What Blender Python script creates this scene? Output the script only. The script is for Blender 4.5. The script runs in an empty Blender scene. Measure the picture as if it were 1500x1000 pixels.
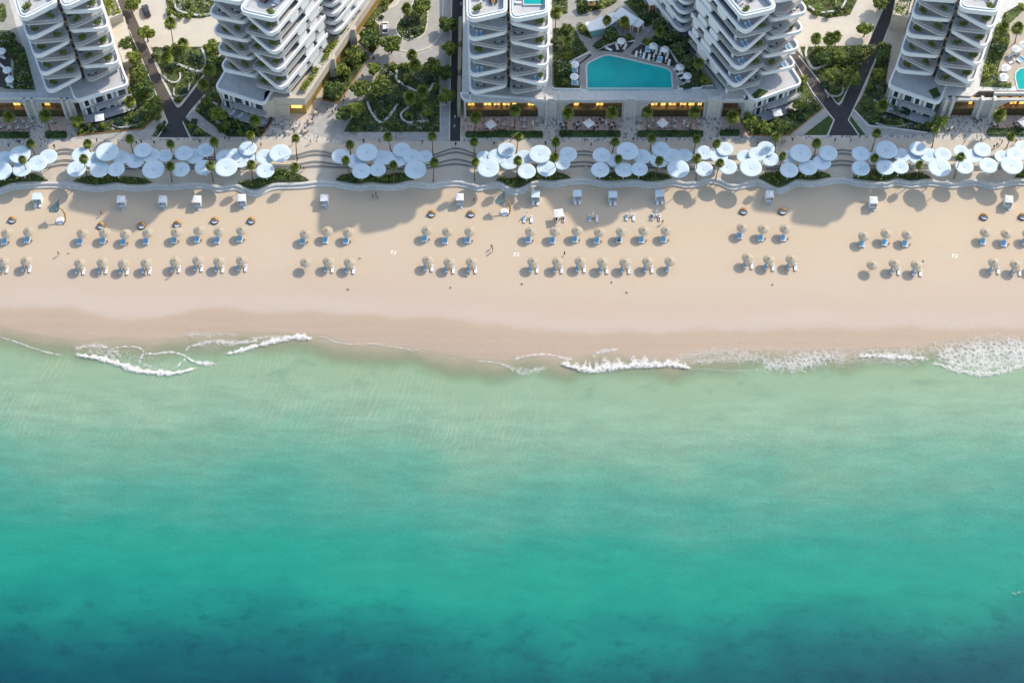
import bpy, bmesh, math, random
import numpy as np
from mathutils import Vector, Matrix
random.seed(7); RNG = np.random.default_rng(7)
C = bpy.context.scene.collection
R = math.radians; PI = math.pi

# ---------------------------------------------------------------- camera, sky, sun, exposure
F = 2598.0; TH = R(60); H = 400.0; CX = 745.0           # focal length in pixels of the 1500 px photo, pitch, height
cam_d = bpy.data.cameras.new('camera'); cam = bpy.data.objects.new('camera', cam_d); C.objects.link(cam)
cam_d.sensor_fit = 'HORIZONTAL'; cam_d.sensor_width = 36; cam_d.lens = 36 * F / 1500
cam_d.shift_x = -(CX - 750) / 1500
cam_d.clip_start = 1; cam_d.clip_end = 9000
cam.location = (0, 0, H); cam.rotation_euler = (R(90) - TH, 0, 0)
bpy.context.scene.camera = cam
SUN = Vector((0.92, 0.84, 1.0)).normalized()
w = bpy.data.worlds.new('World'); bpy.context.scene.world = w; w.use_nodes = True
nt = w.node_tree; bg = nt.nodes['Background']; sk = nt.nodes.new('ShaderNodeTexSky'); sk.sky_type = 'NISHITA'
sk.sun_disc = False; sk.sun_elevation = math.asin(SUN.z); sk.sun_rotation = math.atan2(SUN.x, SUN.y)
sk.air_density = 1.35; sk.dust_density = 1.6; sk.ozone_density = 1.0
nt.links.new(sk.outputs[0], bg.inputs[0]); bg.inputs[1].default_value = 0.15
sun_d = bpy.data.lights.new('sun', 'SUN'); sun = bpy.data.objects.new('sun', sun_d); C.objects.link(sun)
sun_d.energy = 2.5; sun_d.angle = R(1.0); sun_d.color = (1.0, 0.89, 0.75)
sun.rotation_euler = (-SUN).to_track_quat('-Z', 'Y').to_euler()
vs = bpy.context.scene.view_settings
vs.view_transform = 'Standard'; vs.look = 'None'; vs.exposure = 0.64; vs.gamma = 1; vs.use_curve_mapping = False

def P(px, py, z=0.0):                                    # a point of the photo back to its place in the world, at height z
    u = (px - CX) / F; v = (500 - py) / F
    dy = math.cos(TH) + v * math.sin(TH); dz = -math.sin(TH) + v * math.cos(TH)
    t = (z - H) / dz
    return (u * t, dy * t)
def P3(px, py, z=0.0):
    a = P(px, py, z); return (a[0], a[1], z)
def ZP(x0, y0, lst): return [(x0 + a * 0.20994, y0 + b * 0.21) for a, b in lst]
GZ = 1.8                                                 # level of the upper promenade and everything inland
LZ = 0.9                                                 # level of the lower promenade

bpy.context.scene.render.engine = 'CYCLES'; bpy.context.scene.cycles.transparent_max_bounces = 40
# ---------------------------------------------------------------- helpers
def lin(r, g, b): return tuple(((c / 255 + .055) / 1.055) ** 2.4 if c > 10 else c / 3294 for c in (r, g, b))
MATS = {}
def mat(name, col, rough=.6, var=.12, scale=2.0, bump=0.0, bscale=8.0, metal=0.0, spec=.4, col2=None, detail=4, stretch=None, emit=None):
    if name in MATS: return MATS[name]
    m = bpy.data.materials.new(name); m.use_nodes = True; MATS[name] = m
    n = m.node_tree; b = n.nodes['Principled BSDF']
    b.inputs['Roughness'].default_value = rough; b.inputs['Metallic'].default_value = metal
    b.inputs['Specular IOR Level'].default_value = spec
    tc = n.nodes.new('ShaderNodeTexCoord'); src = tc.outputs['Object']
    if stretch:
        mp = n.nodes.new('ShaderNodeMapping'); mp.inputs['Scale'].default_value = stretch
        n.links.new(src, mp.inputs[0]); src = mp.outputs[0]
    ns = n.nodes.new('ShaderNodeTexNoise'); ns.inputs['Scale'].default_value = scale; ns.inputs['Detail'].default_value = detail
    n.links.new(src, ns.inputs['Vector'])
    rp = n.nodes.new('ShaderNodeValToRGB'); n.links.new(ns.outputs[0], rp.inputs[0])
    c1 = tuple(min(1, c * (1 - var)) for c in col); c2 = tuple(min(1, c * (1 + var)) for c in (col2 or col))
    rp.color_ramp.elements[0].color = (*c1, 1); rp.color_ramp.elements[0].position = .3
    rp.color_ramp.elements[1].color = (*c2, 1); rp.color_ramp.elements[1].position = .7
    n.links.new(rp.outputs[0], b.inputs['Base Color'])
    if bump:
        bn = n.nodes.new('ShaderNodeTexNoise'); bn.inputs['Scale'].default_value = bscale; bn.inputs['Detail'].default_value = 3
        n.links.new(src, bn.inputs['Vector'])
        bp = n.nodes.new('ShaderNodeBump'); bp.inputs['Strength'].default_value = bump; bp.inputs['Distance'].default_value = .1
        n.links.new(bn.outputs[0], bp.inputs['Height']); n.links.new(bp.outputs[0], b.inputs['Normal'])
    if emit:
        b.inputs['Emission Color'].default_value = (*emit[0], 1); b.inputs['Emission Strength'].default_value = emit[1]
        if len(emit) > 2: n.links.new(rp.outputs[0], b.inputs['Emission Color'])
    return m

class MB:
    def __init__(s): s.v = []; s.f = []; s.sm = False
    def add(s, vs_, fs_):
        o = len(s.v); s.v += [tuple(p) for p in vs_]; s.f += [tuple(i + o for i in f) for f in fs_]; return s
    def box(s, x0, x1, y0, y1, z0, z1):
        return s.add([(x0, y0, z0), (x1, y0, z0), (x1, y1, z0), (x0, y1, z0), (x0, y0, z1), (x1, y0, z1), (x1, y1, z1), (x0, y1, z1)],
                     [(3, 2, 1, 0), (4, 5, 6, 7), (0, 1, 5, 4), (1, 2, 6, 5), (2, 3, 7, 6), (3, 0, 4, 7)])
    def prism(s, poly, z0, z1, top=None):
        poly = ccw(poly); n = len(poly); tp = ccw(top) if top else poly
        return s.add([(p[0], p[1], z0) for p in poly] + [(p[0], p[1], z1) for p in tp],
                     [tuple(range(n - 1, -1, -1)), tuple(range(n, 2 * n))] + [(i, (i + 1) % n, n + (i + 1) % n, n + i) for i in range(n)])
    def sheet(s, poly, z):
        poly = ccw(poly); return s.add([(p[0], p[1], z) for p in poly], [tuple(range(len(poly)))])
    def tube(s, pts, rad, n=6, cap=True):
        pts = [Vector(p) for p in pts]; rr = rad if isinstance(rad, (list, tuple)) else [rad] * len(pts)
        o = len(s.v); a = Vector((0, 0, 1)) if abs((pts[-1] - pts[0]).normalized().z) < .9 else Vector((1, 0, 0))
        for i, p in enumerate(pts):
            d = (pts[min(i + 1, len(pts) - 1)] - pts[max(i - 1, 0)]).normalized(); x = d.cross(a).normalized(); y = d.cross(x)
            for k in range(n):
                t = 2 * PI * k / n; s.v.append(tuple(p + (x * math.cos(t) + y * math.sin(t)) * rr[i]))
        for i in range(len(pts) - 1):
            for k in range(n):
                s.f.append((o + i * n + k, o + i * n + (k + 1) % n, o + (i + 1) * n + (k + 1) % n, o + (i + 1) * n + k))
        if cap: s.f.append(tuple(o + k for k in range(n))[::-1]); s.f.append(tuple(o + (len(pts) - 1) * n + k for k in range(n)))
        return s
    def lathe(s, prof, n=24, c=(0, 0), sx=1, sy=1):
        o = len(s.v)
        for r, z in prof:
            for k in range(n):
                t = 2 * PI * k / n; s.v.append((c[0] + r * sx * math.cos(t), c[1] + r * sy * math.sin(t), z))
        for i in range(len(prof) - 1):
            for k in range(n): s.f.append((o + i * n + k, o + i * n + (k + 1) % n, o + (i + 1) * n + (k + 1) % n, o + (i + 1) * n + k))
        s.f.append(tuple(o + k for k in range(n))[::-1]); s.f.append(tuple(o + (len(prof) - 1) * n + k for k in range(n)))
        return s
    def sweep(s, path, prof, closed=False):              # path: 2-D points; prof: [(offset to the left of travel, z)] closed loop
        n = len(path); o = len(s.v); m = len(prof)
        for i, p in enumerate(path):
            a = path[i - 1] if (i > 0 or closed) else p; b = path[(i + 1) % n] if (i < n - 1 or closed) else p
            d1 = Vector((p[0] - a[0], p[1] - a[1])); d2 = Vector((b[0] - p[0], b[1] - p[1]))
            if d1.length < 1e-6: d1 = d2
            if d2.length < 1e-6: d2 = d1
            d1.normalize(); d2.normalize(); t = d1 + d2
            t = t.normalized() if t.length > 1e-6 else d1
            nx, ny = -t.y, t.x; k = 1 / max(.5, t.dot(d1))
            for q, z in prof: s.v.append((p[0] + nx * q * k, p[1] + ny * q * k, z))
        for i in range(n if closed else n - 1):
            j = (i + 1) % n
            for q in range(m): s.f.append((o + i * m + q, o + j * m + q, o + j * m + (q + 1) % m, o + i * m + (q + 1) % m))
        if not closed: s.f.append(tuple(o + q for q in range(m))); s.f.append(tuple(o + (n - 1) * m + q for q in range(m))[::-1])
        return s
    def build(s, name, m, parent=None, smooth=False, loc=None):
        me = bpy.data.meshes.new(name); me.from_pydata(s.v, [], s.f)
        bm = bmesh.new(); bm.from_mesh(me); bmesh.ops.recalc_face_normals(bm, faces=bm.faces); bm.to_mesh(me); bm.free()
        me.materials.append(m); o = bpy.data.objects.new(name, me); C.objects.link(o)
        if smooth:
            for p in me.polygons: p.use_smooth = True
        if parent: o.parent = parent
        if loc: o.location = loc
        return o
def mesh_np(name, verts, nper, m, parent=None, loc=None):  # many separate n-gons in one mesh
    me = bpy.data.meshes.new(name); N = len(verts); nf = N // nper
    me.vertices.add(N); me.vertices.foreach_set('co', np.asarray(verts, dtype=np.float32).ravel())
    me.loops.add(N); me.loops.foreach_set('vertex_index', np.arange(N, dtype=np.int32))
    me.polygons.add(nf); me.polygons.foreach_set('loop_start', np.arange(0, N, nper, dtype=np.int32))
    me.update(); me.validate()
    for q in (m if isinstance(m, (list, tuple)) else [m]): me.materials.append(q)
    o = bpy.data.objects.new(name, me); C.objects.link(o)
    if parent: o.parent = parent
    if loc: o.location = loc
    return o
def area(p): return sum(p[i][0] * p[(i + 1) % len(p)][1] - p[(i + 1) % len(p)][0] * p[i][1] for i in range(len(p))) / 2
def ccw(p): return list(p) if area(p) > 0 else list(p)[::-1]
def rounded(poly, rad, n=5):
    out = []; N = len(poly)
    for i in range(N):
        r = rad[i] if isinstance(rad, (list, tuple)) else rad
        p = Vector(poly[i]); a = Vector(poly[i - 1]) - p; b = Vector(poly[(i + 1) % N]) - p
        if r <= 0: out.append(tuple(p)); continue
        la, lb = a.length, b.length; a.normalize(); b.normalize()
        ang = a.angle(b); d = min(r / math.tan(ang / 2), la * .48, lb * .48)
        A = p + a * d; B = p + b * d
        for k in range(n + 1):
            t = k / n; q = A * (1 - t) ** 2 + p * 2 * t * (1 - t) + B * t * t; out.append((q.x, q.y))
    return out
def smooth_path(pts, n=6):
    out = []; N = len(pts)
    for i in range(N - 1):
        p0, p1, p2, p3 = [np.array(pts[max(0, min(N - 1, j))], float) for j in (i - 1, i, i + 1, i + 2)]
        for k in range(n):
            t = k / n
            out.append(tuple(.5 * (2 * p1 + (p2 - p0) * t + (2 * p0 - 5 * p1 + 4 * p2 - p3) * t * t + (3 * p1 - p0 - 3 * p2 + p3) * t ** 3)))
    out.append(tuple(pts[-1])); return out
def tag(o, label, cat, group=None, kind=None):
    o['label'] = label; o['category'] = cat
    if group: o['group'] = group
    if kind: o['kind'] = kind
    return o
def struct(o, kind='structure'): o['kind'] = kind; return o
def thing(name, label, cat, loc=(0, 0, 0), rz=0, group=None):
    o = bpy.data.objects.new(name, None); C.objects.link(o); o.location = loc; o.rotation_euler = (0, 0, rz); o.empty_display_size = .2
    return tag(o, label, cat, group)
def dup(root, loc, rz, label, group=None, sc=None, mats=None):
    r = root.copy(); C.objects.link(r); r.location = loc; r.rotation_euler = (0, 0, rz); r['label'] = label
    if group: r['group'] = group
    if sc: r.scale = sc if isinstance(sc, tuple) else (sc, sc, sc)
    for ch in list(root.children):
        c = ch.copy(); C.objects.link(c); c.parent = r
        for g in ch.children:
            d = g.copy(); C.objects.link(d); d.parent = c
    return r
class Kit:                                               # first use moves the prototype itself, later uses copy it
    def __init__(s, root): s.root = root; s.used = False; s.base = tuple(root.scale)
    def put(s, loc, rz, label, group=None, sc=None):
        if not s.used:
            s.used = True; s.root.location = loc; s.root.rotation_euler = (0, 0, rz); s.root['label'] = label
            if group: s.root['group'] = group
            r = s.root
        else: r = dup(s.root, loc, rz, label, group)
        r.scale = ((sc,) * 3 if not isinstance(sc, tuple) else sc) if sc else s.base
        return r
ORD = ['first', 'second', 'third', 'fourth', 'fifth', 'sixth', 'seventh', 'eighth', 'ninth', 'tenth', 'eleventh', 'twelfth', 'thirteenth', 'fourteenth', 'fifteenth', 'sixteenth', 'seventeenth', 'eighteenth', 'nineteenth', 'twentieth']
def nth(i):
    if i < 20: return ORD[i]
    t = ['', '', 'twenty', 'thirty', 'forty', 'fifty', 'sixty'][(i + 1) // 10]; u = (i + 1) % 10
    return t + '-' + ORD[u - 1] if u else t[:-1] + 'ieth'
def interp(x, xs, ys): return float(np.interp(x, xs, ys))
def inside(pt, poly):
    x, y = pt; c = False; n = len(poly); j = n - 1
    for i in range(n):
        xi, yi = poly[i]; xj, yj = poly[j]
        if (yi > y) != (yj > y) and x < (xj - xi) * (y - yi) / (yj - yi) + xi: c = not c
        j = i
    return c

# ---------------------------------------------------------------- materials (real base colours)
M_white = mat('white_render', (.84, .855, .87), .55, .04, .6)
M_white2 = mat('off_white_render', (.70, .71, .70), .6, .06, .5)
M_beige = mat('beige_render', (.55, .50, .42), .7, .06, .4)
M_stone = mat('pale_stone', (.60, .59, .56), .7, .10, 1.2, .15, 6)
M_conc = mat('concrete', (.52, .52, .50), .75, .10, .8, .15, 8)
M_glass = mat('dark_window_glass', (.035, .045, .055), .08, .2, .5, spec=.6)
M_deck = mat('grey_terrace_tile', (.50, .50, .51), .6, .14, 1.2, stretch=(1, 3, 1))
M_deck2 = mat('terracotta_terrace_tile', (.52, .42, .35), .6, .15, 2)
M_frame = mat('pale_window_frame', (.55, .54, .52), .5, .05, 2)
M_dark = mat('dark_metal', (.03, .03, .032), .5, .2, 5)
M_rail = mat('pale_grey_rail', (.52, .52, .51), .5, .06, 3)
M_wood = mat('warm_timber', (.28, .15, .07), .6, .25, 3, stretch=(1, 8, 1))
M_bamboo = mat('golden_cane', (.42, .22, .055), .55, .3, 10)
M_fabW = mat('white_fabric', (.80, .80, .80), .8, .04, 3)
M_fabB = mat('pale_blue_fabric', (.40, .60, .74), .8, .08, 3)
M_towel = mat('towel_and_shade_blue', (.25, .50, .68), .9, .1, 4)
M_canopy = mat('white_canopy_membrane', (.59, .695, .755), .7, .03, .5)
M_hub = mat('canopy_hub_grey', (.48, .58, .68), .6, .05, 1)
M_leafA = mat('leaf_mid_green', (.095, .155, .022), .6, .55, .9, col2=(.175, .22, .035))
M_leafB = mat('leaf_dark_green', (.042, .085, .020), .6, .5, .9)
M_leafC = mat('leaf_yellow_green', (.23, .26, .03), .6, .5, .9)
M_leafD = mat('leaf_blue_green', (.05, .105, .055), .6, .5, .9)
M_palm = mat('palm_frond_green', (.085, .15, .02), .5, .6, 1.4, col2=(.19, .22, .035))
M_trunk = mat('palm_trunk_brown', (.16, .10, .06), .9, .3, 4)
M_bark = mat('bark', (.10, .07, .05), .9, .3, 4)
M_flower = mat('white_blossom', (.75, .74, .66), .7, .1, 3)
M_flowerP = mat('pink_blossom', (.42, .22, .16), .7, .3, 3)
M_soil = mat('planting_soil', (.05, .065, .022), .95, .5, .35, .3, 2, col2=(.075, .10, .03))
M_grass = mat('lawn_grass', (.045, .085, .018), .9, .35, 1.6, .3, 10)
M_ambglass = mat('amber_lit_window', (.62, .36, .08), .4, .6, .9, emit=((1, .45, .08), 1.6, True))
M_amber2 = mat('amber_restaurant_light', (.8, .5, .15), .4, .3, 1.2, emit=((1, .62, .12), 1.1))
M_olive = mat('bronze_floor', (.075, .060, .028), .35, .25, .3)
M_gold = mat('gold_wall_cladding', (.42, .27, .07), .45, .15, .3)
M_steel = mat('white_steel', (.70, .70, .70), .4, .04, 3)
# ---------------------------------------------------------------- shoreline curves (places on the ground, read off the photo once)
def curve(pts, z=0):
    q = [P(a, b, z) for a, b in pts]; return [a for a, b in q], [b for a, b in q]
WETX, WETY = curve([(-700, 452), (-60, 452), (0, 455), (60, 451), (100, 452), (130, 460), (170, 467), (230, 468), (262, 460), (285, 455), (330, 453), (372, 459), (410, 461), (455, 457), (490, 462), (540, 463), (585, 466), (640, 465), (690, 474), (740, 479), (780, 484), (830, 487), (880, 489), (925, 485), (960, 490), (1000, 487), (1040, 484), (1100, 487), (1150, 483), (1200, 480), (1260, 485), (1330, 480), (1400, 484), (1500, 480), (2200, 480)])
WATX, WATY = curve([(-700, 470), (-60, 472), (0, 478), (50, 490), (95, 497), (120, 500), (170, 495), (215, 500), (260, 496), (300, 490), (360, 486), (420, 489), (470, 491), (510, 505), (560, 506), (600, 510), (640, 518), (690, 527), (735, 530), (780, 522), (830, 530), (880, 516), (930, 525), (985, 530), (1040, 517), (1100, 515), (1160, 516), (1220, 513), (1280, 511), (1330, 510), (1400, 498), (1500, 496), (2200, 496)])
def y_wet(x): return interp(x, WETX, WETY)
def y_wat(x): return interp(x, WATX, WATY)
WL = -0.30                                               # water level
WALL = smooth_path([(-260, 283), (-200, 272), (-150, 275), (-100, 284), (-45, 284)] +
    ZP(0, 180, [(-60, 490), (0, 484), (60, 458), (150, 444), (250, 440), (340, 436), (400, 437), (470, 436), (540, 446), (640, 464), (700, 464), (760, 455), (830, 449), (900, 461), (1000, 461), (1080, 449), (1200, 454), (1290, 441)]) +
    ZP(280, 180, [(30, 438), (100, 441), (190, 463), (260, 456), (320, 451), (375, 478), (430, 497), (480, 490), (540, 461), (600, 446), (700, 444), (790, 439), (900, 427), (1000, 432), (1080, 447), (1170, 457), (1260, 446)]) +
    ZP(560, 180, [(20, 456), (100, 454), (200, 432), (290, 441), (350, 445), (430, 431), (530, 426), (600, 440), (670, 459), (760, 441), (820, 438), (880, 474), (935, 488), (990, 470), (1070, 428), (1200, 436)]) +
    ZP(800, 180, [(80, 430), (200, 415), (280, 412), (360, 425), (440, 437), (530, 430), (620, 425), (720, 440), (800, 435), (880, 421), (960, 434)]) +
    ZP(1000, 180, [(30, 435), (100, 430), (180, 405), (260, 415), (340, 450), (420, 440), (520, 420), (590, 450), (660, 481), (720, 465), (790, 426), (870, 431), (930, 430), (1020, 412), (1130, 405)]) +
    ZP(1200, 180, [(240, 421), (300, 430), (400, 439), (480, 434), (545, 416), (640, 435), (750, 420), (850, 430), (930, 440), (1020, 426), (1100, 420), (1200, 445), (1300, 430), (1380, 416)]) + [(1530, 270), (1580, 276), (1640, 268), (1700, 274), (1800, 270)], 4)
WALLW = [P(a, b, 0) for a, b in WALL]
WXS = [p[0] for p in WALLW]; WYS = [p[1] for p in WALLW]
def y_wall(x): return interp(x, WXS, WYS)

def grid_mesh(name, xs, ys, zf, attrs, m):
    nx, ny = len(xs), len(ys); X, Y = np.meshgrid(xs, ys); Z, at = zf(X, Y)
    me = bpy.data.meshes.new(name); me.vertices.add(nx * ny)
    me.vertices.foreach_set('co', np.stack([X, Y, Z], -1).astype(np.float32).ravel())
    i = np.arange(nx - 1)[None, :] + nx * np.arange(ny - 1)[:, None]
    q = np.stack([i, i + 1, i + nx + 1, i + nx], -1).reshape(-1, 4); nf = len(q)
    me.loops.add(nf * 4); me.loops.foreach_set('vertex_index', q.ravel().astype(np.int32))
    me.polygons.add(nf); me.polygons.foreach_set('loop_start', np.arange(0, nf * 4, 4, dtype=np.int32))
    for k, a in at.items():
        A = me.attributes.new(k, 'FLOAT', 'POINT'); A.data.foreach_set('value', a.astype(np.float32).ravel())
    me.update(); me.validate(); me.polygons.foreach_set('use_smooth', [True] * nf)
    me.materials.append(m); o = bpy.data.objects.new(name, me); C.objects.link(o); return o

def N(n, t, **kw):
    x = n.nodes.new(t)
    for k, v in kw.items():
        if k in x.inputs: x.inputs[k].default_value = v
        else: setattr(x, k, v)
    return x
def ramp(n, src, stops, interp_='LINEAR'):
    r = n.nodes.new('ShaderNodeValToRGB'); n.links.new(src, r.inputs[0]); e = r.color_ramp.elements; r.color_ramp.interpolation = interp_
    while len(e) > 1: e.remove(e[-1])
    e[0].position = stops[0][0]; e[0].color = (*stops[0][1], 1)
    for p_, c in stops[1:]:
        x = e.new(p_); x.color = (*c, 1)
    return r.outputs[0]
def math_(n, op, a, b=None, c=None):
    x = n.nodes.new('ShaderNodeMath'); x.operation = op
    for i, q in enumerate((a, b, c)):
        if q is None: continue
        if isinstance(q, (int, float)): x.inputs[i].default_value = q
        else: n.links.new(q, x.inputs[i])
    return x.outputs[0]
def mixc(n, f, a, b, bt='MIX'):
    x = n.nodes.new('ShaderNodeMix'); x.data_type = 'RGBA'; x.blend_type = bt
    for i, q in ((0, f), (6, a), (7, b)):
        if isinstance(q, (int, float)): x.inputs[i].default_value = q
        elif isinstance(q, tuple): x.inputs[i].default_value = (*q, 1)
        else: n.links.new(q, x.inputs[i])
    return x.outputs[2]
def maprange(n, v, a, b, c=0., d=1., t='SMOOTHSTEP'):
    x = n.nodes.new('ShaderNodeMapRange'); x.interpolation_type = t; n.links.new(v, x.inputs[0])
    for i, q in enumerate((a, b, c, d)): x.inputs[i + 1].default_value = q
    return x.outputs[0]
def noise(n, vec, scale, detail=3, dist=0., rough=.5):
    x = N(n, 'ShaderNodeTexNoise', Scale=scale, Detail=detail, Distortion=dist, Roughness=rough); n.links.new(vec, x.inputs['Vector']); return x.outputs[0]
def mapping(n, vec, sc=(1, 1, 1), rot=0.):
    x = n.nodes.new('ShaderNodeMapping'); n.links.new(vec, x.inputs[0]); x.inputs['Scale'].default_value = sc; x.inputs['Rotation'].default_value = (0, 0, rot); return x.outputs[0]
K = 1.42                                                 # how bright a sunlit white floor comes out: base colour = picture colour / K
def alb(r, g, b, k=(1.0, 1.0, 1.0)): return tuple(c / (K * q) for c, q in zip(lin(r, g, b), k))

# --- beach
m = bpy.data.materials.new('beach_sand'); m.use_nodes = True; n = m.node_tree; b = n.nodes['Principled BSDF']
tc = n.nodes.new('ShaderNodeTexCoord').outputs['Object']
at = n.nodes.new('ShaderNodeAttribute'); at.attribute_name = 'wet'; wet = at.outputs['Fac']
wob = math_(n, 'MULTIPLY', math_(n, 'SUBTRACT', noise(n, mapping(n, tc, (.5, 1, 1)), .22, 5), .5), 2.6)
wv = math_(n, 'ADD', wet, wob)
sk_ = (1.0, 1.0, .955); sa = lambda *c: alb(*c, k=sk_)
r1 = ramp(n, maprange(n, wv, -30, 18, t='LINEAR'), [(0, sa(231, 213, 184)), (.30, sa(227, 209, 183)), (.46, sa(221, 203, 181)), (.58, sa(222, 205, 188)), (.605, sa(219, 201, 182)), (.635, sa(210, 189, 165)), (.70, sa(208, 187, 164)), (.78, sa(203, 185, 165)), (1, sa(178, 174, 148))])
big = noise(n, mapping(n, tc, (.25, 1, 1)), .09, 4)
c = mixc(n, math_(n, 'MULTIPLY', maprange(n, big, .4, .65), .30), r1, mixc(n, 1.0, r1, (1.0, .93, .90), 'MULTIPLY'))
# drying swash lines in the damp strip
sw = N(n, 'ShaderNodeTexWave', Scale=.11, Distortion=7.0, Detail=3.0); sw.bands_direction = 'Y'; sw.inputs['Detail Scale'].default_value = .6
n.links.new(mapping(n, tc, (.35, 1, 1)), sw.inputs['Vector'])
damp = maprange(n, wv, .5, 2.5)
c = mixc(n, math_(n, 'MULTIPLY', math_(n, 'MULTIPLY', sw.outputs['Fac'], damp), .11), c, alb(196, 160, 130))
fine = noise(n, tc, 2.2, 5, rough=.7)
c = mixc(n, .13, c, ramp(n, fine, [(.3, (.28, .24, .18)), (.7, (.75, .65, .52))]), 'OVERLAY')
n.links.new(c, b.inputs['Base Color'])
n.links.new(maprange(n, wv, -1, 6, .95, .55), b.inputs['Roughness']); b.inputs['Specular IOR Level'].default_value = .2
bn = math_(n, 'ADD', noise(n, tc, 1.1, 4), math_(n, 'MULTIPLY', noise(n, tc, 5., 3), .5))
bp = N(n, 'ShaderNodeBump', Distance=.12); n.links.new(maprange(n, wv, -6, 0, .22, .03), bp.inputs['Strength']); n.links.new(bn, bp.inputs['Height']); n.links.new(bp.outputs[0], b.inputs['Normal'])
M_sand = m
xs = np.concatenate([np.arange(-900, -170, 20.), np.arange(-170, 171, .9), np.arange(190, 901, 20.)])
ys = np.concatenate([np.arange(120, 205, 8.), np.arange(205, 262, .6), np.arange(262, 306, 1.5)])
def sand_z(X, Y):
    yw = np.interp(X, WATX, WATY); ye = np.interp(X, WETX, WETY)
    z = np.minimum(0.0, .035 * (Y - yw) + WL - .02); z = np.maximum(z, -4)
    return z, {'wet': ye - Y}
struct(grid_mesh('beach', xs, ys, sand_z, None, M_sand))

def wlb(*c): return alb(*c, k=(1.0, 1.0, 1.10))
# --- sea: one water sheet whose colour goes with the depth below it
m = bpy.data.materials.new('sea_water'); m.use_nodes = True; n = m.node_tree; b = n.nodes['Principled BSDF']
tc = n.nodes.new('ShaderNodeTexCoord').outputs['Object']
at = n.nodes.new('ShaderNodeAttribute'); at.attribute_name = 'shore'; sh = at.outputs['Fac']
n1 = math_(n, 'SUBTRACT', noise(n, mapping(n, tc, (.45, 1, 1), R(-8)), .055, 6, 1.0, .55), .5)
n2 = math_(n, 'SUBTRACT', noise(n, mapping(n, tc, (.3, 1, 1), R(6)), .02, 4), .5)
dep = math_(n, 'ADD', sh, math_(n, 'ADD', math_(n, 'MULTIPLY', math_(n, 'MULTIPLY', n1, 20), maprange(n, sh, 2, 30, .25, 1.)), math_(n, 'MULTIPLY', n2, 14)))
d01 = maprange(n, dep, 0, 100, t='LINEAR')
col = ramp(n, d01, [(0, wlb(172, 186, 158)), (.05, wlb(161, 188, 160)), (.15, wlb(157, 189, 166)), (.24, wlb(143, 183, 165)), (.33, wlb(116, 175, 158)), (.43, wlb(90, 167, 154)), (.54, wlb(54, 160, 147)), (.65, wlb(38, 160, 146)), (.74, wlb(30, 138, 133)), (.83, wlb(24, 110, 118)), (.92, wlb(18, 88, 104)), (1, wlb(14, 70, 90))])
# greyer sandy veils in mid water
veil = maprange(n, noise(n, mapping(n, tc, (.5, 1.4, 1), R(14)), .05, 5, .5), .48, .72)
veil = math_(n, 'MULTIPLY', veil, math_(n, 'MULTIPLY', maprange(n, sh, 8, 20), maprange(n, sh, 34, 56, 1, 0)))
col = mixc(n, math_(n, 'MULTIPLY', veil, .45), col, wlb(134, 174, 155))
# sea-grass blotches on the deep bed
bl = maprange(n, noise(n, mapping(n, tc, (.7, 1.2, 1)), .24, 8, .15, .68), .48, .70)
bl = math_(n, 'MULTIPLY', bl, maprange(n, sh, 58, 84))
col = mixc(n, math_(n, 'MULTIPLY', bl, .42), col, wlb(10, 66, 84))
lt = maprange(n, noise(n, mapping(n, tc, (.5, 1, 1)), .07, 6, .6, .6), .60, .75)
lt = math_(n, 'MULTIPLY', lt, maprange(n, sh, 60, 72))
col = mixc(n, math_(n, 'MULTIPLY', lt, .4), col, wlb(36, 140, 138))
# sand ripples plus caustic light lines, painted into the colour of the shallows
wv_ = N(n, 'ShaderNodeTexWave', Scale=.26, Distortion=9.0, Detail=4.0); wv_.inputs['Detail Scale'].default_value = .8; wv_.bands_direction = 'X'
n.links.new(mapping(n, tc, (1, .62, 1), R(24)), wv_.inputs['Vector'])
sx = n.nodes.new('ShaderNodeSeparateXYZ'); n.links.new(tc, sx.inputs[0])
rm = math_(n, 'MULTIPLY', maprange(n, sh, 2, 8), maprange(n, sh, 20, 34, 1, 0))
rm = math_(n, 'MULTIPLY', rm, maprange(n, sx.outputs[0], -5, 25, 1, .12))
rm = math_(n, 'MULTIPLY', rm, maprange(n, noise(n, tc, .045, 3), .38, .6, .25, 1))
col = mixc(n, math_(n, 'MULTIPLY', math_(n, 'MULTIPLY', math_(n, 'MULTIPLY', maprange(n, wv_.outputs['Fac'], .3, 1.0), maprange(n, noise(n, mapping(n, tc, (1, .4, 1), R(24)), .5, 4), .35, .62)), rm), .55), col, wlb(182, 198, 174))
dk = maprange(n, noise(n, mapping(n, tc, (.45, 1, 1), R(-12)), .16, 6, .3, .65), .54, .72)
dk = math_(n, 'MULTIPLY', dk, math_(n, 'MULTIPLY', maprange(n, sh, 5, 8), maprange(n, sh, 10, 19, 1, 0)))
col = mixc(n, math_(n, 'MULTIPLY', dk, .38), col, wlb(104, 140, 128))
gr = noise(n, mapping(n, tc, (1, 1.6, 1), R(20)), 2.6, 4, rough=.75)  # glints of small waves painted into the water colour as grain
col = mixc(n, math_(n, 'MULTIPLY', maprange(n, sh, 10, 26, .10, .5), maprange(n, sh, 46, 70, 1, .4)), col, ramp(n, gr, [(.3, (.25, .25, .25)), (.7, (.75, .75, .75))]), 'OVERLAY')
st = noise(n, mapping(n, tc, (.28, 1.1, 1), R(26)), .30, 6, .2, .65)
col = mixc(n, math_(n, 'MULTIPLY', maprange(n, sh, 6, 18), maprange(n, sh, 40, 80, .34, .12)), col, ramp(n, st, [(.28, (.30, .30, .30)), (.72, (.70, .70, .70))]), 'OVERLAY')
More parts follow.
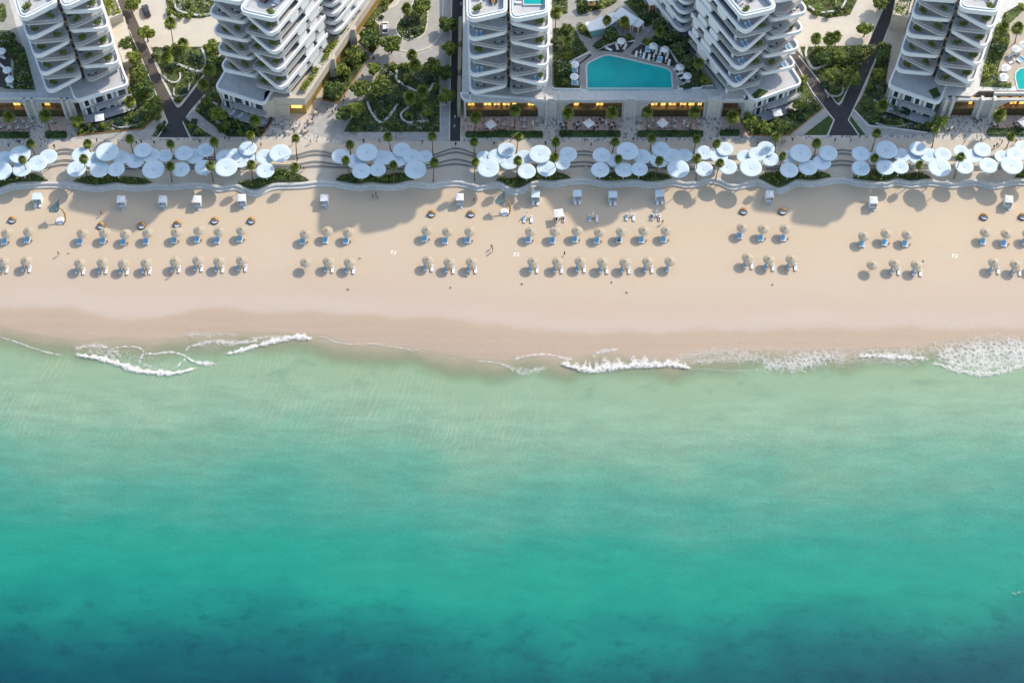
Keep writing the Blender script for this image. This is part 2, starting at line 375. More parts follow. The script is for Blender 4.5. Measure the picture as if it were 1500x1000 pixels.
n.links.new(col, b.inputs['Base Color']); b.inputs['Roughness'].default_value = .28; b.inputs['IOR'].default_value = 1.33; b.inputs['Specular IOR Level'].default_value = .4
bh = math_(n, 'ADD', noise(n, mapping(n, tc, (1, 1.5, 1), R(20)), .9, 5, rough=.65), math_(n, 'MULTIPLY', noise(n, mapping(n, tc, (.5, 1, 1), R(-15)), .15, 3), 2))
bp = N(n, 'ShaderNodeBump', Strength=.10, Distance=.35); n.links.new(bh, bp.inputs['Height']); n.links.new(bp.outputs[0], b.inputs['Normal'])
tr = n.nodes.new('ShaderNodeBsdfTransparent'); mx = n.nodes.new('ShaderNodeMixShader')
tr.inputs[0].default_value = (.93, .97, .94, 1)
edge = math_(n, 'ADD', sh, math_(n, 'MULTIPLY', math_(n, 'SUBTRACT', noise(n, tc, .25, 4), .5), 2.5))
n.links.new(maprange(n, edge, -.3, 8.0, .0, 1.0), mx.inputs[0]); n.links.new(tr.outputs[0], mx.inputs[1]); n.links.new(b.outputs[0], mx.inputs[2])
n.links.new(mx.outputs[0], n.nodes['Material Output'].inputs[0])
xs = np.concatenate([np.arange(-3000, -180, 60.), np.arange(-180, 181, 1.5), np.arange(240, 3001, 60.)])
ys = np.concatenate([np.arange(-3000, 120, 40.), np.arange(120, 205, 2.), np.arange(205, 241, .8)])
def wat_z(X, Y):
    yw = np.interp(X, WATX, WATY); wobble = .9 * np.sin(X * .31) * np.sin(X * .11 + 1) + .25 * np.sin(X * .53 + 2) * np.sin(X * .17)
    return np.full_like(X, WL), {'shore': np.minimum(yw + wobble - Y, 120 + 0 * X)}
struct(grid_mesh('water', xs, ys, wat_z, None, m))
M_bed = mat('sea_bed_sand', (.25, .25, .18), .9)
struct(MB().sheet([(-4000, -4000), (4000, -4000), (4000, 4000), (-4000, 4000)], -6).build('ground', M_bed))

# --- foam along the breaking line: thin raised sheets of bubbles
m = bpy.data.materials.new('foam_bubbles'); m.use_nodes = True; n = m.node_tree; b = n.nodes['Principled BSDF']
tc = n.nodes.new('ShaderNodeTexCoord').outputs['Object']
at = n.nodes.new('ShaderNodeAttribute'); at.attribute_name = 'dens'; de = at.outputs['Fac']
b.inputs['Base Color'].default_value = (.74, .72, .69, 1); b.inputs['Roughness'].default_value = .8
vo = N(n, 'ShaderNodeTexVoronoi', Scale=.8); vo.feature = 'DISTANCE_TO_EDGE'
wn = n.nodes.new('ShaderNodeMixRGB'); wn.blend_type = 'ADD'; wn.inputs[0].default_value = 1.4
nn = N(n, 'ShaderNodeTexNoise', Scale=.8, Detail=3.0); n.links.new(tc, nn.inputs['Vector']); n.links.new(tc, wn.inputs[1]); n.links.new(nn.outputs['Color'], wn.inputs[2])
n.links.new(wn.outputs[0], vo.inputs['Vector'])
lace = maprange(n, vo.outputs['Distance'], 0, .35, 1, 0)
pat = math_(n, 'ADD', math_(n, 'MULTIPLY', lace, .24), math_(n, 'MULTIPLY', noise(n, mapping(n, tc, (.8, 1, 1)), 1.3, 9, .3, .75), 1.0))
a = maprange(n, math_(n, 'ADD', pat, math_(n, 'MULTIPLY', math_(n, 'SUBTRACT', de, 1.0), 1.0)), .14, 1.08)
tr = n.nodes.new('ShaderNodeBsdfTransparent'); mx = n.nodes.new('ShaderNodeMixShader')
n.links.new(a, mx.inputs[0]); n.links.new(tr.outputs[0], mx.inputs[1]); n.links.new(b.outputs[0], mx.inputs[2]); n.links.new(mx.outputs[0], n.nodes['Material Output'].inputs[0])
bp = N(n, 'ShaderNodeBump', Strength=.4, Distance=.3); n.links.new(pat, bp.inputs['Height']); n.links.new(bp.outputs[0], b.inputs['Normal'])
M_foam = m
FO = dict(v=[], f=[], d=[])
def foam(pxs, wid, dens=1.0, rise=.25, lacy=0.0, up=0.5):
    """ribbon along a shore path; wid metres (single or per point); `lacy` fades the landward side"""
    pts = smooth_path(pxs, 6); pts = [P(a, b_, WL) for a, b_ in pts]; n_ = len(pts)
    ws = np.interp(np.linspace(0, 1, n_), np.linspace(0, 1, len(wid)), wid) if isinstance(wid, (list, tuple)) else np.full(n_, wid)
    o = len(FO['v']); M = 7
    for i, p in enumerate(pts):
        a = Vector(pts[max(0, i - 1)]); c_ = Vector(pts[min(n_ - 1, i + 1)]); t = (c_ - a).normalized(); nx, ny = -t.y, t.x
        if ny < 0: nx, ny = -nx, -ny
        wob = 1 + .35 * math.sin(i * 1.7 + o) + .2 * math.sin(i * .61)
        for k in range(M):
            q = (k / (M - 1) - (1 - up)) * ws[i] * wob
            e = min(1, i / 4, (n_ - 1 - i) / 4)
            s = k / (M - 1); prof = math.sin(PI * min(1, max(0, s))) ** .7 if not lacy else (math.sin(PI * min(1, s * (1.6 if s < .3 else 1) + .0)) if s < .3 else (1 - (s - .3) / .7) ** (lacy))
            FO['v'].append((p[0] + nx * q, p[1] + ny * q, WL + .03 + rise * max(0, prof) * e)); FO['d'].append(dens * max(0, prof) * (.15 + .85 * e) if k not in (0, M - 1) else 0)
    for i in range(n_ - 1):
        for k in range(M - 1): FO['f'].append((o + i * M + k, o + (i + 1) * M + k, o + (i + 1) * M + k + 1, o + i * M + k + 1))
def Z1(l): return [(a / 2.5, 430 + b_ / 2.5) for a, b_ in l]
def Z2(l): return [(500 + a / 3, 430 + b_ / 3) for a, b_ in l]
def Z3(l): return [(950 + a / 2.727, 430 + b_ / 2.727) for a, b_ in l]
foam(Z1([(-60, 145), (0, 160), (60, 178), (120, 200), (190, 220), (250, 228)]), .9, .92, .1)
foam(Z1([(262, 222), (310, 232), (360, 240), (430, 260), (490, 282), (560, 292), (620, 296), (680, 286), (735, 268)]), [1.0, 1.8, 2.2, 2.8, 2.6, 2.4, 2.2, 1.4, .8], 1.25, .35, up=.6)
foam(Z1([(262, 215), (300, 196), (350, 190), (400, 200), (430, 222), (450, 250)]), [2.4, 2.6, 2.2, 1.8, 1.2], .92, .06)
foam(Z1([(270, 224), (360, 222), (430, 238), (520, 262), (600, 272), (680, 262)]), [2, 5, 6, 7, 6, 3], .66, .04)
foam(Z1([(300, 218), (350, 212), (400, 222), (440, 245)]), [3.5, 4.5, 4, 2], .74, .05)
foam(Z1([(400, 205), (450, 195), (500, 196), (525, 212), (515, 240), (510, 268)]), .9, 1.0, .06)
foam(Z1([(525, 215), (560, 222), (600, 216), (640, 216), (680, 232), (660, 256), (638, 278)]), 1.0, 1.1, .08)
foam(Z1([(520, 195), (560, 190), (600, 200), (620, 214)]), 1.2, .5, .05)
foam(Z1([(510, 262), (545, 266), (580, 280), (640, 284)]), 1.4, .8, .1)
foam(Z1([(676, 224), (700, 245), (740, 256), (815, 258)]), [.8, 1.2, 1.8, 2.6], 1.15, .25)
foam(Z1([(676, 222), (690, 198), (730, 186), (770, 177), (850, 180), (920, 176), (960, 170)]), [.8, 1.4, 2.4, 2.6, 2, 1.2], .95, .08)
foam(Z1([(815, 222), (850, 220), (880, 212), (950, 192), (1010, 176), (1080, 163), (1120, 165), (1150, 175)]), [1, 1.4, 2, 2.2, 2.6, 2.8, 2.6, 2.2], 1.2, .3, up=.6)
foam(Z1([(690, 170), (700, 150), (760, 152), (830, 148), (900, 160)]), [3.5, 4.2, 2.5, 2, 1.2], .8, .05)
foam(Z1([(910, 170), (940, 164), (1000, 160), (1060, 158)]), [2.0, 2.4, 1.6, 1], .85, .06)
foam(Z1([(1150, 158), (1190, 160), (1220, 174), (1280, 186), (1350, 184), (1420, 192), (1500, 204), (1570, 210)]), .8, .85, .06)
foam(Z1([(290, 208), (420, 214), (520, 235), (640, 240)]), [3, 6, 7, 5], .62, .04)
foam(Z1([(690, 205), (800, 195), (900, 188)]), [3, 6, 3], .62, .04)
foam(Z2([(0, 222), (70, 228), (130, 218), (200, 222), (290, 246), (380, 262), (470, 284), (560, 298)]), .7, .7, .05)
foam(Z2([(560, 296), (640, 300), (710, 312), (750, 330), (800, 344), (860, 336), (930, 318)]), [.8, 1.2, 1.4, 2.6, 4, 3, 1.5], .85, .08)
foam(Z2([(735, 296), (800, 278), (860, 268), (920, 270), (980, 284), (1050, 296)]), 1.1, 1.0, .08)
foam(Z2([(940, 312), (1000, 326), (1060, 346), (1110, 350), (1180, 342), (1280, 330), (1360, 328), (1440, 324), (1500, 330), (1550, 338)]), [1.6, 3.2, 4.2, 4.8, 5.2, 5.0, 4.2, 3.4, 3.0, 2], 1.25, .4, .55, up=.85)
foam(Z2([(1105, 292), (1115, 266), (1150, 254), (1190, 248), (1240, 238)]), [1, 1.8, 2.2, 1.8, 1], .98, .06)
foam(Z2([(1240, 244), (1270, 270), (1300, 292), (1330, 306)]), .7, .55, .05)
foam(Z2([(1440, 296), (1470, 274), (1500, 264), (1560, 268)]), 1.4, .6, .05)
foam(Z3([(-10, 282), (40, 290), (90, 284), (130, 292), (180, 302)]), [3, 3, 2.4, 2, 1], 1.15, .3, .7, up=.8)
foam(Z3([(90, 270), (150, 250), (230, 240), (300, 236), (370, 240), (440, 250), (520, 262)]), [2.5, 4.5, 4.5, 4, 4.5, 4, 3], .76, .06)
foam(Z3([(110, 276), (220, 270), (330, 262), (430, 264), (520, 272)]), [2, 3.5, 3.5, 4.5, 3], .82, .06)
foam(Z3([(150, 300), (230, 302), (330, 308), (430, 306), (500, 300)]), [.6, 1, 1.2, 1.2, .8], .7, .06)
foam(Z3([(420, 288), (500, 284), (580, 280), (640, 270), (700, 252), (740, 236)]), [4, 9, 10, 10, 7, 4], .86, .08)
foam(Z3([(440, 280), (520, 282), (600, 276), (680, 262)]), [3, 5, 6, 4], .86, .08)
foam(Z3([(160, 232), (320, 226), (480, 236), (640, 240), (800, 232), (960, 222)]), [4, 7, 8, 8, 8, 6], .62, .04)
foam(Z3([(1050, 214), (1200, 204), (1350, 196), (1520, 192), (1700, 190)]), [4, 7, 9, 9, 9], .72, .04)
foam(Z3([(560, 235), (680, 232), (800, 236)]), [3, 5, 4], .45, .05)
foam(Z3([(540, 264), (640, 258), (740, 254), (850, 252)]), [5, 7, 7, 4], .82, .06)
foam(Z3([(600, 286), (700, 276), (800, 262)]), [3, 5, 3], .7, .05)
foam(Z3([(760, 262), (860, 268), (980, 272), (1120, 276)]), [3, 6, 6, 5], .66, .04)
foam(Z3([(780, 240), (900, 243), (1020, 246), (1160, 250)]), [5, 7, 7, 8], .78, .05)
foam(Z3([(800, 250), (880, 248), (960, 252), (1060, 257), (1150, 264)]), [1.5, 2.2, 2.4, 2.2, 1.6], 1.1, .15)
foam(Z3([(820, 236), (940, 232), (1060, 228), (1180, 222), (1300, 214), (1420, 208), (1520, 204), (1700, 200)]), [2, 4, 5, 6, 7, 8, 8, 8], .70, .08)
foam(Z3([(1120, 250), (1200, 246), (1300, 236), (1400, 230), (1520, 226), (1700, 224)]), [4, 9, 11, 12, 12, 12], .98, .1)
foam(Z3([(1110, 282), (1160, 284), (1200, 300), (1270, 314), (1330, 320), (1400, 316), (1470, 294), (1550, 285), (1700, 280)]), [1, 1.6, 2.4, 3, 3.2, 3, 2.4, 2.4, 2.4], 1.0, .2)
foam(Z3([(1150, 268), (1240, 280), (1330, 282), (1420, 272), (1520, 258), (1700, 250)]), [4, 8, 9, 8, 7, 7], .98, .12)
me = bpy.data.meshes.new('foam'); me.from_pydata(FO['v'], [], FO['f']); A = me.attributes.new('dens', 'FLOAT', 'POINT'); A.data.foreach_set('value', FO['d'])
for p in me.polygons: p.use_smooth = True
me.materials.append(M_foam); o = bpy.data.objects.new('foam', me); C.objects.link(o); o['kind'] = 'stuff'
# a white-capped swirl far out at the right
FO = dict(v=[], f=[], d=[])
foam([(1452, 866), (1466, 867), (1480, 866), (1490, 871)], [.7, 1.1, .8], .55, .1)
foam([(1478, 869), (1490, 868), (1506, 864)], [1.0, 1.6, 1.2], .75, .15)
foam([(1440, 945), (1452, 946), (1464, 945)], [.4, .5, .4], .55, .08)
me = bpy.data.meshes.new('whitecap'); me.from_pydata(FO['v'], [], FO['f']); A = me.attributes.new('dens', 'FLOAT', 'POINT'); A.data.foreach_set('value', FO['d'])
me.materials.append(M_foam); o = bpy.data.objects.new('whitecap', me); C.objects.link(o); o['kind'] = 'stuff'

# ---------------------------------------------------------------- promenade, plaza, paths
M_prom = mat('promenade_paving', (.55, .485, .40), .75, .07, .35, .05, 5)
M_step = mat('dark_step_band', (.16, .165, .17), .7, .12, 1)
M_plaza = mat('plaza_paving', (.36, .355, .34), .75, .16, .7, .08, 6)
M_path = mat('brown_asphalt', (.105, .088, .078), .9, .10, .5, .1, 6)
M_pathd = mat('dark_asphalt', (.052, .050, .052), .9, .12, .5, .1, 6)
M_drive = mat('pale_driveway', (.56, .52, .44), .8, .06, .3, .05, 3)
M_kerb = mat('white_kerb', (.66, .64, .60), .7, .05, 1)
M_pink = mat('pink_flagstone', (.40, .29, .24), .75, .25, .8, .1, 6, col2=(.42, .36, .31))
def paver(name, c1, c2, sc, mortar=.02):                 # small mixed setts
    m = mat(name, c1, .8, .1, 1); n = m.node_tree; b = n.nodes['Principled BSDF']
    tc = n.nodes.new('ShaderNodeTexCoord').outputs['Object']
    v = N(n, 'ShaderNodeTexVoronoi', Scale=sc); n.links.new(mapping(n, tc, (1, .55, 1)), v.inputs['Vector'])
    s = n.nodes.new('ShaderNodeSeparateColor'); n.links.new(v.outputs['Color'], s.inputs[0])
    n.links.new(ramp(n, s.outputs[0], [(0, c2), (.18, c2), (.24, c1), (1, tuple(q * 1.15 for q in c1))]), b.inputs['Base Color']); return m
M_sett = paver('mixed_setts', (.52, .48, .42), (.25, .25, .25), 2.4)
M_sett2 = paver('pink_setts', (.54, .40, .33), (.33, .245, .205), 2.2)

def px_poly(pts, z): return [P(a, b_, z) for a, b_ in pts]
# upper inland ground: from the step line back
GAPS = [(95, 1), (462, 1), (668, 1.1), (856, .9), (1236, .9)]
def bump_(px):
    return sum(k * math.exp(-((px - g) / 26.) ** 2) for g, k in GAPS)
def wavy(base, amp, z):
    return [P(px, base - amp * bump_(px) + 1.2 * math.sin(px * .045), z) for px in range(-420, 1940, 5)]
inl = wavy(231, 10, GZ)
big_in = [(-420, 300 + 0), (-420, 900), (420, 900), (420, 300)]
def strip_poly(front, back_y): return list(front) + [(front[-1][0], back_y), (front[0][0], back_y)]
def strip_solid(front, back, z0, z1, name, m):
    """solid between two west-east lines"""
    return struct(MB().prism(list(front) + list(back)[::-1], z0, z1).build(name, m))
struct(MB().prism(strip_poly(inl, 640), -1, GZ).build('plaza', M_prom))
levels = [(234.5, 8, GZ - .22), (244, 7, GZ - .45), (248, 4.5, GZ - .68)]
prev = inl
for bs, am, z in levels:
    ln = wavy(bs, am, z)
    strip_solid(ln, [(a, b_ + .5) for a, b_ in wavy(bs - 16, am, z)], -1, z, 'step', M_prom)
    prev = ln
for bs, am, z in [(231, 10, GZ)] + levels:               # dark band along the edge of each step
    ln = wavy(bs, am, z)
    struct(MB().prism([(a, b_ + .03) for a, b_ in ln] + [(a, b_ + .62) for a, b_ in ln[::-1]], z - .01, z + .012).build('step', M_step))
lowf = [(x_, y_ + .05) for x_, y_ in WALLW]
struct(MB().prism(lowf + [(WALLW[-1][0], 292), (WALLW[0][0], 292)], -1, LZ).build('promenade', M_prom))
# the curved sea wall with its two ledges
sw_ = MB().sweep(WALLW, [(-.12, -1.2), (.5, -1.2), (.5, LZ + .14), (-.12, LZ + .14)])
swall = tag(sw_.build('sea_wall', M_stone), 'low wavy pale stone wall dividing the sand from the promenade', 'wall')
led = [(a, b_ + .0) for a, b_ in WALLW]
tag(MB().sweep([(x_, y_ - .13) for x_, y_ in led], [(-.85, -.8), (0, -.8), (0, .42), (-.85, .42)]).build('stone_ledge', M_stone), 'pale stone ledge running along the foot of the wavy beach wall', 'ledge')
# setts strip in front of the shops
M_ = M_sett
def flat(name, pts, m, k=1, z=GZ, px=True):
    return struct(MB().sheet([P(a, b_, z) for a, b_ in pts] if px else pts, z + .004 * k).build(name, m))
flat('paving', [(-400, 198), (-400, 211), (45, 212), (90, 208), (150, 207), (235, 206), (330, 206), (420, 205), (500, 212), (560, 206), (660, 207), (760, 208), (860, 209), (960, 207), (1100, 205), (1260, 202), (1360, 204), (1440, 206), (1900, 206), (1900, 192), (1440, 190), (1260, 198), (1100, 199), (900, 200), (660, 200), (500, 195), (330, 202), (100, 200), (40, 203)], M_sett, 1)
# ---------------------------------------------------------------- inland flat work
# paved aprons
flat('paving', [(676, 171), (1100, 171), (1098, 199.5), (676, 199.5)], M_sett2, 2)
for x0, x1 in ((793, 823), (910, 935), (1030, 1056)):
    flat('paving', [(x0, 172), (x1, 172), (x1 + 6, 199), (x0 - 6, 199)], M_sett, 3)
flat('paving', [(-420, 171), (116, 171), (113, 203), (-420, 203)], M_sett2, 2)
flat('paving', [(42, 172), (64, 172), (68, 202), (38, 202)], M_sett, 3)
flat('paving', [(98, 182), (116, 182), (112, 202), (98, 202)], M_sett, 3)
flat('paving', [(1386, 168), (1900, 168), (1900, 191), (1376, 196)], M_sett2, 2)
flat('paving', [(1376, 172), (1456, 172), (1444, 194), (1376, 197)], M_sett, 3)
flat('paving', [(401, 172), (446, 176), (440, 205), (380, 203)], M_sett, 2)
flat('paving', [(471, 147), (497, 151), (543, 84), (512, 68), (520, 60), (560, 62), (572, 68), (589, 76), (610, 77), (631, 70), (645, 55), (649, 40), (652, 0), (660, 0), (657, 207), (500, 207), (470, 200), (440, 190)], mat('grey_plaza_flags', (.39, .38, .36), .75, .14, .8, .08, 6), 5)
flat('paving', [(222, 201), (241, 176), (190, 190), (112, 200), (110, 204), (222, 205)], mat('grey_plaza_flags', (1, 1, 1)), 6)
flat('paving', [(278, 201), (332, 201.5), (283, 162), (266, 178)], mat('grey_plaza_flags', (1, 1, 1)), 6)
flat('paving', [(1098, 199), (1178, 199), (1215, 168), (1206, 156), (1155, 198)], mat('grey_plaza_flags', (1, 1, 1)), 6)
flat('paving', [(1258, 199), (1376, 197), (1310, 189), (1270, 186), (1248, 158), (1243, 170)], mat('grey_plaza_flags', (1, 1, 1)), 6)
flat('paving', [(1165, 110), (1205, 158), (1230, 150), (1178, 86), (1165, 70)], M_path, 1)
# pale drop-off drives
flat('driveway', [(218, 69), (240, 69), (300, 68.5), (330, 60), (350, 40), (350, -120), (150, -120), (188, 0), (196, 20), (206, 42)], M_drive, 7)
flat('driveway', [(1165, 66.5), (1290, 65.5), (1292, 30), (1310, -110), (1130, -110), (1150, 20)], M_drive, 7)
loop = [(600, -70), (585, 0), (566, 15), (556.5, 31.5), (557.6, 50), (570, 65), (587, 74), (608, 75.6), (629, 69), (643.6, 54.6), (647, 42), (649, 0), (652, -70)]
loop = smooth_path(loop, 4)
flat('driveway', loop, mat('grey_driveway', (.40, .385, .35), .8, .08, .4), 7)
def kerb(pts, z=GZ, wd=.28, h=.12, sm=0, name='kerb'):
    q = smooth_path(pts, sm) if sm else pts
    q = [P(a, b_, z) for a, b_ in q]
    return struct(MB().sweep(q, [(-wd / 2, z - .02), (wd / 2, z - .02), (wd / 2, z + h), (-wd / 2, z + h)]).build(name, M_kerb))
kerb(loop[4:-4], wd=.35)
kerb([(206, 40), (232, 50), (262, 57), (300, 59), (330, 55)], sm=4, wd=.18, h=.02, name='road_line')
kerb([(205, 30), (228, 40), (262, 46), (300, 49), (328, 46)], sm=4, wd=.14, h=.02, name='road_line')
kerb([(1170, 50), (1200, 56), (1236, 57), (1262, 52), (1278, 42), (1286, 28), (1276, 14)], sm=4, wd=.18, h=.02, name='road_line')
# dark asphalt paths
LPATH = [(231, 201.5), (278, 201.5), (267.8, 179.5), (279.8, 162), (319, 117), (352, 78), (345, 60), (325, 79), (297.6, 113.4), (266, 154), (261, 157.5), (257.5, 155), (239, 120), (218, 71), (205, 42), (195, 19), (180, -26), (165, -26), (172, 0), (183, 31), (197, 63), (210, 92), (231, 143), (245.7, 179.5)]
flat('path', LPATH, M_path, 8)
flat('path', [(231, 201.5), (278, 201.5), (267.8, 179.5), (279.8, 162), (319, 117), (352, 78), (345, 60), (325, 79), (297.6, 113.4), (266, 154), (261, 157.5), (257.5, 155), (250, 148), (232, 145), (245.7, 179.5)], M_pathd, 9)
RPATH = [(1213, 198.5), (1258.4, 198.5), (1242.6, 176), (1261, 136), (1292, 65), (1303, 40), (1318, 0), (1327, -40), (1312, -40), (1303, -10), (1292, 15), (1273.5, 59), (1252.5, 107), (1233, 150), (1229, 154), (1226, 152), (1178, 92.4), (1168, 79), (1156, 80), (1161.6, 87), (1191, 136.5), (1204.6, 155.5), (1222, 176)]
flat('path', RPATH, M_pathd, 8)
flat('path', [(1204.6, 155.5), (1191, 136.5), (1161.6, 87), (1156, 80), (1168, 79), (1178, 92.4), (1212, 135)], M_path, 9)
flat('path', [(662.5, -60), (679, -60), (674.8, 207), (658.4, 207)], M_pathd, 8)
for pts in ([(231, 201.5), (245.7, 179.5), (231, 143), (210, 92), (183, 31)], [(278, 201.5), (267.8, 179.5), (279.8, 162), (319, 117), (345, 88)], [(206, 43), (218, 71), (239, 120), (257.5, 155), (261, 157.5), (266, 154), (297.6, 113.4), (322, 82)],
            [(1213, 198.5), (1222, 176), (1191, 136.5), (1164, 90)], [(1258.4, 198.5), (1242.6, 176), (1261, 136), (1292, 65), (1312, 15)], [(1170, 82), (1226, 152), (1229, 154), (1233, 150), (1252.5, 107), (1273.5, 59), (1296, 8)],
            [(662.5, -40), (658.4, 207)], [(679, -40), (674.8, 207)], [(644.7, 154), (656, 154)], [(645, 155), (645, 193)]):
    kerb(pts, wd=.24, h=.06)

# ---------------------------------------------------------------- planting: soil, ground cover, flowers
def poly_area(p): return abs(area(p))
def scatter(poly, n, z, hmin, hmax, size, clumps=0, rng=RNG):
    """leaf quads lying at all angles over a ground polygon, thicker in clumps"""
    xs_ = [p[0] for p in poly]; ys_ = [p[1] for p in poly]; out = []
    cl = []
    if clumps:
        while len(cl) < clumps:
            q = (rng.uniform(min(xs_), max(xs_)), rng.uniform(min(ys_), max(ys_)))
            if inside(q, poly): cl.append((q[0], q[1], rng.uniform(.5, 1.5)))
    got = 0; tries = 0
    while got < n and tries < n * 30:
        tries += 1
        if cl and rng.random() < .6:
            c_ = cl[rng.integers(len(cl))]; q = (c_[0] + rng.normal(0, c_[2] * .6), c_[1] + rng.normal(0, c_[2] * .6)); hh = hmax * 1.6
        else: q = (rng.uniform(min(xs_), max(xs_)), rng.uniform(min(ys_), max(ys_))); hh = hmax
        if not inside(q, poly): continue
        got += 1; out.append((q[0], q[1], z + rng.uniform(hmin, hh)))
    return quads(np.array(out), size, rng)
def quads(cen, size, rng=RNG, up=.55, asp=.6):
    n_ = len(cen)
    nrm = rng.normal(0, 1, (n_, 3)); nrm[:, 2] = np.abs(nrm[:, 2]) + up; nrm /= np.linalg.norm(nrm, axis=1, keepdims=True)
    t = rng.normal(0, 1, (n_, 3)); t -= nrm * np.sum(t * nrm, 1, keepdims=True); t /= np.linalg.norm(t, axis=1, keepdims=True)
    bt = np.cross(nrm, t); s = size * rng.uniform(.6, 1.4, (n_, 1))
    V = np.stack([cen - t * s, cen + bt * s * asp, cen + t * s, cen - bt * s * asp], 1); return V.reshape(-1, 3)
def garden(pts, dens=4.0, z=GZ, leaf=None, flowers=.25, fl=None, size=.33, hmax=.55, soil=None, lift=.10, name='ground_cover'):
    poly = [P(a, b_, z) for a, b_ in pts]; A = poly_area(poly)
    struct(MB().prism(poly, z - .05, z + lift).build('soil', soil or M_soil))
    n_ = int(A * dens); V = scatter(poly, n_, z + lift, .02, hmax, size, clumps=max(2, int(A / 9)))
    k = max(1, len(V) // 4); ms = leaf or [M_leafB, M_leafA]; per = len(V) // 4 // len(ms) * 4
    o = mesh_np(name, V, 4, ms); idx = RNG.integers(0, len(ms), len(V) // 4); o.data.polygons.foreach_set('material_index', idx.astype(np.int32)); o['kind'] = 'stuff'
    if flowers:
        F_ = scatter(poly, int(A * flowers * 3), z + lift, hmax * .5, hmax * 1.3, .12, clumps=max(1, int(A / 25)))
        if len(F_): f_ = mesh_np('flowers', F_, 4, fl or M_flower); f_['kind'] = 'stuff'
    return poly
G_A = [(112, 199), (210, 189), (239, 160), (229, 140), (212, 98), (196, 62), (184, 36), (176, 36), (184, 70), (190, 110), (190, 135), (190, 158), (172, 172), (150, 183), (124, 184), (117, 181)]
garden(G_A, 4.5, leaf=[M_leafA, M_leafB, M_leafC, M_leafA], flowers=.5)
garden([(221.5, 70), (238, 70), (300, 69), (322, 62), (330, 72), (322, 79), (297, 110), (264, 151), (259, 152), (243, 120)], 4.2, leaf=[M_leafB, M_leafA, M_leafC, M_leafD], flowers=.6)
garden([(224, 200), (230, 200.5), (244, 180), (241, 176.5)], 5, leaf=[M_leafB], flowers=.5)
garden([(280, 200.5), (312, 200.5), (271.5, 174), (269, 179)], 5, leaf=[M_leafB, M_leafD], flowers=1.0)
G_B = [(285, 162), (299, 143), (312, 152), (334, 164), (352, 178), (385, 184), (400, 174), (381, 201), (333, 200.5)]
garden(G_B, 4.5, leaf=[M_leafB, M_leafA, M_leafB], flowers=.5)
garden([(323, 100), (330, 96), (318, 135), (330, 158), (302, 142), (300, 139)], 4, leaf=[M_leafB, M_leafA], flowers=.2)
G_M = [(564, 95), (622.7, 95), (643, 105), (644, 193.4), (503, 193.4), (532, 147), (545, 126)]
garden(G_M, 4.0, leaf=[M_leafB, M_leafB, M_leafD, M_leafA], flowers=.7)
garden([(472, 145), (495.6, 150), (540, 84), (512, 70), (490, 100), (474, 130)], 4.5, leaf=[M_leafA, M_leafB], flowers=.15)
garden([(526, 60), (546, 77), (558, 62), (556, 40), (549, 30), (536, 40)], 4.5, leaf=[M_leafB, M_leafA], flowers=.3)
garden([(536, 40), (549, 30), (578, 0), (590, -40), (578, -40), (560, 0), (530, 40)], 4.5, leaf=[M_leafA, M_leafC], flowers=.9)
isl = smooth_path([(620, -30), (626, 0), (626, 31), (621, 50), (604, 58.4), (587, 54.6), (580, 42), (585, 30), (597, 20), (606, 0), (608, -30)], 4)
garden(isl, 5, leaf=[M_leafB, M_leafA], flowers=.6); kerb(isl, wd=.3)
garden([(243, 0), (246, 14), (256, 24), (275, 27), (300, 26), (318, 20), (330, -10), (330, -60), (243, -60)], 4.5, leaf=[M_leafA, M_leafC, M_leafB], flowers=.9)
G_D = [(1088, 178), (1099, 197.5), (1155, 197.5), (1204, 158), (1192, 144), (1174, 112), (1164, 112), (1168, 132), (1172, 150), (1158, 168), (1120, 180), (1096, 172)]
garden(G_D, 4.8, leaf=[M_leafA, M_leafC, M_leafB, M_leafA], flowers=.3)
garden([(1172, 69), (1290, 66.5), (1252, 108), (1231, 149), (1228, 150), (1180, 90)], 4.5, leaf=[M_leafA, M_leafC, M_leafB], flowers=.2)
struct(MB().prism([P(*q, GZ) for q in ((1177, 198), (1211, 198), (1220.5, 176), (1214, 169.5))], GZ - .05, GZ + .09).build('lawn', M_grass))
struct(MB().prism([P(*q, GZ) for q in ((1260, 198), (1267.5, 198), (1246, 170), (1244, 176))], GZ - .05, GZ + .09).build('lawn', M_grass))
G_E = [(1251, 160), (1264, 140), (1292, 66), (1306, 66), (1298, 118), (1302, 146), (1322, 170), (1350, 180), (1378, 180), (1373, 195.5), (1312, 187), (1272, 183)]
garden(G_E, 4.6, leaf=[M_leafB, M_leafA, M_leafD], flowers=.7, fl=M_flower)
garden([(1165, 0), (1190, 22), (1215, 27), (1245, 22), (1256, 0), (1262, -50), (1150, -50)], 4.5, leaf=[M_leafA, M_leafB, M_leafC], flowers=.3, fl=M_flowerP)
kerb([(1310, 188.5), (1272, 184.5), (1250, 161)], wd=.4, h=.3); kerb([(1310, 188.5), (1358, 195)], wd=.4, h=.3)

def rim_wall(pts, z, hgt, wd, name, label, cat, m=None, sm=0, group=None):
    q = smooth_path(pts, sm) if sm else pts
    q = [P(a, b_, z) for a, b_ in q]
    return tag(MB().sweep(q, [(-wd * .38, z - .05), (wd * .38, z - .05), (wd * .38, z + hgt), (-wd * .38, z + hgt)]).build(name, m or M_conc), label, cat, group)
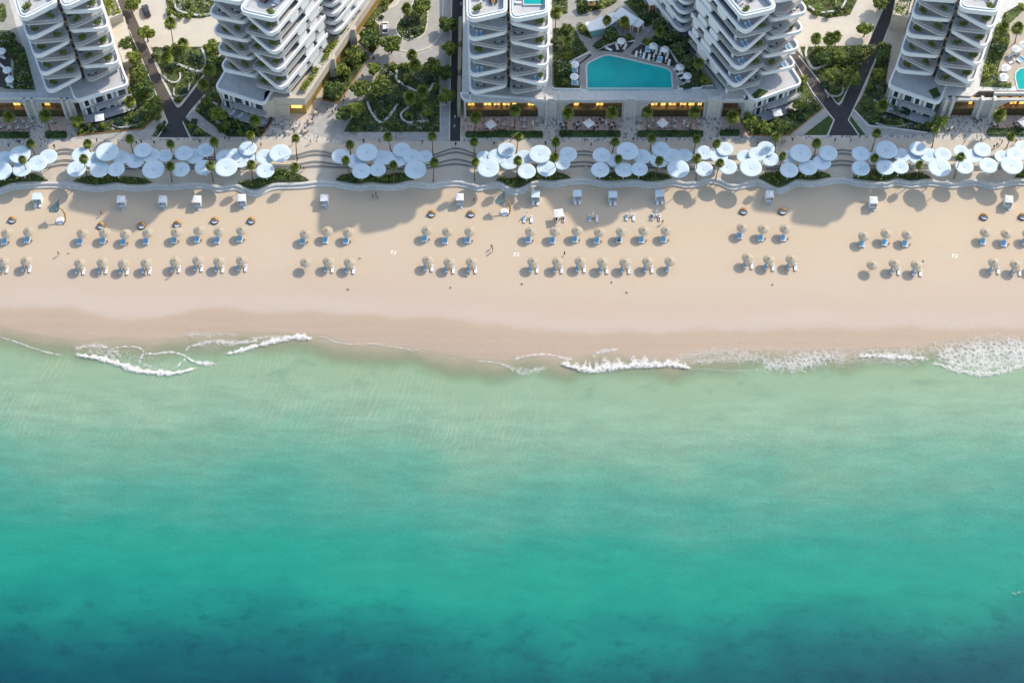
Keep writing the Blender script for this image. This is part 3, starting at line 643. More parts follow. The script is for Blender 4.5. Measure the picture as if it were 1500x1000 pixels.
# low seat walls curling through the gardens
rim_wall([(247, 91), (262, 96), (280, 103), (294, 106), (300, 100), (302, 90), (296, 72)], GZ, .55, .9, 'seat_wall', 'long pale seat wall bent through the triangular garden inside the left forked path', 'seat wall', sm=3)
rim_wall([(240, 112), (248, 120), (258, 122), (264, 116), (264, 108)], GZ, .5, .6, 'seat_wall', 'small hooked seat wall in the lower half of the left triangular garden', 'seat wall', sm=3)
rim_wall([(256, 130), (255, 140), (266, 142), (276, 134), (278, 124)], GZ, .5, .5, 'seat_wall', 'curled seat wall round white flowers near the tip of the left triangular garden', 'seat wall', sm=3)
rim_wall([(582, 104), (581, 118), (596, 128), (612, 137), (622, 140), (632, 130), (636, 118), (634, 112)], GZ, .6, .9, 'seat_wall', 'upper V-shaped seat wall in the shaded square garden left of the central tower', 'seat wall', sm=3)
rim_wall([(538, 150), (544, 166), (556, 180), (566, 176), (580, 158), (587, 146)], GZ, .6, .9, 'seat_wall', 'V-shaped seat wall at the lower left of the shaded square garden', 'seat wall', sm=3)
rim_wall([(599, 158), (588, 168), (590, 176), (598, 181), (612, 180), (628, 178)], GZ, .6, .8, 'seat_wall', 'curved seat wall at the lower right of the shaded square garden', 'seat wall', sm=3)
rim_wall([(1182, 70), (1180, 80), (1186, 96), (1194, 102), (1212, 96), (1232, 86)], GZ, .6, .9, 'seat_wall', 'pale angled seat wall at the top of the right triangular garden', 'seat wall', sm=3)
rim_wall([(1206, 124), (1212, 138), (1226, 142), (1234, 136), (1234, 126)], GZ, .5, .6, 'seat_wall', 'curled seat wall near the tip of the right triangular garden', 'seat wall', sm=3)
rim_wall([(165, 184), (178, 188), (205, 182), (212, 179)], GZ, .5, .5, 'seat_wall', 'pale curved planter wall in the garden beside the leftmost tower', 'seat wall', sm=3)
rim_wall([(288, 160), (312, 174), (330, 187), (331, 183)], GZ, .4, .4, 'seat_wall', 'thin planter wall along the flower bed below the second tower from left', 'seat wall', sm=3)
rim_wall([(1278, 180), (1296, 185), (1320, 185), (1340, 180)], GZ, .5, .5, 'seat_wall', 'pale planter wall in the flower bed below the rightmost tower', 'seat wall', sm=3)
rim_wall([(112, 199.5), (160, 194), (211, 189), (240, 160)], GZ, .25, .35, 'bed_edging', 'rusty edging strip round the garden below the leftmost tower', 'edging', mat('rusty_edge', (.30, .15, .05), .7, .2, 1))
rim_wall([(382, 202), (402, 173)], GZ, .25, .35, 'bed_edging', 'rusty edging strip beside the paved passage under the second tower from left', 'edging', mat('rusty_edge', (.3, .15, .05)))
rim_wall([(1086, 177), (1098, 198.3), (1156, 198.3), (1206, 158)], GZ, .25, .35, 'bed_edging', 'rusty edging strip round the garden below the tower right of the pool', 'edging', mat('rusty_edge', (.3, .15, .05)))
rim_wall([(471, 146), (496, 151.5), (542, 84)], GZ, .25, .35, 'bed_edging', 'rusty edging strip beside the bed under the gold clad wall', 'edging', mat('rusty_edge', (.3, .15, .05)))
rim_wall([(525, 61), (546, 78.5), (560, 62)], GZ, .25, .35, 'bed_edging', 'rusty edging strip round the wedge bed beside the white parked car', 'edging', mat('rusty_edge', (.3, .15, .05)))
rim_wall([(318, 20), (290, 24), (262, 17), (256, 6), (256, -6)], GZ, .6, .8, 'seat_wall', 'curved seat wall in the planted island of the left drop-off drive', 'seat wall', sm=3)
rim_wall([(1184, 10), (1200, 20), (1228, 16), (1238, 4), (1242, -8)], GZ, .6, .8, 'seat_wall', 'curved seat wall in the planted island of the right drop-off drive', 'seat wall', sm=3)

# clipped hedges in front of the shops
def hedge(x0, x1, y0, y1, label, z=GZ, hgt=.9, grp='hedges in front of the shop arcade'):
    poly = rounded([P(x0, y0, z), P(x1, y0, z), P(x1, y1, z), P(x0, y1, z)], .5, 3); A = poly_area(poly)
    root = thing('hedge', label, 'hedge', (0, 0, 0), 0, grp)
    MB().prism(poly, z, z + hgt * .7).build('core', M_leafB, root)
    V = scatter(poly, int(A * 26), z + hgt * .5, 0, hgt * .5, .22, clumps=max(2, int(A / 5)))
    mesh_np('foliage', V, 4, M_leafB, root); return root
hedge(682, 722, 194.5, 202, 'low clipped hedge at left end of the central tower shopfront'); hedge(722, 760, 193.5, 201.5, 'taller clipped hedge in the middle of the central tower shopfront', hgt=1.1); hedge(760, 795, 194, 202, 'low clipped hedge at right end of the central tower shopfront')
hedge(819, 909, 193, 201, 'long clipped hedge under the left pool deck arch'); hedge(934, 1030, 193, 201, 'long clipped hedge under the middle pool deck arch'); hedge(1054, 1083, 192, 199.5, 'short clipped hedge before the tower right of the pool')
hedge(-60, 43, 195, 203, 'long clipped hedge at the far left promenade edge'); hedge(67, 98, 194, 203, 'short clipped hedge before the leftmost tower'); hedge(1446, 1580, 190, 199, 'long clipped hedge at the far right promenade edge')

# planted beds on top of the sea wall (lens shapes)
def wall_bed(x0, x1, hh, label, dn=3.0, cover=None):
    pts = []; n_ = 22
    for i in range(n_ + 1):
        px = x0 + (x1 - x0) * i / n_; wx, wy = P(px, 268, LZ); yb = y_wall(wx) + .95; pts.append((wx, yb))
    top = [(x_, y_ + max(.05, math.sin(PI * i / n_) ** .8 * hh)) for i, (x_, y_) in enumerate(pts)]
    poly = pts + top[::-1]; A = poly_area(poly)
    root = thing('planted_bed', label, 'planted bed', (0, 0, 0), 0, 'planted beds along the top of the sea wall')
    MB().prism(poly, LZ - .05, LZ + .35).build('soil', M_soil, root)
    V = scatter(poly, int(A * 16), LZ + .35, 0, .55, .26, clumps=max(3, int(A / 4)))
    o = mesh_np('foliage', V, 4, [M_leafB, M_leafA, M_leafC], root); o.data.polygons.foreach_set('material_index', RNG.choice([0, 0, 0, 1, 2], len(V) // 4).astype(np.int32))
BEDN = ['before the canopies at left edge of frame', 'before the second canopy group, left half', 'before the second canopy group, middle', 'before the second canopy group under three palms', 'before the third canopy group, left half', 'before the third canopy group, right half', 'below the sunlit middle canopies', 'before the canopies left of the pool', 'before the canopies in front of pool', 'below the canopies right of pool (left)', 'below the canopies right of pool (right)', 'before the canopies left of the right shade', 'in the middle of the right canopies', 'at right end of the frame']
for (x0, x1, hh), nm in zip([(-60, 70, 3.4), (108, 184, 3.0), (167, 222, 2.2), (350, 452, 4.2), (492, 562, 3.6), (550, 606, 3.2), (727, 836, 4.0), (780, 836, .1), (874, 948, 2.8), (934, 984, 2.6), (1112, 1170, 4.6), (1160, 1218, 2.8), (1250, 1334, 3.6), (1488, 1540, 3.2)], BEDN):
    if hh > .5: wall_bed(x0, x1, hh, 'dense green shrub bed on the sea wall ' + nm)
wall_bed(1312, 1364, 2.2, 'small lens of green shrubs on sea wall at the edge of the right shade')
# ---------------------------------------------------------------- apartment towers
M_tglass = mat('tower_glazing', (.10, .115, .13), .12, .3, .4, spec=.6)
FH = 3.75; Z0 = 13.2; NF = 8; HW = 10.7; PZ = 9.5
M_roofrim = mat('pale_aqua_glass_balustrade', (.62, .68, .69), .35, .04, 1)
M_slab_under = M_white2
m = bpy.data.materials.new('clear_balustrade_glass'); m.use_nodes = True; n = m.node_tree; b = n.nodes['Principled BSDF']
b.inputs['Base Color'].default_value = (.42, .46, .48, 1); b.inputs['Roughness'].default_value = .1
tr = n.nodes.new('ShaderNodeBsdfTransparent'); mx = n.nodes.new('ShaderNodeMixShader'); mx.inputs[0].default_value = .38
n.links.new(tr.outputs[0], mx.inputs[1]); n.links.new(b.outputs[0], mx.inputs[2]); n.links.new(mx.outputs[0], n.nodes['Material Output'].inputs[0])
M_bal = m
def stadium(a0, a1, z0, z1, n_=6):
    r = (z1 - z0) / 2; rr = min(r * .8, (a1 - a0) / 2 * .8); out = []
    for (ca, cz, s0) in ((a1 - rr, z0 + r, -PI / 2), (a0 + rr, z0 + r, PI / 2)):
        for k in range(n_ + 1):
            t = s0 + PI * k / n_; out.append((ca + rr * math.cos(t), cz + r * math.sin(t)))
    return out
def uvz_prism(mb, pts, u0, u1):                           # prism along u of a (v,z) outline
    n_ = len(pts); o = len(mb.v)
    mb.v += [(u0, a, z) for a, z in pts] + [(u1, a, z) for a, z in pts]
    mb.f += [tuple(range(o, o + n_)), tuple(range(o + 2 * n_ - 1, o + n_ - 1, -1))] + [(o + i, o + (i + 1) % n_, o + n_ + (i + 1) % n_, o + n_ + i) for i in range(n_)]
def tower(nm, label, org, rot, w_left_even=True, D1=30.0, long_side=0, seedv=0):
    """two stacks of balconies (left and right) with alternately slanted fronts"""
    root = thing('apartment_tower', label, 'apartment tower', (org[0], org[1], 0), rot, 'white apartment towers along the beach')
    rnd = random.Random(seedv)
    for s in (-1, 1):
        ui, uo = s * .45, s * HW
        D = D1 if s == long_side else 30.0
        for k in range(NF + 1):
            z = Z0 + k * FH; roof = k == NF
            isW = (k % 2 == 0) == ((s == -1) == w_left_even)
            vo, vi = (-1.5, 1.5) if isW else (1.2, -1.25)
            ro, ri = (2.4, 1.6) if isW else (1.9, 2.2)
            dr = 0 if isW else .35                                # set in a little at the sides
            poly = [(uo - s * dr, vo), (ui, vi), (ui, D), (uo - s * dr, D)]
            rp = rounded(poly, [ro, ri, 0, 0], 7)
            nn = len(rp)
            fl = MB().prism(rp, z - .32, z).build('balcony', M_white if isW else M_white2, root)
            if isW or roof:                                       # path from inner back round the front to the outer back
                path = [poly[2]] + [rp[i] for i in range(15, 7, -1)] + [rp[i] for i in range(7, -1, -1)] + [poly[3]]
                sg = 1 if s == 1 else -1
                th = .34; hh = 1.25 if roof else .95
                q = 1 if area([path[0], path[5], path[-1]]) > 0 else -1  # interior side
                MB().sweep(path, [(-.10 * q, z - .38), (-.14 * q, z + hh), (th * q, z + hh), (th * q, z - .02), (.1 * q, z - .38)]).build('parapet', M_white, fl, smooth=False)
                if roof: MB().sweep(path, [((th + .10) * q, z + .2), ((th + .10) * q, z + 1.5), ((th + .55) * q, z + 1.5), ((th + .55) * q, z + .2)]).build('glass_balustrade', M_roofrim, fl)
            else:
                path = [poly[2]] + [rp[i] for i in range(15, 7, -1)] + [rp[i] for i in range(7, -1, -1)] + [poly[3]]
                q = 1 if area([path[0], path[5], path[-1]]) > 0 else -1
                MB().sweep(path, [(-.06 * q, z - .34), (-.06 * q, z + .16), (.22 * q, z + .16), (.22 * q, z - .34)]).build('slab_edge', M_rail, fl)
                g = MB().sweep(path, [(.06 * q, z + .16), (.06 * q, z + 1.0), (.10 * q, z + 1.0), (.10 * q, z + .16)]).build('glass_balustrade', M_bal, fl)
                MB().sweep(path, [(.03 * q, z + 1.0), (.03 * q, z + 1.07), (.14 * q, z + 1.07), (.14 * q, z + 1.0)]).build('handrail', M_rail, fl)
            ins = [(uo - s * (dr + .5), vo + .55), (ui + s * .5, vi + .55), (ui + s * .5, D - .5), (uo - s * (dr + .5), D - .5)]
            MB().prism(rounded(ins, [ro * .8, ri * .8, 0, 0], 5), z + .004, z + .03).build('deck', M_deck, fl)
            if not roof and rnd.random() < .7 and not (isW and False):   # a strip of warmer tiles or planter bench along the rail
                t0, t1 = (.15, .6) if isW else (.35, .85)
                a = Vector((uo - s * 1.4, vo + .75)); b_ = Vector((ui + s * 1.0, vi + .75)); p0 = a.lerp(b_, t0); p1 = a.lerp(b_, t1); d = (b_ - a).normalized(); nv = Vector((-d.y, d.x))
                if nv.y < 0: nv = -nv
                MB().prism([tuple(p0), tuple(p1), tuple(p1 + nv * .7), tuple(p0 + nv * .7)], z + .035, z + .08).build('tile_strip', M_deck2, fl)
        # walls behind the balconies, floor by floor (k = -1 is the storey standing on the podium)
        for k in range(-1, NF):
            z = Z0 + k * FH if k >= 0 else PZ + .02; zt = Z0 + (k + 1) * FH - .33
            fv = 3.3; su = uo - s * 1.5; x0, x1 = sorted((ui + s * .35, su))
            DD = D1 if s == long_side else 30.0
            wl = MB().box(x0, x1, fv, DD - .4, z + .02, zt).build('window_wall', M_tglass, root)
            fr = MB(); nb = 5
            for i in range(nb + 1):
                x = x0 + (x1 - x0) * i / nb; fr.box(x - .07, x + .07, fv - .10, fv - .01, z + .04, zt - .02)
            fr.box(x0 - .02, x1 + .02, fv - .13, fv - .012, zt - .30, zt - .022)
            fr.box(x0 - .02, x1 + .02, fv - .13, fv - .012, z + .03, z + .16)
            i0 = rnd.randrange(nb); fr.box(x0 + (x1 - x0) * (i0 + .06) / nb, x0 + (x1 - x0) * (i0 + .94) / nb, fv - .06, fv - .015, z + .2, zt - .3)
            fr.build('window_frame', M_frame, wl)
            # white panels with rounded ends along the side; the gaps between read as lens-shaped windows
            v = fv + .6 + (2.2 if k % 2 else 0); pl = 4.6 if s == long_side else 5.2
            ub = su + s * .02; ut = su + s * (1.0 if k % 2 else 1.15)
            if s == long_side: pn_first = 5.5
            else: pn_first = 0
            MB().box(min(su + s * .012, su + s * .3), max(su + s * .012, su + s * .3), fv - .3, fv + .5, z + .03, zt - .02).build('corner_pier', M_white, root)
            v += pn_first * (.6 + .4 * (k % 3))
            while v < DD - 1:
                e = min(v + pl * rnd.uniform(.8, 1.15), DD - .5)
                if e - v > 1.6: pn = MB(); uvz_prism(pn, stadium(v, e, z + .04, zt - .03), *sorted((ub, ut))); pn.build('side_panel', M_white, root)
                v = e + rnd.choice((1.3, 1.8, 2.8))
        # unseen penthouse set back on the roof, added for its shadow
        z = Z0 + NF * FH
        x0, x1 = sorted((ui + s * .8, uo - s * 1.8))
        wl = MB().box(x0, x1, 10.5, 28, z + .05, z + 3.6).build('unseen_penthouse_wall', M_glass, root)
        fr = MB()
        for i in range(6): xx = x0 + (x1 - x0) * i / 5; fr.box(xx - .1, xx + .1, 10.36, 10.49, z + .06, z + 3.58)
        fr.build('window_frame', M_frame, wl)
        MB().prism(rounded([(x0 - .7, 9.2), (x1 + .7, 9.2), (x1 + .7, 28.6), (x0 - .7, 28.6)], [2, 2, 0, 0], 5), z + 3.6, z + 4.2).build('unseen_penthouse_roof', M_white, root)
    # dark slot between the two stacks with small niches, amber light painted as their colour
    sl = MB().box(-.44, .44, 4.2, 29.5, PZ, Z0 + NF * FH - .4).build('core_wall', M_glass, root)
    li = MB()
    for k in range(NF): li.box(-.3, .3, 3.7, 4.18, Z0 + k * FH + 1.4, Z0 + k * FH + 2.2)
    li.build('niche', mat('amber_light_niche', (.42, .22, .10), .7, .2, 2), root)
    return root
def at_front(px, py): return P(px, py, Z0 - .35)
TW = {}
oA = at_front(124.5, 119.5); oB = at_front(372, 121); oC = at_front(745, 134.5); oD = at_front(1117, 117.5); oE = at_front(1366, 117.5)
rA, rB, rC, rD, rE = R(20), R(-30), R(0), R(30), R(-22)
def local(o, r, p): dx, dy = p[0] - o[0], p[1] - o[1]; return (dx * math.cos(r) + dy * math.sin(r), -dx * math.sin(r) + dy * math.cos(r))
def world(o, r, u, v): return (o[0] + u * math.cos(r) - v * math.sin(r), o[1] + u * math.sin(r) + v * math.cos(r))
dB = local(oB, rB, P(492, 27, Z0 + FH)); dD = local(oD, rD, P(997, 22, Z0 + FH))
TW['A'] = tower('A', 'leftmost white balcony tower with dining set on its roof terrace', oA, rA, True, 30, 0, 1)
TW['B'] = tower('B', 'white balcony tower with long sunlit flank, second from left above the gold wall', oB, rB, True, 21.5, 1, 2)
TW['C'] = tower('C', 'narrow white balcony tower left of the big pool with green plunge pool on roof', oC, rC, True, 30, 0, 3)
TW['D'] = tower('D', 'white balcony tower with long shaded flank right of the big pool', oD, rD, False, 21.5, -1, 4)
TW['E'] = tower('E', 'rightmost white balcony tower with a sunlit thin right side', oE, rE, True, 30, 0, 5)
print('notch', dB, dD)
# the lower rear wings with curved balconies that carry on behind the long flanks
def rear_wing(label, o, r, s, u_off, v0, v1):
    root = thing('rear_wing', label, 'apartment wing', (o[0], o[1], 0), r)
    for k in range(-1, NF + 1):
        z = Z0 + k * FH if k >= 0 else PZ + .02
        if k >= 0:
            uo = s * (HW + (.0 if k % 2 else .35)); poly = rounded([(uo, v0), (0, v0 + .01), (0, v1), (uo, v1)], [2.8, 0, 0, 0], 8)
            fl = MB().prism(poly, z - .32, z).build('balcony', M_white, root)
            path = [(0, v0)] + poly[8::-1] + [(uo, v1)]
            q = 1 if area([path[0], path[5], path[-1]]) > 0 else -1
            MB().sweep(path, [(-.1 * q, z - .36), (-.1 * q, z + .9), (.3 * q, z + .9), (.3 * q, z - .36)]).build('parapet', M_white, fl)
        if k < NF:
            x0, x1 = sorted((0, s * (HW - 1.6))); wl = MB().box(x0, x1, v0 + 2, v1 - .4, z + .02, z + FH - .34 if k >= 0 else Z0 - .33).build('window_wall', M_tglass, root)
            v = v0 + 4.5 + (k % 2) * 2
            while v < v1 - 4:
                pn = MB(); uvz_prism(pn, stadium(v, v + 4.4, z + .04, z + FH - .38 if k >= 0 else Z0 - .4), *sorted((s * (HW - 1.59), s * (HW - .5)))); pn.build('side_panel', M_white, root); v += 4.4 + 1.9
    return root
rear_wing('rear wing with rounded balconies behind the second tower from left', oB, rB, 1, 0, 25, 46)
rear_wing('rear wing with rounded balconies behind the tower right of the pool', oD, rD, -1, 0, 25, 46)

# ---------------------------------------------------------------- podium buildings
def rim(pts2, z, m=None, hgt=.55, th=.45, closed=False, parent=None, name='parapet'):
    p = pts2; c_ = (sum(a for a, b in p) / len(p), sum(b for a, b in p) / len(p))
    q = 1 if area([p[0], p[len(p) // 2], p[-1]]) > 0 else -1
    return MB().sweep(p, [(-.06 * q, z - .75), (-.10 * q, z + hgt), (th * q, z + hgt), (th * q, z), (.1 * q, z - .75)], closed).build(name, m or M_white2, parent)
def arcade(mb, xs, y, z0, z1, open_top, fillet_l, fillet_r, th=.9):
    """front wall of piers and flat-topped openings; xs = [(x0,x1)] openings; wall from xs_lo to xs_hi handled by caller"""
    for (x0, x1), fl, fr in zip(xs, fillet_l, fillet_r):
        mb.box(x0, x1, y, y + th, open_top, z1)
        for side, rr in ((0, fl), (1, fr)):
            if rr <= 0: continue
            cx = x0 if side == 0 else x1; sg = 1 if side == 0 else -1
            pts = [(cx, open_top + .001)] + [(cx + sg * (rr - rr * math.sin(t)), open_top + .001 - rr + rr * math.cos(t)) for t in [PI / 2 * i / 7 for i in range(8)]][::-1]
            n_ = len(pts); o = len(mb.v); mb.v += [(a, y, z) for a, z in pts] + [(a, y + th, z) for a, z in pts]
            mb.f += [tuple(range(o, o + n_)), tuple(range(o + 2 * n_ - 1, o + n_ - 1, -1))] + [(o + i, o + (i + 1) % n_, o + n_ + (i + 1) % n_, o + n_ + i) for i in range(n_)]
def shop_front(parent, x0, x1, yb, lit, amount):
    """two-storey shop front: bronze glazing below, a recessed lit gallery of wood and amber windows above"""
    yf = yb - 6.4; zm = 4.9; rnd = random.Random(int(x0 * 10))
    MB().box(x0, x1, yf + 1.75, yf + 2.0, zm, PZ - .6).build('gallery_wall', M_wood, parent)
    MB().box(x0, x1, yf + .3, yf + 1.74, zm - .3, zm).build('gallery_floor', mat('warm_floor', (.34, .22, .11), .5, .25, .7), parent)
    MB().box(x0, x1, yf + .35, yf + .5, GZ, zm - .31).build('shop_glazing', M_olive, parent)
    g = MB()
    for i in range(int((x1 - x0) / 2.2) + 1): xx = x0 + .1 + i * 2.2; g.box(xx - .04, xx + .04, yf + .28, yf + .34, GZ + .05, zm - .32)
    g.box(x0, x1, yf + .26, yf + .34, zm - .30, zm + .02); g.box(x0, x1, yf + .20, yf + .30, GZ + .01, GZ + .22); g.build('shopfront_frame', mat('bronze_trim', (.18, .11, .04), .5, .2, 1), parent)
    x = x0 + .5
    while x < x1 - 1.4:
        wd = rnd.uniform(1.1, 2.2)
        if rnd.random() < amount:
            w_ = MB().box(x, min(x + wd, x1 - .3), yf + 1.65, yf + 1.74, zm + .2, PZ - 1.4).build('lit_window', M_ambglass, parent)
            f_ = MB(); xe = min(x + wd, x1 - .3)
            for xx in (x, (x + xe) / 2, xe): f_.box(xx - .04, xx + .04, yf + 1.58, yf + 1.645, zm + .15, PZ - 1.35)
            f_.build('frame', M_dark, w_)
        x += wd + rnd.uniform(.4, 1.0)
    for i in range(int((x1 - x0) / 1.5)):
        if rnd.random() < .75: MB().lathe([(.02, zm + .01), (.28, zm + .01), (.33, zm + .55), (.30, zm + .7), (.02, zm + .45)], 8, (x0 + .9 + i * 1.5, yf + .85 + .3 * (i % 2))).build('gallery_chair', mat('walnut_seating', (.20, .12, .07), .6, .3, 2) if i % 3 else M_leafA, parent)
def Xg(px, py=172): return P(px, py, GZ)[0]
YF = P(745, 172, GZ)[1]
pod = thing('podium_building', 'long low arcade building carrying the pool deck and the central tower', 'podium building', (0, 0, 0))
X0, X1 = Xg(680), Xg(1092)
ops = [(Xg(683), Xg(788)), (Xg(824), Xg(910)), (Xg(939), Xg(1029)), (Xg(1056), Xg(1086))]
wall = MB(); arcade(wall, ops, YF, GZ, PZ - .5, PZ - 1.2, [.3, 3.4, 3.8, .3], [3.6, .2, .2, .3])
cur = X0
for a, b_ in ops + [(X1, X1)]: wall.box(cur, a, YF, YF + .9, GZ, PZ - .5); cur = b_
wall.build('arcade_wall', M_conc, pod)
for a, b_ in ((800, 813), (914, 929), (1035, 1051)):
    xa, xb = Xg(a), Xg(b_); poly = [(xa, YF + .5), (xa, YF - 1.5), (xb, YF - 1.5), (xb, YF + .5)]; top = [(xa, YF + 1.6), (xa, YF - .4), (xb, YF - .4), (xb, YF + 1.6)]
    but = MB(); but.box(xa + .25, xb - .25, YF - .25, YF + .9, GZ, PZ + .9)
    for q in (xa, xb): but.box(q - .28, q + .28, YF - .75, YF + 1.4, GZ, PZ + 1.0)
    but.build('pier', M_stone, pod)
for (a, b_), amt in zip(ops, (.75, .6, .9, .3)): shop_front(pod, a, b_, YF + 6.4, True, amt)
bx = MB().prism([(X0, YF + 6.75), (X1, YF + 6.75), (X1 - 2, YF + 70), (X0, YF + 70)], GZ, PZ - .5); bx.box(X0, X0 + .4, YF + .9, YF + 6.75, GZ, PZ - .5); bx.build('wall', M_beige, pod)
roofp = rounded([(X0 - .5, YF - .15), (X1, YF - .15), (X1 + .5, YF + 12), (X1, YF + 70), (X0 - .5, YF + 70)], [2.2, 0, 0, 0, 0], 6)
MB().prism(roofp, PZ - .5, PZ).build('roof', M_stone, pod)
rim([(X0 - .5, YF + 60)] + roofp[6::-1][:7] + [(Xg(799), YF - .15)], PZ, parent=pod)
for a, b_ in ((814, 913), (930, 1034), (1052, 1090)):
    rim([(Xg(a), YF + 1.2), (Xg(a), YF - .15), (Xg(b_), YF - .15), (Xg(b_), YF + 1.2)], PZ, M_stone, .5, .4, parent=pod)
# rounded screen walls along the left side of the central tower
for y0, y1, lab in ((172, 126, 'lower rounded olive screen wall beside the dark path left of central tower'), (118, 84, 'middle rounded olive screen wall beside the dark path'), (76, 40, 'upper rounded olive screen wall beside the dark path')):
    a = P(676.5, y0, GZ)[1]; b_ = P(677, y1, GZ)[1]; xx = X0 - 1.9
    tag(MB().prism(rounded([(xx, a), (xx + 1.0, a), (xx + 1.0, b_), (xx, b_)], .45, 4), GZ, 6.5).build('screen_wall', mat('olive_render', (.33, .31, .20), .75, .08, .5)), lab, 'screen wall')

def corner_block(label, p0, p1, depth=9.0, seedv=0, nwin=4):
    a = P(*p0, PZ); b_ = P(*p1, PZ); d = Vector((b_[0] - a[0], b_[1] - a[1])); L = d.length; ang = math.atan2(d.y, d.x)
    root = thing('corner_block', label, 'low building', (a[0], a[1], 0), ang)
    MB().box(.6, L - .6, .72, depth, GZ, PZ - .35).build('wall', M_white2, root)
    rp = rounded([(-.3, 0), (L + .3, 0), (L + .3, depth + 3), (-.3, depth + 3)], [1.8, 1.8, 0, 0], 6)
    rf = MB().prism(rp, PZ - .35, PZ + .02).build('roof', M_deck, root)
    path = [(L + .3, depth + 3)] + rp[13:6:-1] + rp[6::-1] + [(-.3, depth + 3)]
    q = 1 if area([path[0], path[6], path[-1]]) > 0 else -1
    MB().sweep(path, [(-.1 * q, PZ - .5), (-.12 * q, PZ + .75), (.4 * q, PZ + .75), (.4 * q, PZ + .03), (.15 * q, PZ - .5)]).build('parapet', M_white, rf)
    MB().sweep([(x_, y_ + .02) for x_, y_ in path], [(.25 * q, PZ - .85), (.25 * q, PZ - .52), (.42 * q, PZ - .52), (.42 * q, PZ - .85)]).build('soffit_trim', mat('bronze_trim', (.18, .11, .04), .5, .2, 1), rf)
    for fz, fh_ in ((5.9, 2.6), (2.2, 2.7)):
        for i in range(nwin):
            u0 = 1.0 + (L - 2) * i / nwin + .25; u1 = 1.0 + (L - 2) * (i + 1) / nwin - .25
            w_ = MB().box(u0, u1, .58, .71, fz, fz + fh_).build('window', M_glass, root)
            cu = MB(); cw = (u1 - u0) * .27
            cu.box(u0 + .05, u0 + .05 + cw, 0.50, .575, fz + .1, fz + fh_ - .1)
            if i % 2 == 0: cu.box(u1 - .05 - cw, u1 - .05, 0.50, .575, fz + .1, fz + fh_ - .1)
            cu.build('curtain', M_fabW, w_)
            f_ = MB()
            for uu in (u0 - .05, (u0 + u1) / 2 - .04, u1 - .05): f_.box(uu, uu + .1, .46, .495, fz, fz + fh_)
            f_.build('frame', M_dark, w_)
    bp_ = rounded([(L * .30, -1.0), (L + .2, -1.0), (L + .2, .45), (L * .30, .45)], [1.2, 1.2, 0, 0], 5)
    bl = MB().prism(bp_, 5.05, 5.4).build('balcony', M_conc, root)
    path = [(L + .2, .45)] + bp_[11:5:-1] + bp_[5::-1] + [(L * .3, .45)]
    q = 1 if area([path[0], path[5], path[-1]]) > 0 else -1
    MB().sweep(path, [(0, 5.4), (0, 6.3), (.12 * q, 6.3), (.12 * q, 5.4)]).build('balustrade', M_bal, bl)
    tp = rounded([(-.2, -3.2), (L + .8, -3.2), (L + .8, 1.25), (-.2, 1.25)], [1.5, 2, 0, 0], 6)
    t = MB().prism(tp, GZ, GZ + .3).build('ground_terrace', M_deck, root)
    path = [(L + .8, 1.25)] + tp[13:6:-1] + tp[6::-1] + [(-.2, 1.25)]
    q = 1 if area([path[0], path[6], path[-1]]) > 0 else -1
    MB().sweep(path, [(0, GZ + .2), (0, GZ + 1.2), (.15 * q, GZ + 1.2), (.15 * q, GZ + .2)]).build('terrace_wall', M_dark, t)
    return root, a, ang, L
cbA = corner_block('two-storey corner block with white curtains under the leftmost tower', (112, 150), (188, 126.5), 10)
cbB = corner_block('two-storey corner block with twin sunbeds under the second tower from left', (316, 132), (387, 154), 9)
cbD = corner_block('two-storey corner block with white parasol terrace under the tower right of the pool', (1103, 150.5), (1174, 125), 9)
cbE = corner_block('two-storey corner block with white curtains under the rightmost tower', (1301, 128), (1374, 153), 9)

def podium(label, roof_px, wall_m, rim_px=None, rim_m=None):
    root = thing('podium_building', label, 'podium building', (0, 0, 0))
    p = [P(a, b_, PZ) for a, b_ in roof_px]
    MB().prism(p, GZ - .1, PZ - .01).build('wall', wall_m, root)
    if rim_px: rim([P(a, b_, PZ) for a, b_ in rim_px], PZ, rim_m, parent=root)
    return root
# A
pA = thing('podium_building', 'arcaded podium under the leftmost tower', 'podium building')
opsA = [(Xg(-60), Xg(41)), (Xg(66), Xg(97))]; wall = MB(); arcade(wall, opsA, YF, GZ, PZ - .5, PZ - 1.2, [1, 1.2], [1.5, 1.0])
for a, b_ in ((Xg(-300), Xg(-60)), (Xg(41), Xg(66)), (Xg(97), Xg(114))): wall.box(a, b_, YF, YF + .9, GZ, PZ - .5)
wall.build('arcade_wall', M_conc, pA)
for a in (45, 56, 99, 107): MB().box(Xg(a) - .3, Xg(a) + .3, YF - .7, YF + .6, GZ, PZ + .4).build('pier', M_stone, pA)
for a, b_ in opsA: shop_front(pA, a, b_, YF + 6.4, True, .4)
rl = [P(-300, 144, PZ), P(98, 144, PZ), P(113, 148, PZ), P(183, 124, PZ), P(176, 88, PZ), P(160, 30, PZ), P(120, -90, PZ), P(-300, -90, PZ)]
MB().prism(rl, PZ - .5, PZ - .006).build('roof', M_conc, pA); MB().prism([(x_ if x_ > -90 else x_, y_ + (6.8 if y_ < YF + 6 and x_ < P(120, 140, PZ)[0] else 0)) for x_, y_ in rl[:1] + [rl[1]] + rl[3:]], GZ, PZ - .52).build('wall', M_beige, pA)
rim([P(-300, 144.6, PZ), P(97, 144.6, PZ), P(112, 149, PZ)][::-1], PZ, M_stone, .4, parent=pA)
rim([P(183, 118, PZ), P(178, 90, PZ), P(160, 29, PZ)], PZ, M_beige, .5, parent=pA)
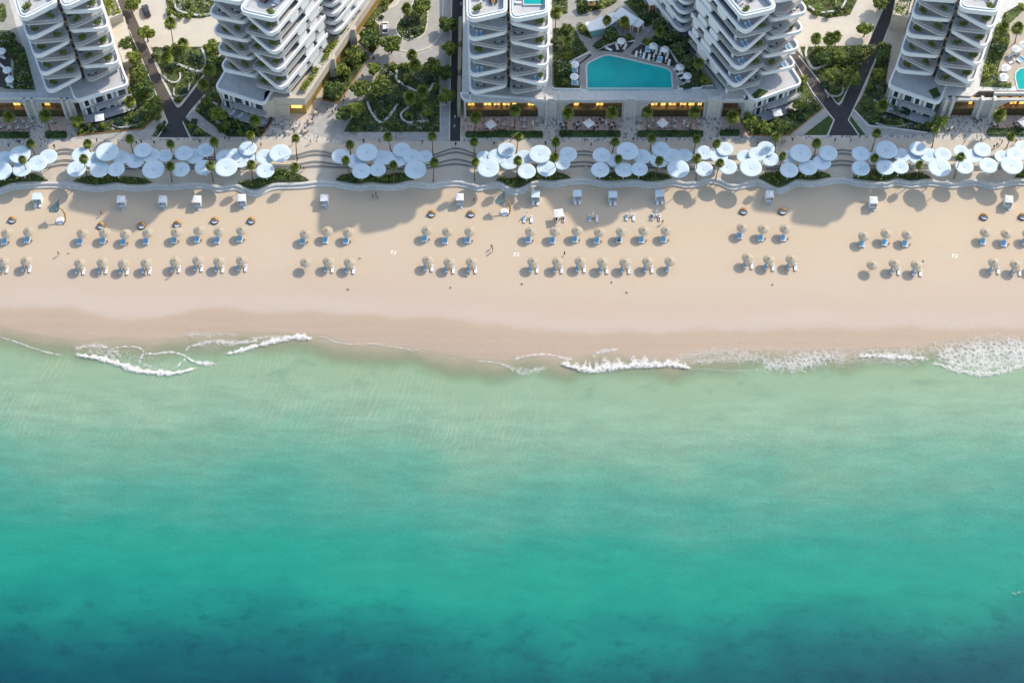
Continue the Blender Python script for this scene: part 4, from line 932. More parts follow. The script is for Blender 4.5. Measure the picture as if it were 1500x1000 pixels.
# planted roof box and low terrace at the right of A
pb = thing('roof_garden_block', 'low block with bright green planted roof beside the leftmost tower', 'low building')
pp = [P(a, b_, 8.0) for a, b_ in ((155, 30), (179, 21), (170, -2), (150, -60), (125, -60))]; MB().prism(pp, GZ, 8.0).build('wall', M_beige, pb)
V = scatter(pp, 2600, 8.0, 0, .5, .30, clumps=20); mesh_np('foliage', V, 4, M_leafC, pb); rim(pp[:4], 8.0, M_stone, .4, .3, parent=pb)
tag(MB().prism([P(a, b_, 5) for a, b_ in ((161, 32), (182, 24), (190, 52), (195, 88), (180, 92))], GZ, 5).build('side_annexe', M_beige), 'plain beige annexe along the right side of the leftmost tower', 'low building')
# B
pB = thing('podium_building', 'podium with gold clad side wall under the second tower from left', 'podium building')
gb = [(388, 150), (400, 145), (446, 146), (452, 138), (513, 46), (550, -8), (620, -120)]
g3 = [P(a, b_, PZ) for a, b_ in gb]
back = [P(440, -120, PZ), P(330, 118, PZ)]
MB().prism(g3 + back, PZ - 2.6, PZ - .01).build('roof_slab', M_beige, pB)
def inset(pts, q): # move the polyline left of travel
    out = []
    for i, p in enumerate(pts):
        a = Vector(pts[max(0, i - 1)]); c_ = Vector(pts[min(len(pts) - 1, i + 1)]); t = (c_ - a).normalized(); out.append((p[0] - t.y * q, p[1] + t.x * q))
    return out
MB().prism(inset(g3, 1.1) + back, GZ, PZ - 2.61).build('wall', M_gold, pB)
fr = MB().box(P(400, 145, PZ)[0], P(421, 145, PZ)[0], P(445, 145, PZ)[1] - .2, P(445, 145, PZ)[1] + 1.4, GZ, PZ - 2.62); fr.build('end_pier', M_beige, pB)
MB().prism([P(386, 153, PZ), P(401, 146, PZ), P(401, 130, PZ), P(388, 135, PZ)], GZ, PZ + .02).build('corner_pier', M_beige, pB)
for q in ((486, 86), (516, 43)): 
    x_, y_ = P(q[0], q[1], PZ); MB().prism([(x_ - 1.0, y_ - .5), (x_ + .9, y_ - .5), (x_ + .9, y_ + 1.2), (x_ - 1.0, y_ + 1.2)], GZ, PZ + .35).build('pier', M_beige, pB)
lw = MB().box(P(424, 145, PZ)[0], P(440, 145, PZ)[0], g3[2][1] + .85, g3[2][1] + 1.2, GZ + 2.8, PZ - 2.9); lw.build('lit_window', M_ambglass, pB)
rim(g3[1:], PZ, M_beige, .6, .4, parent=pB)
tr_ = [P(a, b_, PZ + .1) for a, b_ in ((440, 143), (448, 143), (508, 50), (503, 45), (438, 138))]
# hedge-planter along the roof edge
ph = thing('roof_planter', 'long planter of bright shrubs along the roof edge above the gold wall', 'planter')
pl = inset(g3[3:], .95); pl2 = inset(g3[3:], 2.6); pp = [(q[0], q[1]) for q in pl[:-1]] + [(q[0], q[1]) for q in pl2[:-1]][::-1]
MB().prism(pp, PZ, PZ + .45).build('trough', M_stone, ph); V = scatter(pp, 3000, PZ + .45, 0, .6, .26, clumps=28); mesh_np('foliage', V, 4, M_leafC, ph)
# D side wall (angled, between arcade and corner block)
pD = thing('podium_building', 'podium under the tower right of the pool with a green roof court', 'podium building')
gD = [P(a, b_, PZ) for a, b_ in ((1085, 142), (1100, 138), (1112, 139), (1164, 119), (1160, 106), (1060, -120), (1000, -120), (1060, 110))]
MB().prism(gD, GZ, PZ - .004).build('wall', M_conc, pD)
MB().prism([P(a, b_, PZ + .03) for a, b_ in ((1101, 139), (1112, 130), (1126, 134), (1108, 147))], PZ - .2, PZ + .10).build('lawn', M_grass, pD)
MB().prism([P(1086, 141.5, PZ), P(1099, 137.5, PZ), P(1106, 149, PZ), P(1100, 152, PZ), P(1092, 150, PZ)], GZ, PZ + .5).build('corner_pier', M_stone, pD)
# E
pE = thing('podium_building', 'arcaded podium at the right edge under the rightmost tower', 'podium building')
opsE = [(Xg(1391), Xg(1423)), (Xg(1457), Xg(1600))]; YE = P(1400, 170, GZ)[1]; wall = MB(); arcade(wall, opsE, YE, GZ, PZ - .5, PZ - 1.2, [.5, 4.2], [.8, .5])
for a, b_ in ((Xg(1374), Xg(1391)), (Xg(1423), Xg(1457)), (Xg(1600), Xg(1800))): wall.box(a, b_, YE, YE + .9, GZ, PZ - .5)
wall.build('arcade_wall', M_conc, pE)
for a in (1378, 1388, 1430, 1448): MB().box(Xg(a) - .4, Xg(a) + .4, YE - 1.0, YE + .6, GZ, PZ + .6).build('pier', M_stone, pE)
for a, b_ in opsE: shop_front(pE, a, b_, YE + 6.4, True, .5)
eL = [P(1376, 150, PZ), P(1388, 139, PZ), P(1423, 141, PZ), P(1434, 133, PZ), P(1448, 133, PZ), P(1800, 136, PZ), P(1800, -90, PZ), P(1380, -90, PZ), P(1303, 122, PZ)]
MB().prism(eL, PZ - .5, PZ - .006).build('roof', M_stone, pE)
MB().prism([P(1376, 128, PZ), P(1800, 115, PZ), P(1800, -90, PZ), P(1380, -90, PZ), P(1303, 119, PZ)], GZ, PZ - .51).build('wall', M_beige, pE)
rim([P(1456, 138, PZ), P(1800, 138, PZ)][::-1], PZ, M_stone, .45, parent=pE)
MB().prism([P(a, b_, PZ + .03) for a, b_ in ((1360, 133), (1372, 128), (1378, 140), (1368, 145))], PZ - .2, PZ + .12).build('lawn', M_grass, pE)
# green-roofed gate block left of E
pb = thing('roof_garden_block', 'low block with dark green planted roof left of the rightmost tower', 'low building')
pp = [P(a, b_, 8.0) for a, b_ in ((1308, 22), (1331, 27), (1338, 0), (1350, -60), (1325, -60))]; MB().prism(pp, GZ, 8.0).build('wall', M_beige, pb)
V = scatter(pp, 2400, 8.0, 0, .5, .30, clumps=20); mesh_np('foliage', V, 4, M_leafA, pb); rim([pp[4], pp[0], pp[1], pp[2]], 8.0, M_beige, .4, .5, parent=pb)
# ---------------------------------------------------------------- pool deck on the podium
def Zp(l): return [(800 + a * .20994, b_ * .21) for a, b_ in l]
def deck_flat(name, l, m, k): return struct(MB().sheet([P(a, b_, PZ) for a, b_ in l], PZ + .012 + .004 * k).build(name, m))
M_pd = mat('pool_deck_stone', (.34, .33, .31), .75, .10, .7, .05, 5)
M_dk = mat('dark_timber_deck', (.055, .048, .044), .7, .25, 1.5)
M_pool = mat('pool_water', (.006, .35, .345), .12, .12, .12, .05, 1.5, spec=.15, col2=(.012, .41, .39))
M_aqua = mat('aqua_pool_glass', (.32, .52, .54), .15, .05, 1)
deck_flat('pool_deck', Zp([(42, 620), (42, -500), (1100, -500), (940, 230), (1190, 610), (1200, 625)]), M_pd, 0)
POOL = Zp([(285, 475), (290, 455), (305, 440), (395, 397), (430, 391), (470, 396), (820, 478), (850, 488), (870, 510), (877, 614), (290, 614)])
pl = thing('swimming_pool', 'large turquoise pool with slanted rim on the podium deck', 'pool')
pp = [P(a, b_, PZ) for a, b_ in POOL]
MB().prism(pp, PZ, PZ + .12).build('water', M_pool, pl)
MB().sweep(ccw(pp), [(-.45, PZ), (-.45, PZ + .17), (0, PZ + .17), (0, PZ)], True).build('coping', M_stone, pl)
MB().box(P(861, 130, PZ)[0], P(985, 130, PZ)[0], P(870, 132.2, PZ)[1], P(870, 130.2, PZ)[1], PZ, PZ + .5).build('overflow_edge', M_aqua, pl)
for l in ([(350, 352), (480, 308), (520, 296), (622, 290), (530, 370)], [(590, 378), (612, 345), (662, 310), (870, 358), (918, 440), (892, 468), (720, 415)], [(905, 478), (940, 470), (1024, 590), (1000, 598), (930, 560)], [(160, 440), (232, 440), (310, 375), (318, 390), (236, 450), (228, 595), (160, 600)]):
    deck_flat('sun_terrace', Zp(l), M_dk, 1)
def dgarden(l, **k): garden(Zp(l), z=PZ + .012, **k)
dgarden([(48, 200), (195, 190), (232, 270), (300, 368), (180, 432), (160, 440), (160, 600), (240, 600), (240, 622), (52, 612)], dens=6, leaf=[M_leafB, M_leafA, M_leafB], flowers=.2, hmax=.7)
dgarden([(212, 170), (270, 180), (330, 215), (320, 275), (240, 240)], dens=6, leaf=[M_leafB, M_leafA], flowers=.1)
dgarden([(322, 325), (410, 250), (520, 255), (620, 268), (612, 290), (480, 300), (372, 342)], dens=6, leaf=[M_leafB, M_leafA], flowers=.3)
dgarden([(42, -80), (150, -80), (150, 95), (100, 105), (42, 105)], dens=6, leaf=[M_leafB, M_leafA], flowers=.1)
dgarden([(215, -80), (520, -80), (490, 15), (440, 45), (230, 108), (215, 90)], dens=6, leaf=[M_leafB, M_leafA], flowers=.1)
dgarden([(540, 15), (640, -20), (800, 120), (790, 130), (720, 180), (690, 190), (640, 110)], dens=6, leaf=[M_leafB, M_leafA], flowers=.2)
dgarden([(660, 295), (740, 272), (790, 200), (850, 190), (960, 300), (1100, 520), (1165, 605), (925, 620), (925, 600), (1030, 592), (940, 450), (875, 350), (740, 300)], dens=6, leaf=[M_leafB, M_leafA, M_leafB], flowers=.5, hmax=.7)
for l, lab in (([(40, 610), (56, 624), (240, 628), (243, 606)], 'white planter rim at the left end of the pool terrace'), ([(922, 604), (925, 624), (1080, 618), (1090, 606), (1165, 602)], 'white planter rim at the right end of the pool terrace'), ([(160, 440), (300, 370), (312, 376)], 'pale curb of the garden left of the pool'), ([(355, 350), (480, 303), (620, 290)], 'pale curb above the three sunbeds behind the pool'), ([(865, 358), (915, 440)], 'pale kerb beside the dark sunbathing deck')):
    q = [P(a, b_, PZ) for a, b_ in Zp(l)]; tag(MB().sweep(q, [(-.15, PZ), (.15, PZ), (.15, PZ + .5), (-.15, PZ + .5)]).build('planter_kerb', M_white2), lab, 'kerb')
def pavilion(l, hgt, label, wallc=None):
    q = [P(a, b_, PZ + hgt) for a, b_ in Zp(l)]; c_ = (sum(a for a, b in q) / len(q), sum(b for a, b in q) / len(q))
    root = thing('pool_pavilion', label, 'pavilion', (c_[0], c_[1], PZ)); q = [(a - c_[0], b_ - c_[1]) for a, b_ in q]
    MB().prism(rounded(q, .25, 2), hgt, hgt + .3).build('roof', M_white, root)
    for a, b_ in q[:4]: MB().box(a * .88 - .1, a * .88 + .1, b_ * .88 - .1, b_ * .88 + .1, 0, hgt).build('post', M_white2, root)
    qq = [(a * .7, b_ * .7) for a, b_ in q]; MB().prism(qq, .02, .9).build('bar_counter', wallc or M_wood, root)
    if wallc: MB().prism([(a * .8, b_ * .8) for a, b_ in q], .05, hgt - .05).build('wall', wallc, root)
pavilion([(272, 165), (470, 92), (505, 140), (415, 200), (300, 225)], 3.0, 'white roofed pool bar with aqua wall behind the pool', mat('aqua_wall', (.20, .42, .42), .5, .05, 1))
pavilion([(458, 112), (525, 55), (640, 132), (595, 182)], 3.4, 'large white pavilion roof right of the pool bar')
pavilion([(600, 178), (638, 128), (686, 158), (645, 198)], 2.9, 'small white pavilion roof at the right end of the pool bar')
pavilion([(690, -20), (765, -30), (775, 35), (720, 42)], 3.2, 'white pavilion roof near the flank of the tower right of pool')
pavilion([(280, -30), (340, -40), (375, 5), (290, 12)], 3.2, 'white pavilion roof at top of the pool garden')
# right-hand pool (behind the rightmost tower's podium) and left pool terrace
def Zr(l): return [(1200 + a * .20994, b_ * .21) for a, b_ in l]
deck_flat('pool_deck', Zr([(1130, 600), (1250, 300), (1290, 150), (1700, -200), (2600, -200), (2600, 600)]), mat('deck_stone_sunlit_tone', (.42, .37, .30), .75, .08, .6), 0)  # paler, warmer deck stone with the sunlight put into its colour
pp = [P(a, b_, PZ) for a, b_ in Zr([(1370, 545), (1375, 510), (1400, 485), (1700, 440), (1900, 500), (1900, 625), (1390, 625)])]
pl = thing('swimming_pool', 'turquoise pool cut by the right edge of the frame', 'pool'); MB().prism(pp, PZ + .02, PZ + .13).build('water', mat('pool_water', (1, 1, 1)), pl)
MB().sweep(ccw(pp), [(-.35, PZ), (-.35, PZ + .18), (0, PZ + .18), (0, PZ)], True).build('coping', M_stone, pl)
garden(Zr([(1120, 600), (1145, 480), (1200, 290), (1240, 170), (1290, 160), (1330, 250), (1330, 300), (1262, 440), (1240, 520), (1250, 570), (1345, 590), (1340, 615), (1140, 605)]), z=PZ + .012, dens=6, leaf=[M_leafA, M_leafC, M_leafA], flowers=.15, hmax=.7)
garden(Zr([(1270, 150), (1300, 90), (1420, 20), (1440, 60), (1330, 165)]), z=PZ + .012, dens=6, leaf=[M_leafA, M_leafC], flowers=.1)
deck_flat('pool_deck', [(-250, 135), (52, 135), (30, 60), (-10, -80), (-250, -80)], M_pd, 0)
deck_flat('sun_terrace', [(-40, 128), (16, 128), (16, 80), (2, 70), (-40, 70)], M_dk, 1)
garden([(4, 130), (52, 132), (44, 100), (36, 70), (26, 62), (14, 45), (-10, 45), (-10, 66), (8, 74), (20, 90), (20, 125), (6, 127)], z=PZ + .012, dens=6, leaf=[M_leafB, M_leafB, M_leafA], flowers=.3, hmax=.8)
garden([(-10, 5), (8, 8), (10, 25), (6, 32), (-10, 32)], z=PZ + .012, dens=6, leaf=[M_leafB, M_leafA], flowers=.1)

# ---------------------------------------------------------------- trees, palms, shrubs
def leaf_ball(n_, blobs, size, rng, shell=.55, up=.5, asp=.6):
    out = []
    per = [b_[3] ** 2 for b_ in blobs]; tot = sum(per)
    for (x, y, z, r), q in zip(blobs, per):
        k = max(8, int(n_ * q / tot)); d = rng.normal(0, 1, (k, 3)); d /= np.linalg.norm(d, axis=1, keepdims=True)
        rr = r * (shell + (1 - shell) * rng.random((k, 1))); out.append(np.array([x, y, z]) + d * rr * np.array([1, 1, .8]))
    return quads(np.concatenate(out), size, rng, up, asp)
def make_tree(name, label, cat, rad, th, n_, leafs, size, seedv, flowers=0, nb=11):
    rng = np.random.default_rng(seedv); root = thing(name, label, cat)
    tr = MB(); tr.tube([(0, 0, 0), (.05, .02, th * .6), (0, 0, th)], [.16 * rad / 2, .12 * rad / 2, .08 * rad / 2], 6)
    blobs = []
    for i in range(nb):
        a = rng.uniform(0, 2 * PI); q = rad * .68 * math.sqrt(rng.random()); r = rad * rng.uniform(.36, .52)
        blobs.append((q * math.cos(a), q * math.sin(a), th + rad * .35 + rng.uniform(-.25, .45) * rad * (1 - q / rad), r))
        tr.tube([(0, 0, th * .7), (q * math.cos(a) * .7, q * math.sin(a) * .7, blobs[-1][2])], [.06 * rad / 2, .02], 4)
    tr.build('trunk', M_bark, root)
    V = leaf_ball(n_, blobs, size, rng)
    o = mesh_np('crown', V, 4, leafs, root); o.data.polygons.foreach_set('material_index', rng.integers(0, len(leafs), len(V) // 4).astype(np.int32))
    if flowers:
        F_ = leaf_ball(flowers, [(x, y, z + r * .15, r * 1.03) for x, y, z, r in blobs], .13, rng, .95); mesh_np('blossom', F_, 4, M_flower, root)
    return Kit(root)
T1 = [make_tree('broadleaf_tree', 'x', 'tree', 2.4, 2.2, 2300, [M_leafA, M_leafC, M_leafA], .26, 11), make_tree('broadleaf_tree', 'x', 'tree', 2.4, 2.4, 2200, [M_leafA, M_leafB, M_leafC], .27, 12, nb=9), make_tree('broadleaf_tree', 'x', 'tree', 2.4, 2.0, 2300, [M_leafB, M_leafB, M_leafA], .26, 13, nb=13)]
TF = make_tree('flowering_tree', 'x', 'flowering tree', 2.0, 1.3, 1700, [M_leafB, M_leafB, M_leafA], .24, 14, 110)
TS = [make_tree('round_shrub', 'x', 'shrub', 1.1, .35, 420, [M_leafA, M_leafB], .2, 15, nb=6), make_tree('round_shrub', 'x', 'shrub', 1.1, .3, 420, [M_leafC, M_leafA], .2, 16, nb=6), make_tree('round_shrub', 'x', 'shrub', 1.1, .3, 420, [M_leafB, M_leafD], .2, 17, nb=7)]
def trees(lst, kits, group, region, base=GZ, hc=3.0):
    for i, (x, y, wd, label) in enumerate(lst):
        px, py = (region[0] + x * .20994, region[1] + y * .21); rad = wd * .20994 / 5.45 / 2
        k = kits[i % len(kits)]; unit = 2.4 if k in T1 else (2.0 if k is TF else 1.1); s = rad / unit * 1.15
        cz = hc * s if unit > 2.2 else (2.0 * s if unit > 1.5 else .7 * s)
        a, b_ = P(px, py, base + cz); k.put((a, b_, base), random.uniform(0, 6.3), label, group, s)
GT = 'broad trees in the gardens'
trees([(1020, 235, 125, 'round tree in a ring planter beside the left brown path, at the pale drive'), (925, 25, 115, 'round tree at top of the left brown path'), (880, 310, 105, 'topmost of four trees along the right side of the leftmost tower'), (932, 400, 110, 'second from top of four trees along the right side of the leftmost tower'), (972, 512, 105, 'third from top of four trees along the right side of the leftmost tower'), (1012, 605, 115, 'lowest of four trees along the right side of the leftmost tower'), (535, 850, 100, 'dense bushy tree hugging the corner of the leftmost tower'), (1072, 730, 110, 'dark bushy tree left of the neck of the forked path')], T1, GT, (0, 0))
trees([(510, 480, 105, 'dark round tree at the upper left corner of shaded square garden'), (420, 622, 125, 'dark round tree on the paved walk left of the square garden'), (300, 790, 105, 'half-lit tree at the lower left corner of the square garden'), (385, 765, 130, 'dark tree just inside the lower left of square garden'), (632, 312, 130, 'dark tree on the kerb below the white parked car'), (1028, 165, 115, 'upper of two round trees between the round drive and dark path'), (1036, 340, 115, 'lower of two round trees between the round drive and dark path'), (925, 465, 115, 'dark tree at the top edge of square garden'), (1012, 505, 105, 'dark tree at the upper right corner of square garden'), (1015, 668, 120, 'dark tree on the right edge of square garden beside the path'), (560, 600, 130, 'dark tree inside the left of the square garden'), (770, 672, 90, 'dark tree in the middle of square garden'), (880, 780, 90, 'tree inside the curved seat wall at lower right of square garden'), (848, 48, 120, 'dark tree on the planted island of round drive'), (228, 618, 125, 'lowest of three sunlit trees under the gold clad wall'), (292, 492, 115, 'middle of three trees under the gold clad wall'), (372, 388, 125, 'topmost of three trees under the gold clad wall'), (480, 262, 150, 'dark bushy tree in the wedge bed beside the white car')], T1, GT, (440, 0))
trees([(665, 800, 130, 'dark tree below the terrace of the second tower from left'), (590, 710, 75, 'small tree beside the walk under the second tower from left'), (640, 440, 120, 'dark tree tucked left under the second tower from left'), (620, 330, 120, 'dark tree behind the left garden at edge of the pale drive'), (370, 355, 90, 'small leafy tree at top of the left triangular garden')], T1, GT, (180, 0))
trees([(325, 205, 115, 'round tree left of the right dark path'), (430, 18, 115, 'round tree at top of the right dark path'), (440, 385, 95, 'tree in the bed right of the right dark path, upper'), (412, 518, 105, 'tree in the bed right of the right dark path, lower'), (220, 545, 130, 'dark tree inside the right triangular garden'), (270, 370, 100, 'dark tree at the top right of right triangular garden'), (850, 850, 110, 'dark tree at the lower right corner of the garden under rightmost tower'), (1170, 560, 95, 'sunlit tree beside the right tower above the arcade'), (1320, 235, 80, 'tree at the top of the right-hand pool garden')], T1, GT, (1200, 0))
trees([(1030, 560, 80, 'small tree right of the tower right of pool, beside path'), (1000, 735, 85, 'small bright tree below the path right of pool tower'), (880, 880, 120, 'bright bushy tree in the garden below the tower right of pool'), (780, 890, 105, 'bright bush-like tree at the left of garden below pool tower'), (660, 850, 110, 'dark leafy tree against the corner of the tower right of pool'), (1180, 400, 110, 'sunlit leafy tree inside the angled seat wall'), (1280, 385, 100, 'dark leafy tree right of angled seat wall'), (1230, 520, 95, 'small tree in the middle of the right triangular garden'), (1250, 620, 70, 'small tree in the curled seat wall of the right triangle')], T1, GT, (960, 0))
GF = 'white flowering trees round the pools'
trees([(455, 235, 95, 'white flowering tree below the pool bar roof'), (878, 252, 110, 'uppermost white flowering tree on the right of pool'), (935, 340, 110, 'middle white flowering tree on the right of pool'), (1005, 430, 110, 'lowest white flowering tree on the right of pool'), (105, 470, 125, 'white flowering tree left of the pool'), (790, 170, 105, 'dark flowering tree beside the walk behind pool'), (75, 290, 80, 'flowering tree in the garden beside the central tower')], [TF], GF, (800, 0), PZ)
trees([(165, 540, 95, 'dark flowering tree left of the leftmost tower'), (55, 275, 110, 'upper dark flowering tree at the far left edge')], [TF], GF, (0, 0), PZ)
trees([(1255, 340, 95, 'white flowering tree in the right-hand pool garden')], [TF], GF, (1200, 0), PZ)
GS = 'round shrubs in the planting beds'
trees([(130, 205, 90, 'round shrub at top of the garden left of pool'), (130, 390, 80, 'round shrub in the garden left of the pool, near tower'), (150, 490, 80, 'round shrub touching the left parasols of pool'), (120, 585, 80, 'round shrub at the low end of garden left of pool'), (250, 195, 70, 'round shrub left of the pool bar'), (375, 310, 70, 'round shrub at left of the three sunbeds'), (560, 260, 70, 'round shrub above the three sunbeds'), (700, 290, 75, 'round shrub at top of dark sunbathing deck'), (790, 290, 75, 'round shrub behind the two pool parasols'), (970, 290, 85, 'round shrub near the tower flank behind flowering trees'), (1110, 550, 90, 'bright round shrub at the low right of pool garden'), (980, 605, 60, 'small round shrub at right end of pool edge'), (250, 60, 80, 'round shrub in the top left of pool garden'), (380, 30, 80, 'round shrub in the top middle of pool garden'), (700, 130, 70, 'round shrub right of the pavilion roofs')], TS, GS, (800, 0), PZ, 0)
sh = []
for reg, lst, where in (((0, 0), [(880, 640, 70), (960, 660, 60), (620, 890, 60), (720, 880, 60), (840, 850, 70), (960, 830, 80), (1100, 820, 60), (1150, 900, 50), (1090, 390, 60), (1160, 350, 60), (1200, 470, 70), (1280, 640, 60), (1230, 690, 50), (1350, 400, 70), (1180, 90, 60), (1250, 110, 60), (1330, 110, 60), (1300, 30, 70)], 'in the gardens right of the leftmost tower'),
                        ((180, 0), [(540, 760, 60), (580, 800, 60), (800, 850, 80), (870, 890, 60), (720, 880, 80), (760, 920, 60), (500, 850, 50), (540, 920, 60), (470, 880, 50), (260, 890, 50), (820, 930, 50), (930, 920, 60), (690, 900, 60)], 'in the beds below the second tower from left'),
                        ((440, 0), [(640, 470, 70), (720, 460, 70), (680, 700, 60), (600, 690, 70), (570, 790, 80), (620, 880, 60), (700, 900, 60), (480, 880, 60), (380, 890, 60), (900, 560, 70), (950, 610, 60), (900, 870, 70), (760, 800, 60), (830, 730, 70), (740, 560, 70), (800, 870, 50), (440, 400, 60), (500, 330, 70), (730, 150, 60), (790, 220, 60), (520, 180, 40), (560, 120, 40), (600, 60, 40)], 'in the beds round the square garden'),
                        ((960, 0), [(1060, 740, 60), (960, 780, 70), (900, 840, 60), (1130, 740, 60), (1020, 820, 60), (720, 900, 60), (700, 830, 70), (1010, 610, 60), (1120, 430, 60), (1190, 600, 70), (1150, 350, 60), (1220, 440, 70), (1330, 440, 60), (1330, 560, 60), (1120, 90, 60), (1200, 100, 60), (1270, 60, 60)], 'in the gardens right of the pool tower'),
                        ((1200, 0), [(400, 810, 60), (480, 850, 60), (560, 860, 60), (330, 740, 60), (600, 780, 60), (680, 880, 60), (350, 610, 60), (470, 600, 60), (760, 880, 60), (450, 320, 60), (400, 690, 60), (1180, 640, 60), (1270, 590, 60), (1220, 190, 50)], 'in the beds round the rightmost tower')):
    trees([(a, b_, q, f'{nth(i)} round shrub counting from left {where}') for i, (a, b_, q) in enumerate(sorted(lst))], TS, GS, reg, GZ, 0)

# palms
def palm_crown(seedv, rad=1.3, nf=34):
    rng = np.random.default_rng(seedv); V = []
    for i in range(nf):
        az = i * 2.399963; el = math.radians(75 - 118 * (i / nf) ** .9); d = np.array([math.cos(az) * math.cos(el), math.sin(az) * math.cos(el), math.sin(el)])
        st = d * rad * .28; L = rad * rng.uniform(.62, .85); side = np.cross(d, [0, 0, 1.]); side /= np.linalg.norm(side) + 1e-6; upv = np.cross(side, d)
        for k in range(9):                                   # fan of blades
            a = (k - 4) / 4 * 1.05; q = d * math.cos(a) + side * math.sin(a); q = q / np.linalg.norm(q); ln = L * (1 - .25 * abs(a)) ; tip = st + q * ln - np.array([0, 0, .22 * ln * (1 - el * .3)]); 
            wv = np.cross(q, upv); wv = side * math.cos(a) - d * math.sin(a); w_ = .075 * rad
            mid = st + q * ln * .55 + upv * .06
            V += [st, mid + wv * w_, tip, mid - wv * w_]
    return np.array(V)
PC = []
for i in range(3):
    root = None; o = mesh_np('crown', palm_crown(30 + i), 4, M_palm); PC.append(o.data); bpy.data.objects.remove(o)
tk = MB(); tk.tube([(0, 0, 0), (.03, 0, .15), (.05, .02, .5), (0, 0, 1)], [.20, .15, .12, .10], 7); o = tk.build('trunk', M_trunk); PT = o.data; bpy.data.objects.remove(o)
def palm(cpx, bpx, z0, label, group, sc=1.0, hmin=4.5):
    h = max(hmin, (bpx[1] - cpx[1]) / 3.25); c_ = P(cpx[0], cpx[1], z0 + h); b_ = P(bpx[0], bpx[1], z0)
    dx, dy = c_[0] - b_[0], c_[1] - b_[1]; k = min(1, .9 / (math.hypot(dx, dy) + 1e-6)); dx *= k; dy *= k
    root = thing('palm_tree', label, 'palm tree', (c_[0] - dx, c_[1] - dy, z0), 0, group)
    t = bpy.data.objects.new('trunk', PT); C.objects.link(t); t.parent = root; ln = math.sqrt(dx * dx + dy * dy + h * h)
    t.rotation_mode = 'QUATERNION'; t.rotation_quaternion = Vector((dx, dy, h)).to_track_quat('Z', 'Y'); t.scale = (1, 1, ln)
    c2 = bpy.data.objects.new('crown', random.choice(PC)); C.objects.link(c2); c2.parent = root; c2.location = (dx, dy, h - .1); c2.rotation_euler = (0, 0, random.uniform(0, 6.3)); q = sc * random.uniform(.92, 1.08); q *= 1.14; c2.scale = (q, q, q * 1.2)
PALMS = [(0, [(212, 145, 250, 235), (155, 255, 215, 400), (610, 145, 640, 220), (582, 250, 612, 390), (905, 110, 930, 215), (1187, 145, 1210, 260), (1187, 300, 1200, 415)]),
 (280, [(160, 130, 165, 240), (132, 297, 155, 412), (413, 85, 447, 215), (418, 290, 430, 400), (728, 105, 740, 265), (722, 308, 725, 400), (1107, 150, 1113, 220), (1077, 258, 1113, 385), (1372, 95, 1400, 218), (1410, 295, 1415, 420)]),
 (560, [(348, 90, 355, 230), (362, 275, 355, 410), (640, 130, 643, 225), (648, 270, 643, 408), (952, 95, 935, 215), (945, 260, 938, 385), (1210, 130, 1210, 205), (1200, 240, 1215, 385)]),
 (800, [(482, 130, 462, 210), (505, 250, 483, 365), (735, 105, 727, 195), (790, 262, 757, 382), (1050, 110, 1028, 215), (1053, 245, 1045, 400), (1190, 145, 1178, 210), (1213, 278, 1180, 400)]),
 (1000, [(652, 95, 642, 210), (698, 230, 665, 365), (935, 140, 917, 235)]),
 (1200, [(402, 70, 365, 200), (387, 245, 358, 370), (812, 45, 787, 170), (700, 290, 680, 390), (987, 237, 940, 388), (1340, 95, 1307, 175)])]
allp = []
for x0, l in PALMS:
    for a, b_, c_, d_ in l: allp.append(((x0 + a * .21, 180 + b_ * .21), (x0 + c_ * .21, 180 + d_ * .21)))
back = sorted([p for p in allp if p[1][1] < 240]); front = sorted([p for p in allp if p[1][1] >= 240])
for i, p in enumerate(back): palm(p[0], p[1], GZ, f'slim fan palm, {nth(i)} from left in the promenade back row', 'fan palms along the promenade', .98)
for i, p in enumerate(front): palm(p[0], p[1], LZ, f'slim fan palm, {nth(i)} from left in the front row by the beach wall', 'fan palms along the promenade', .98)
GP = 'fan palms in the gardens and before the shops'
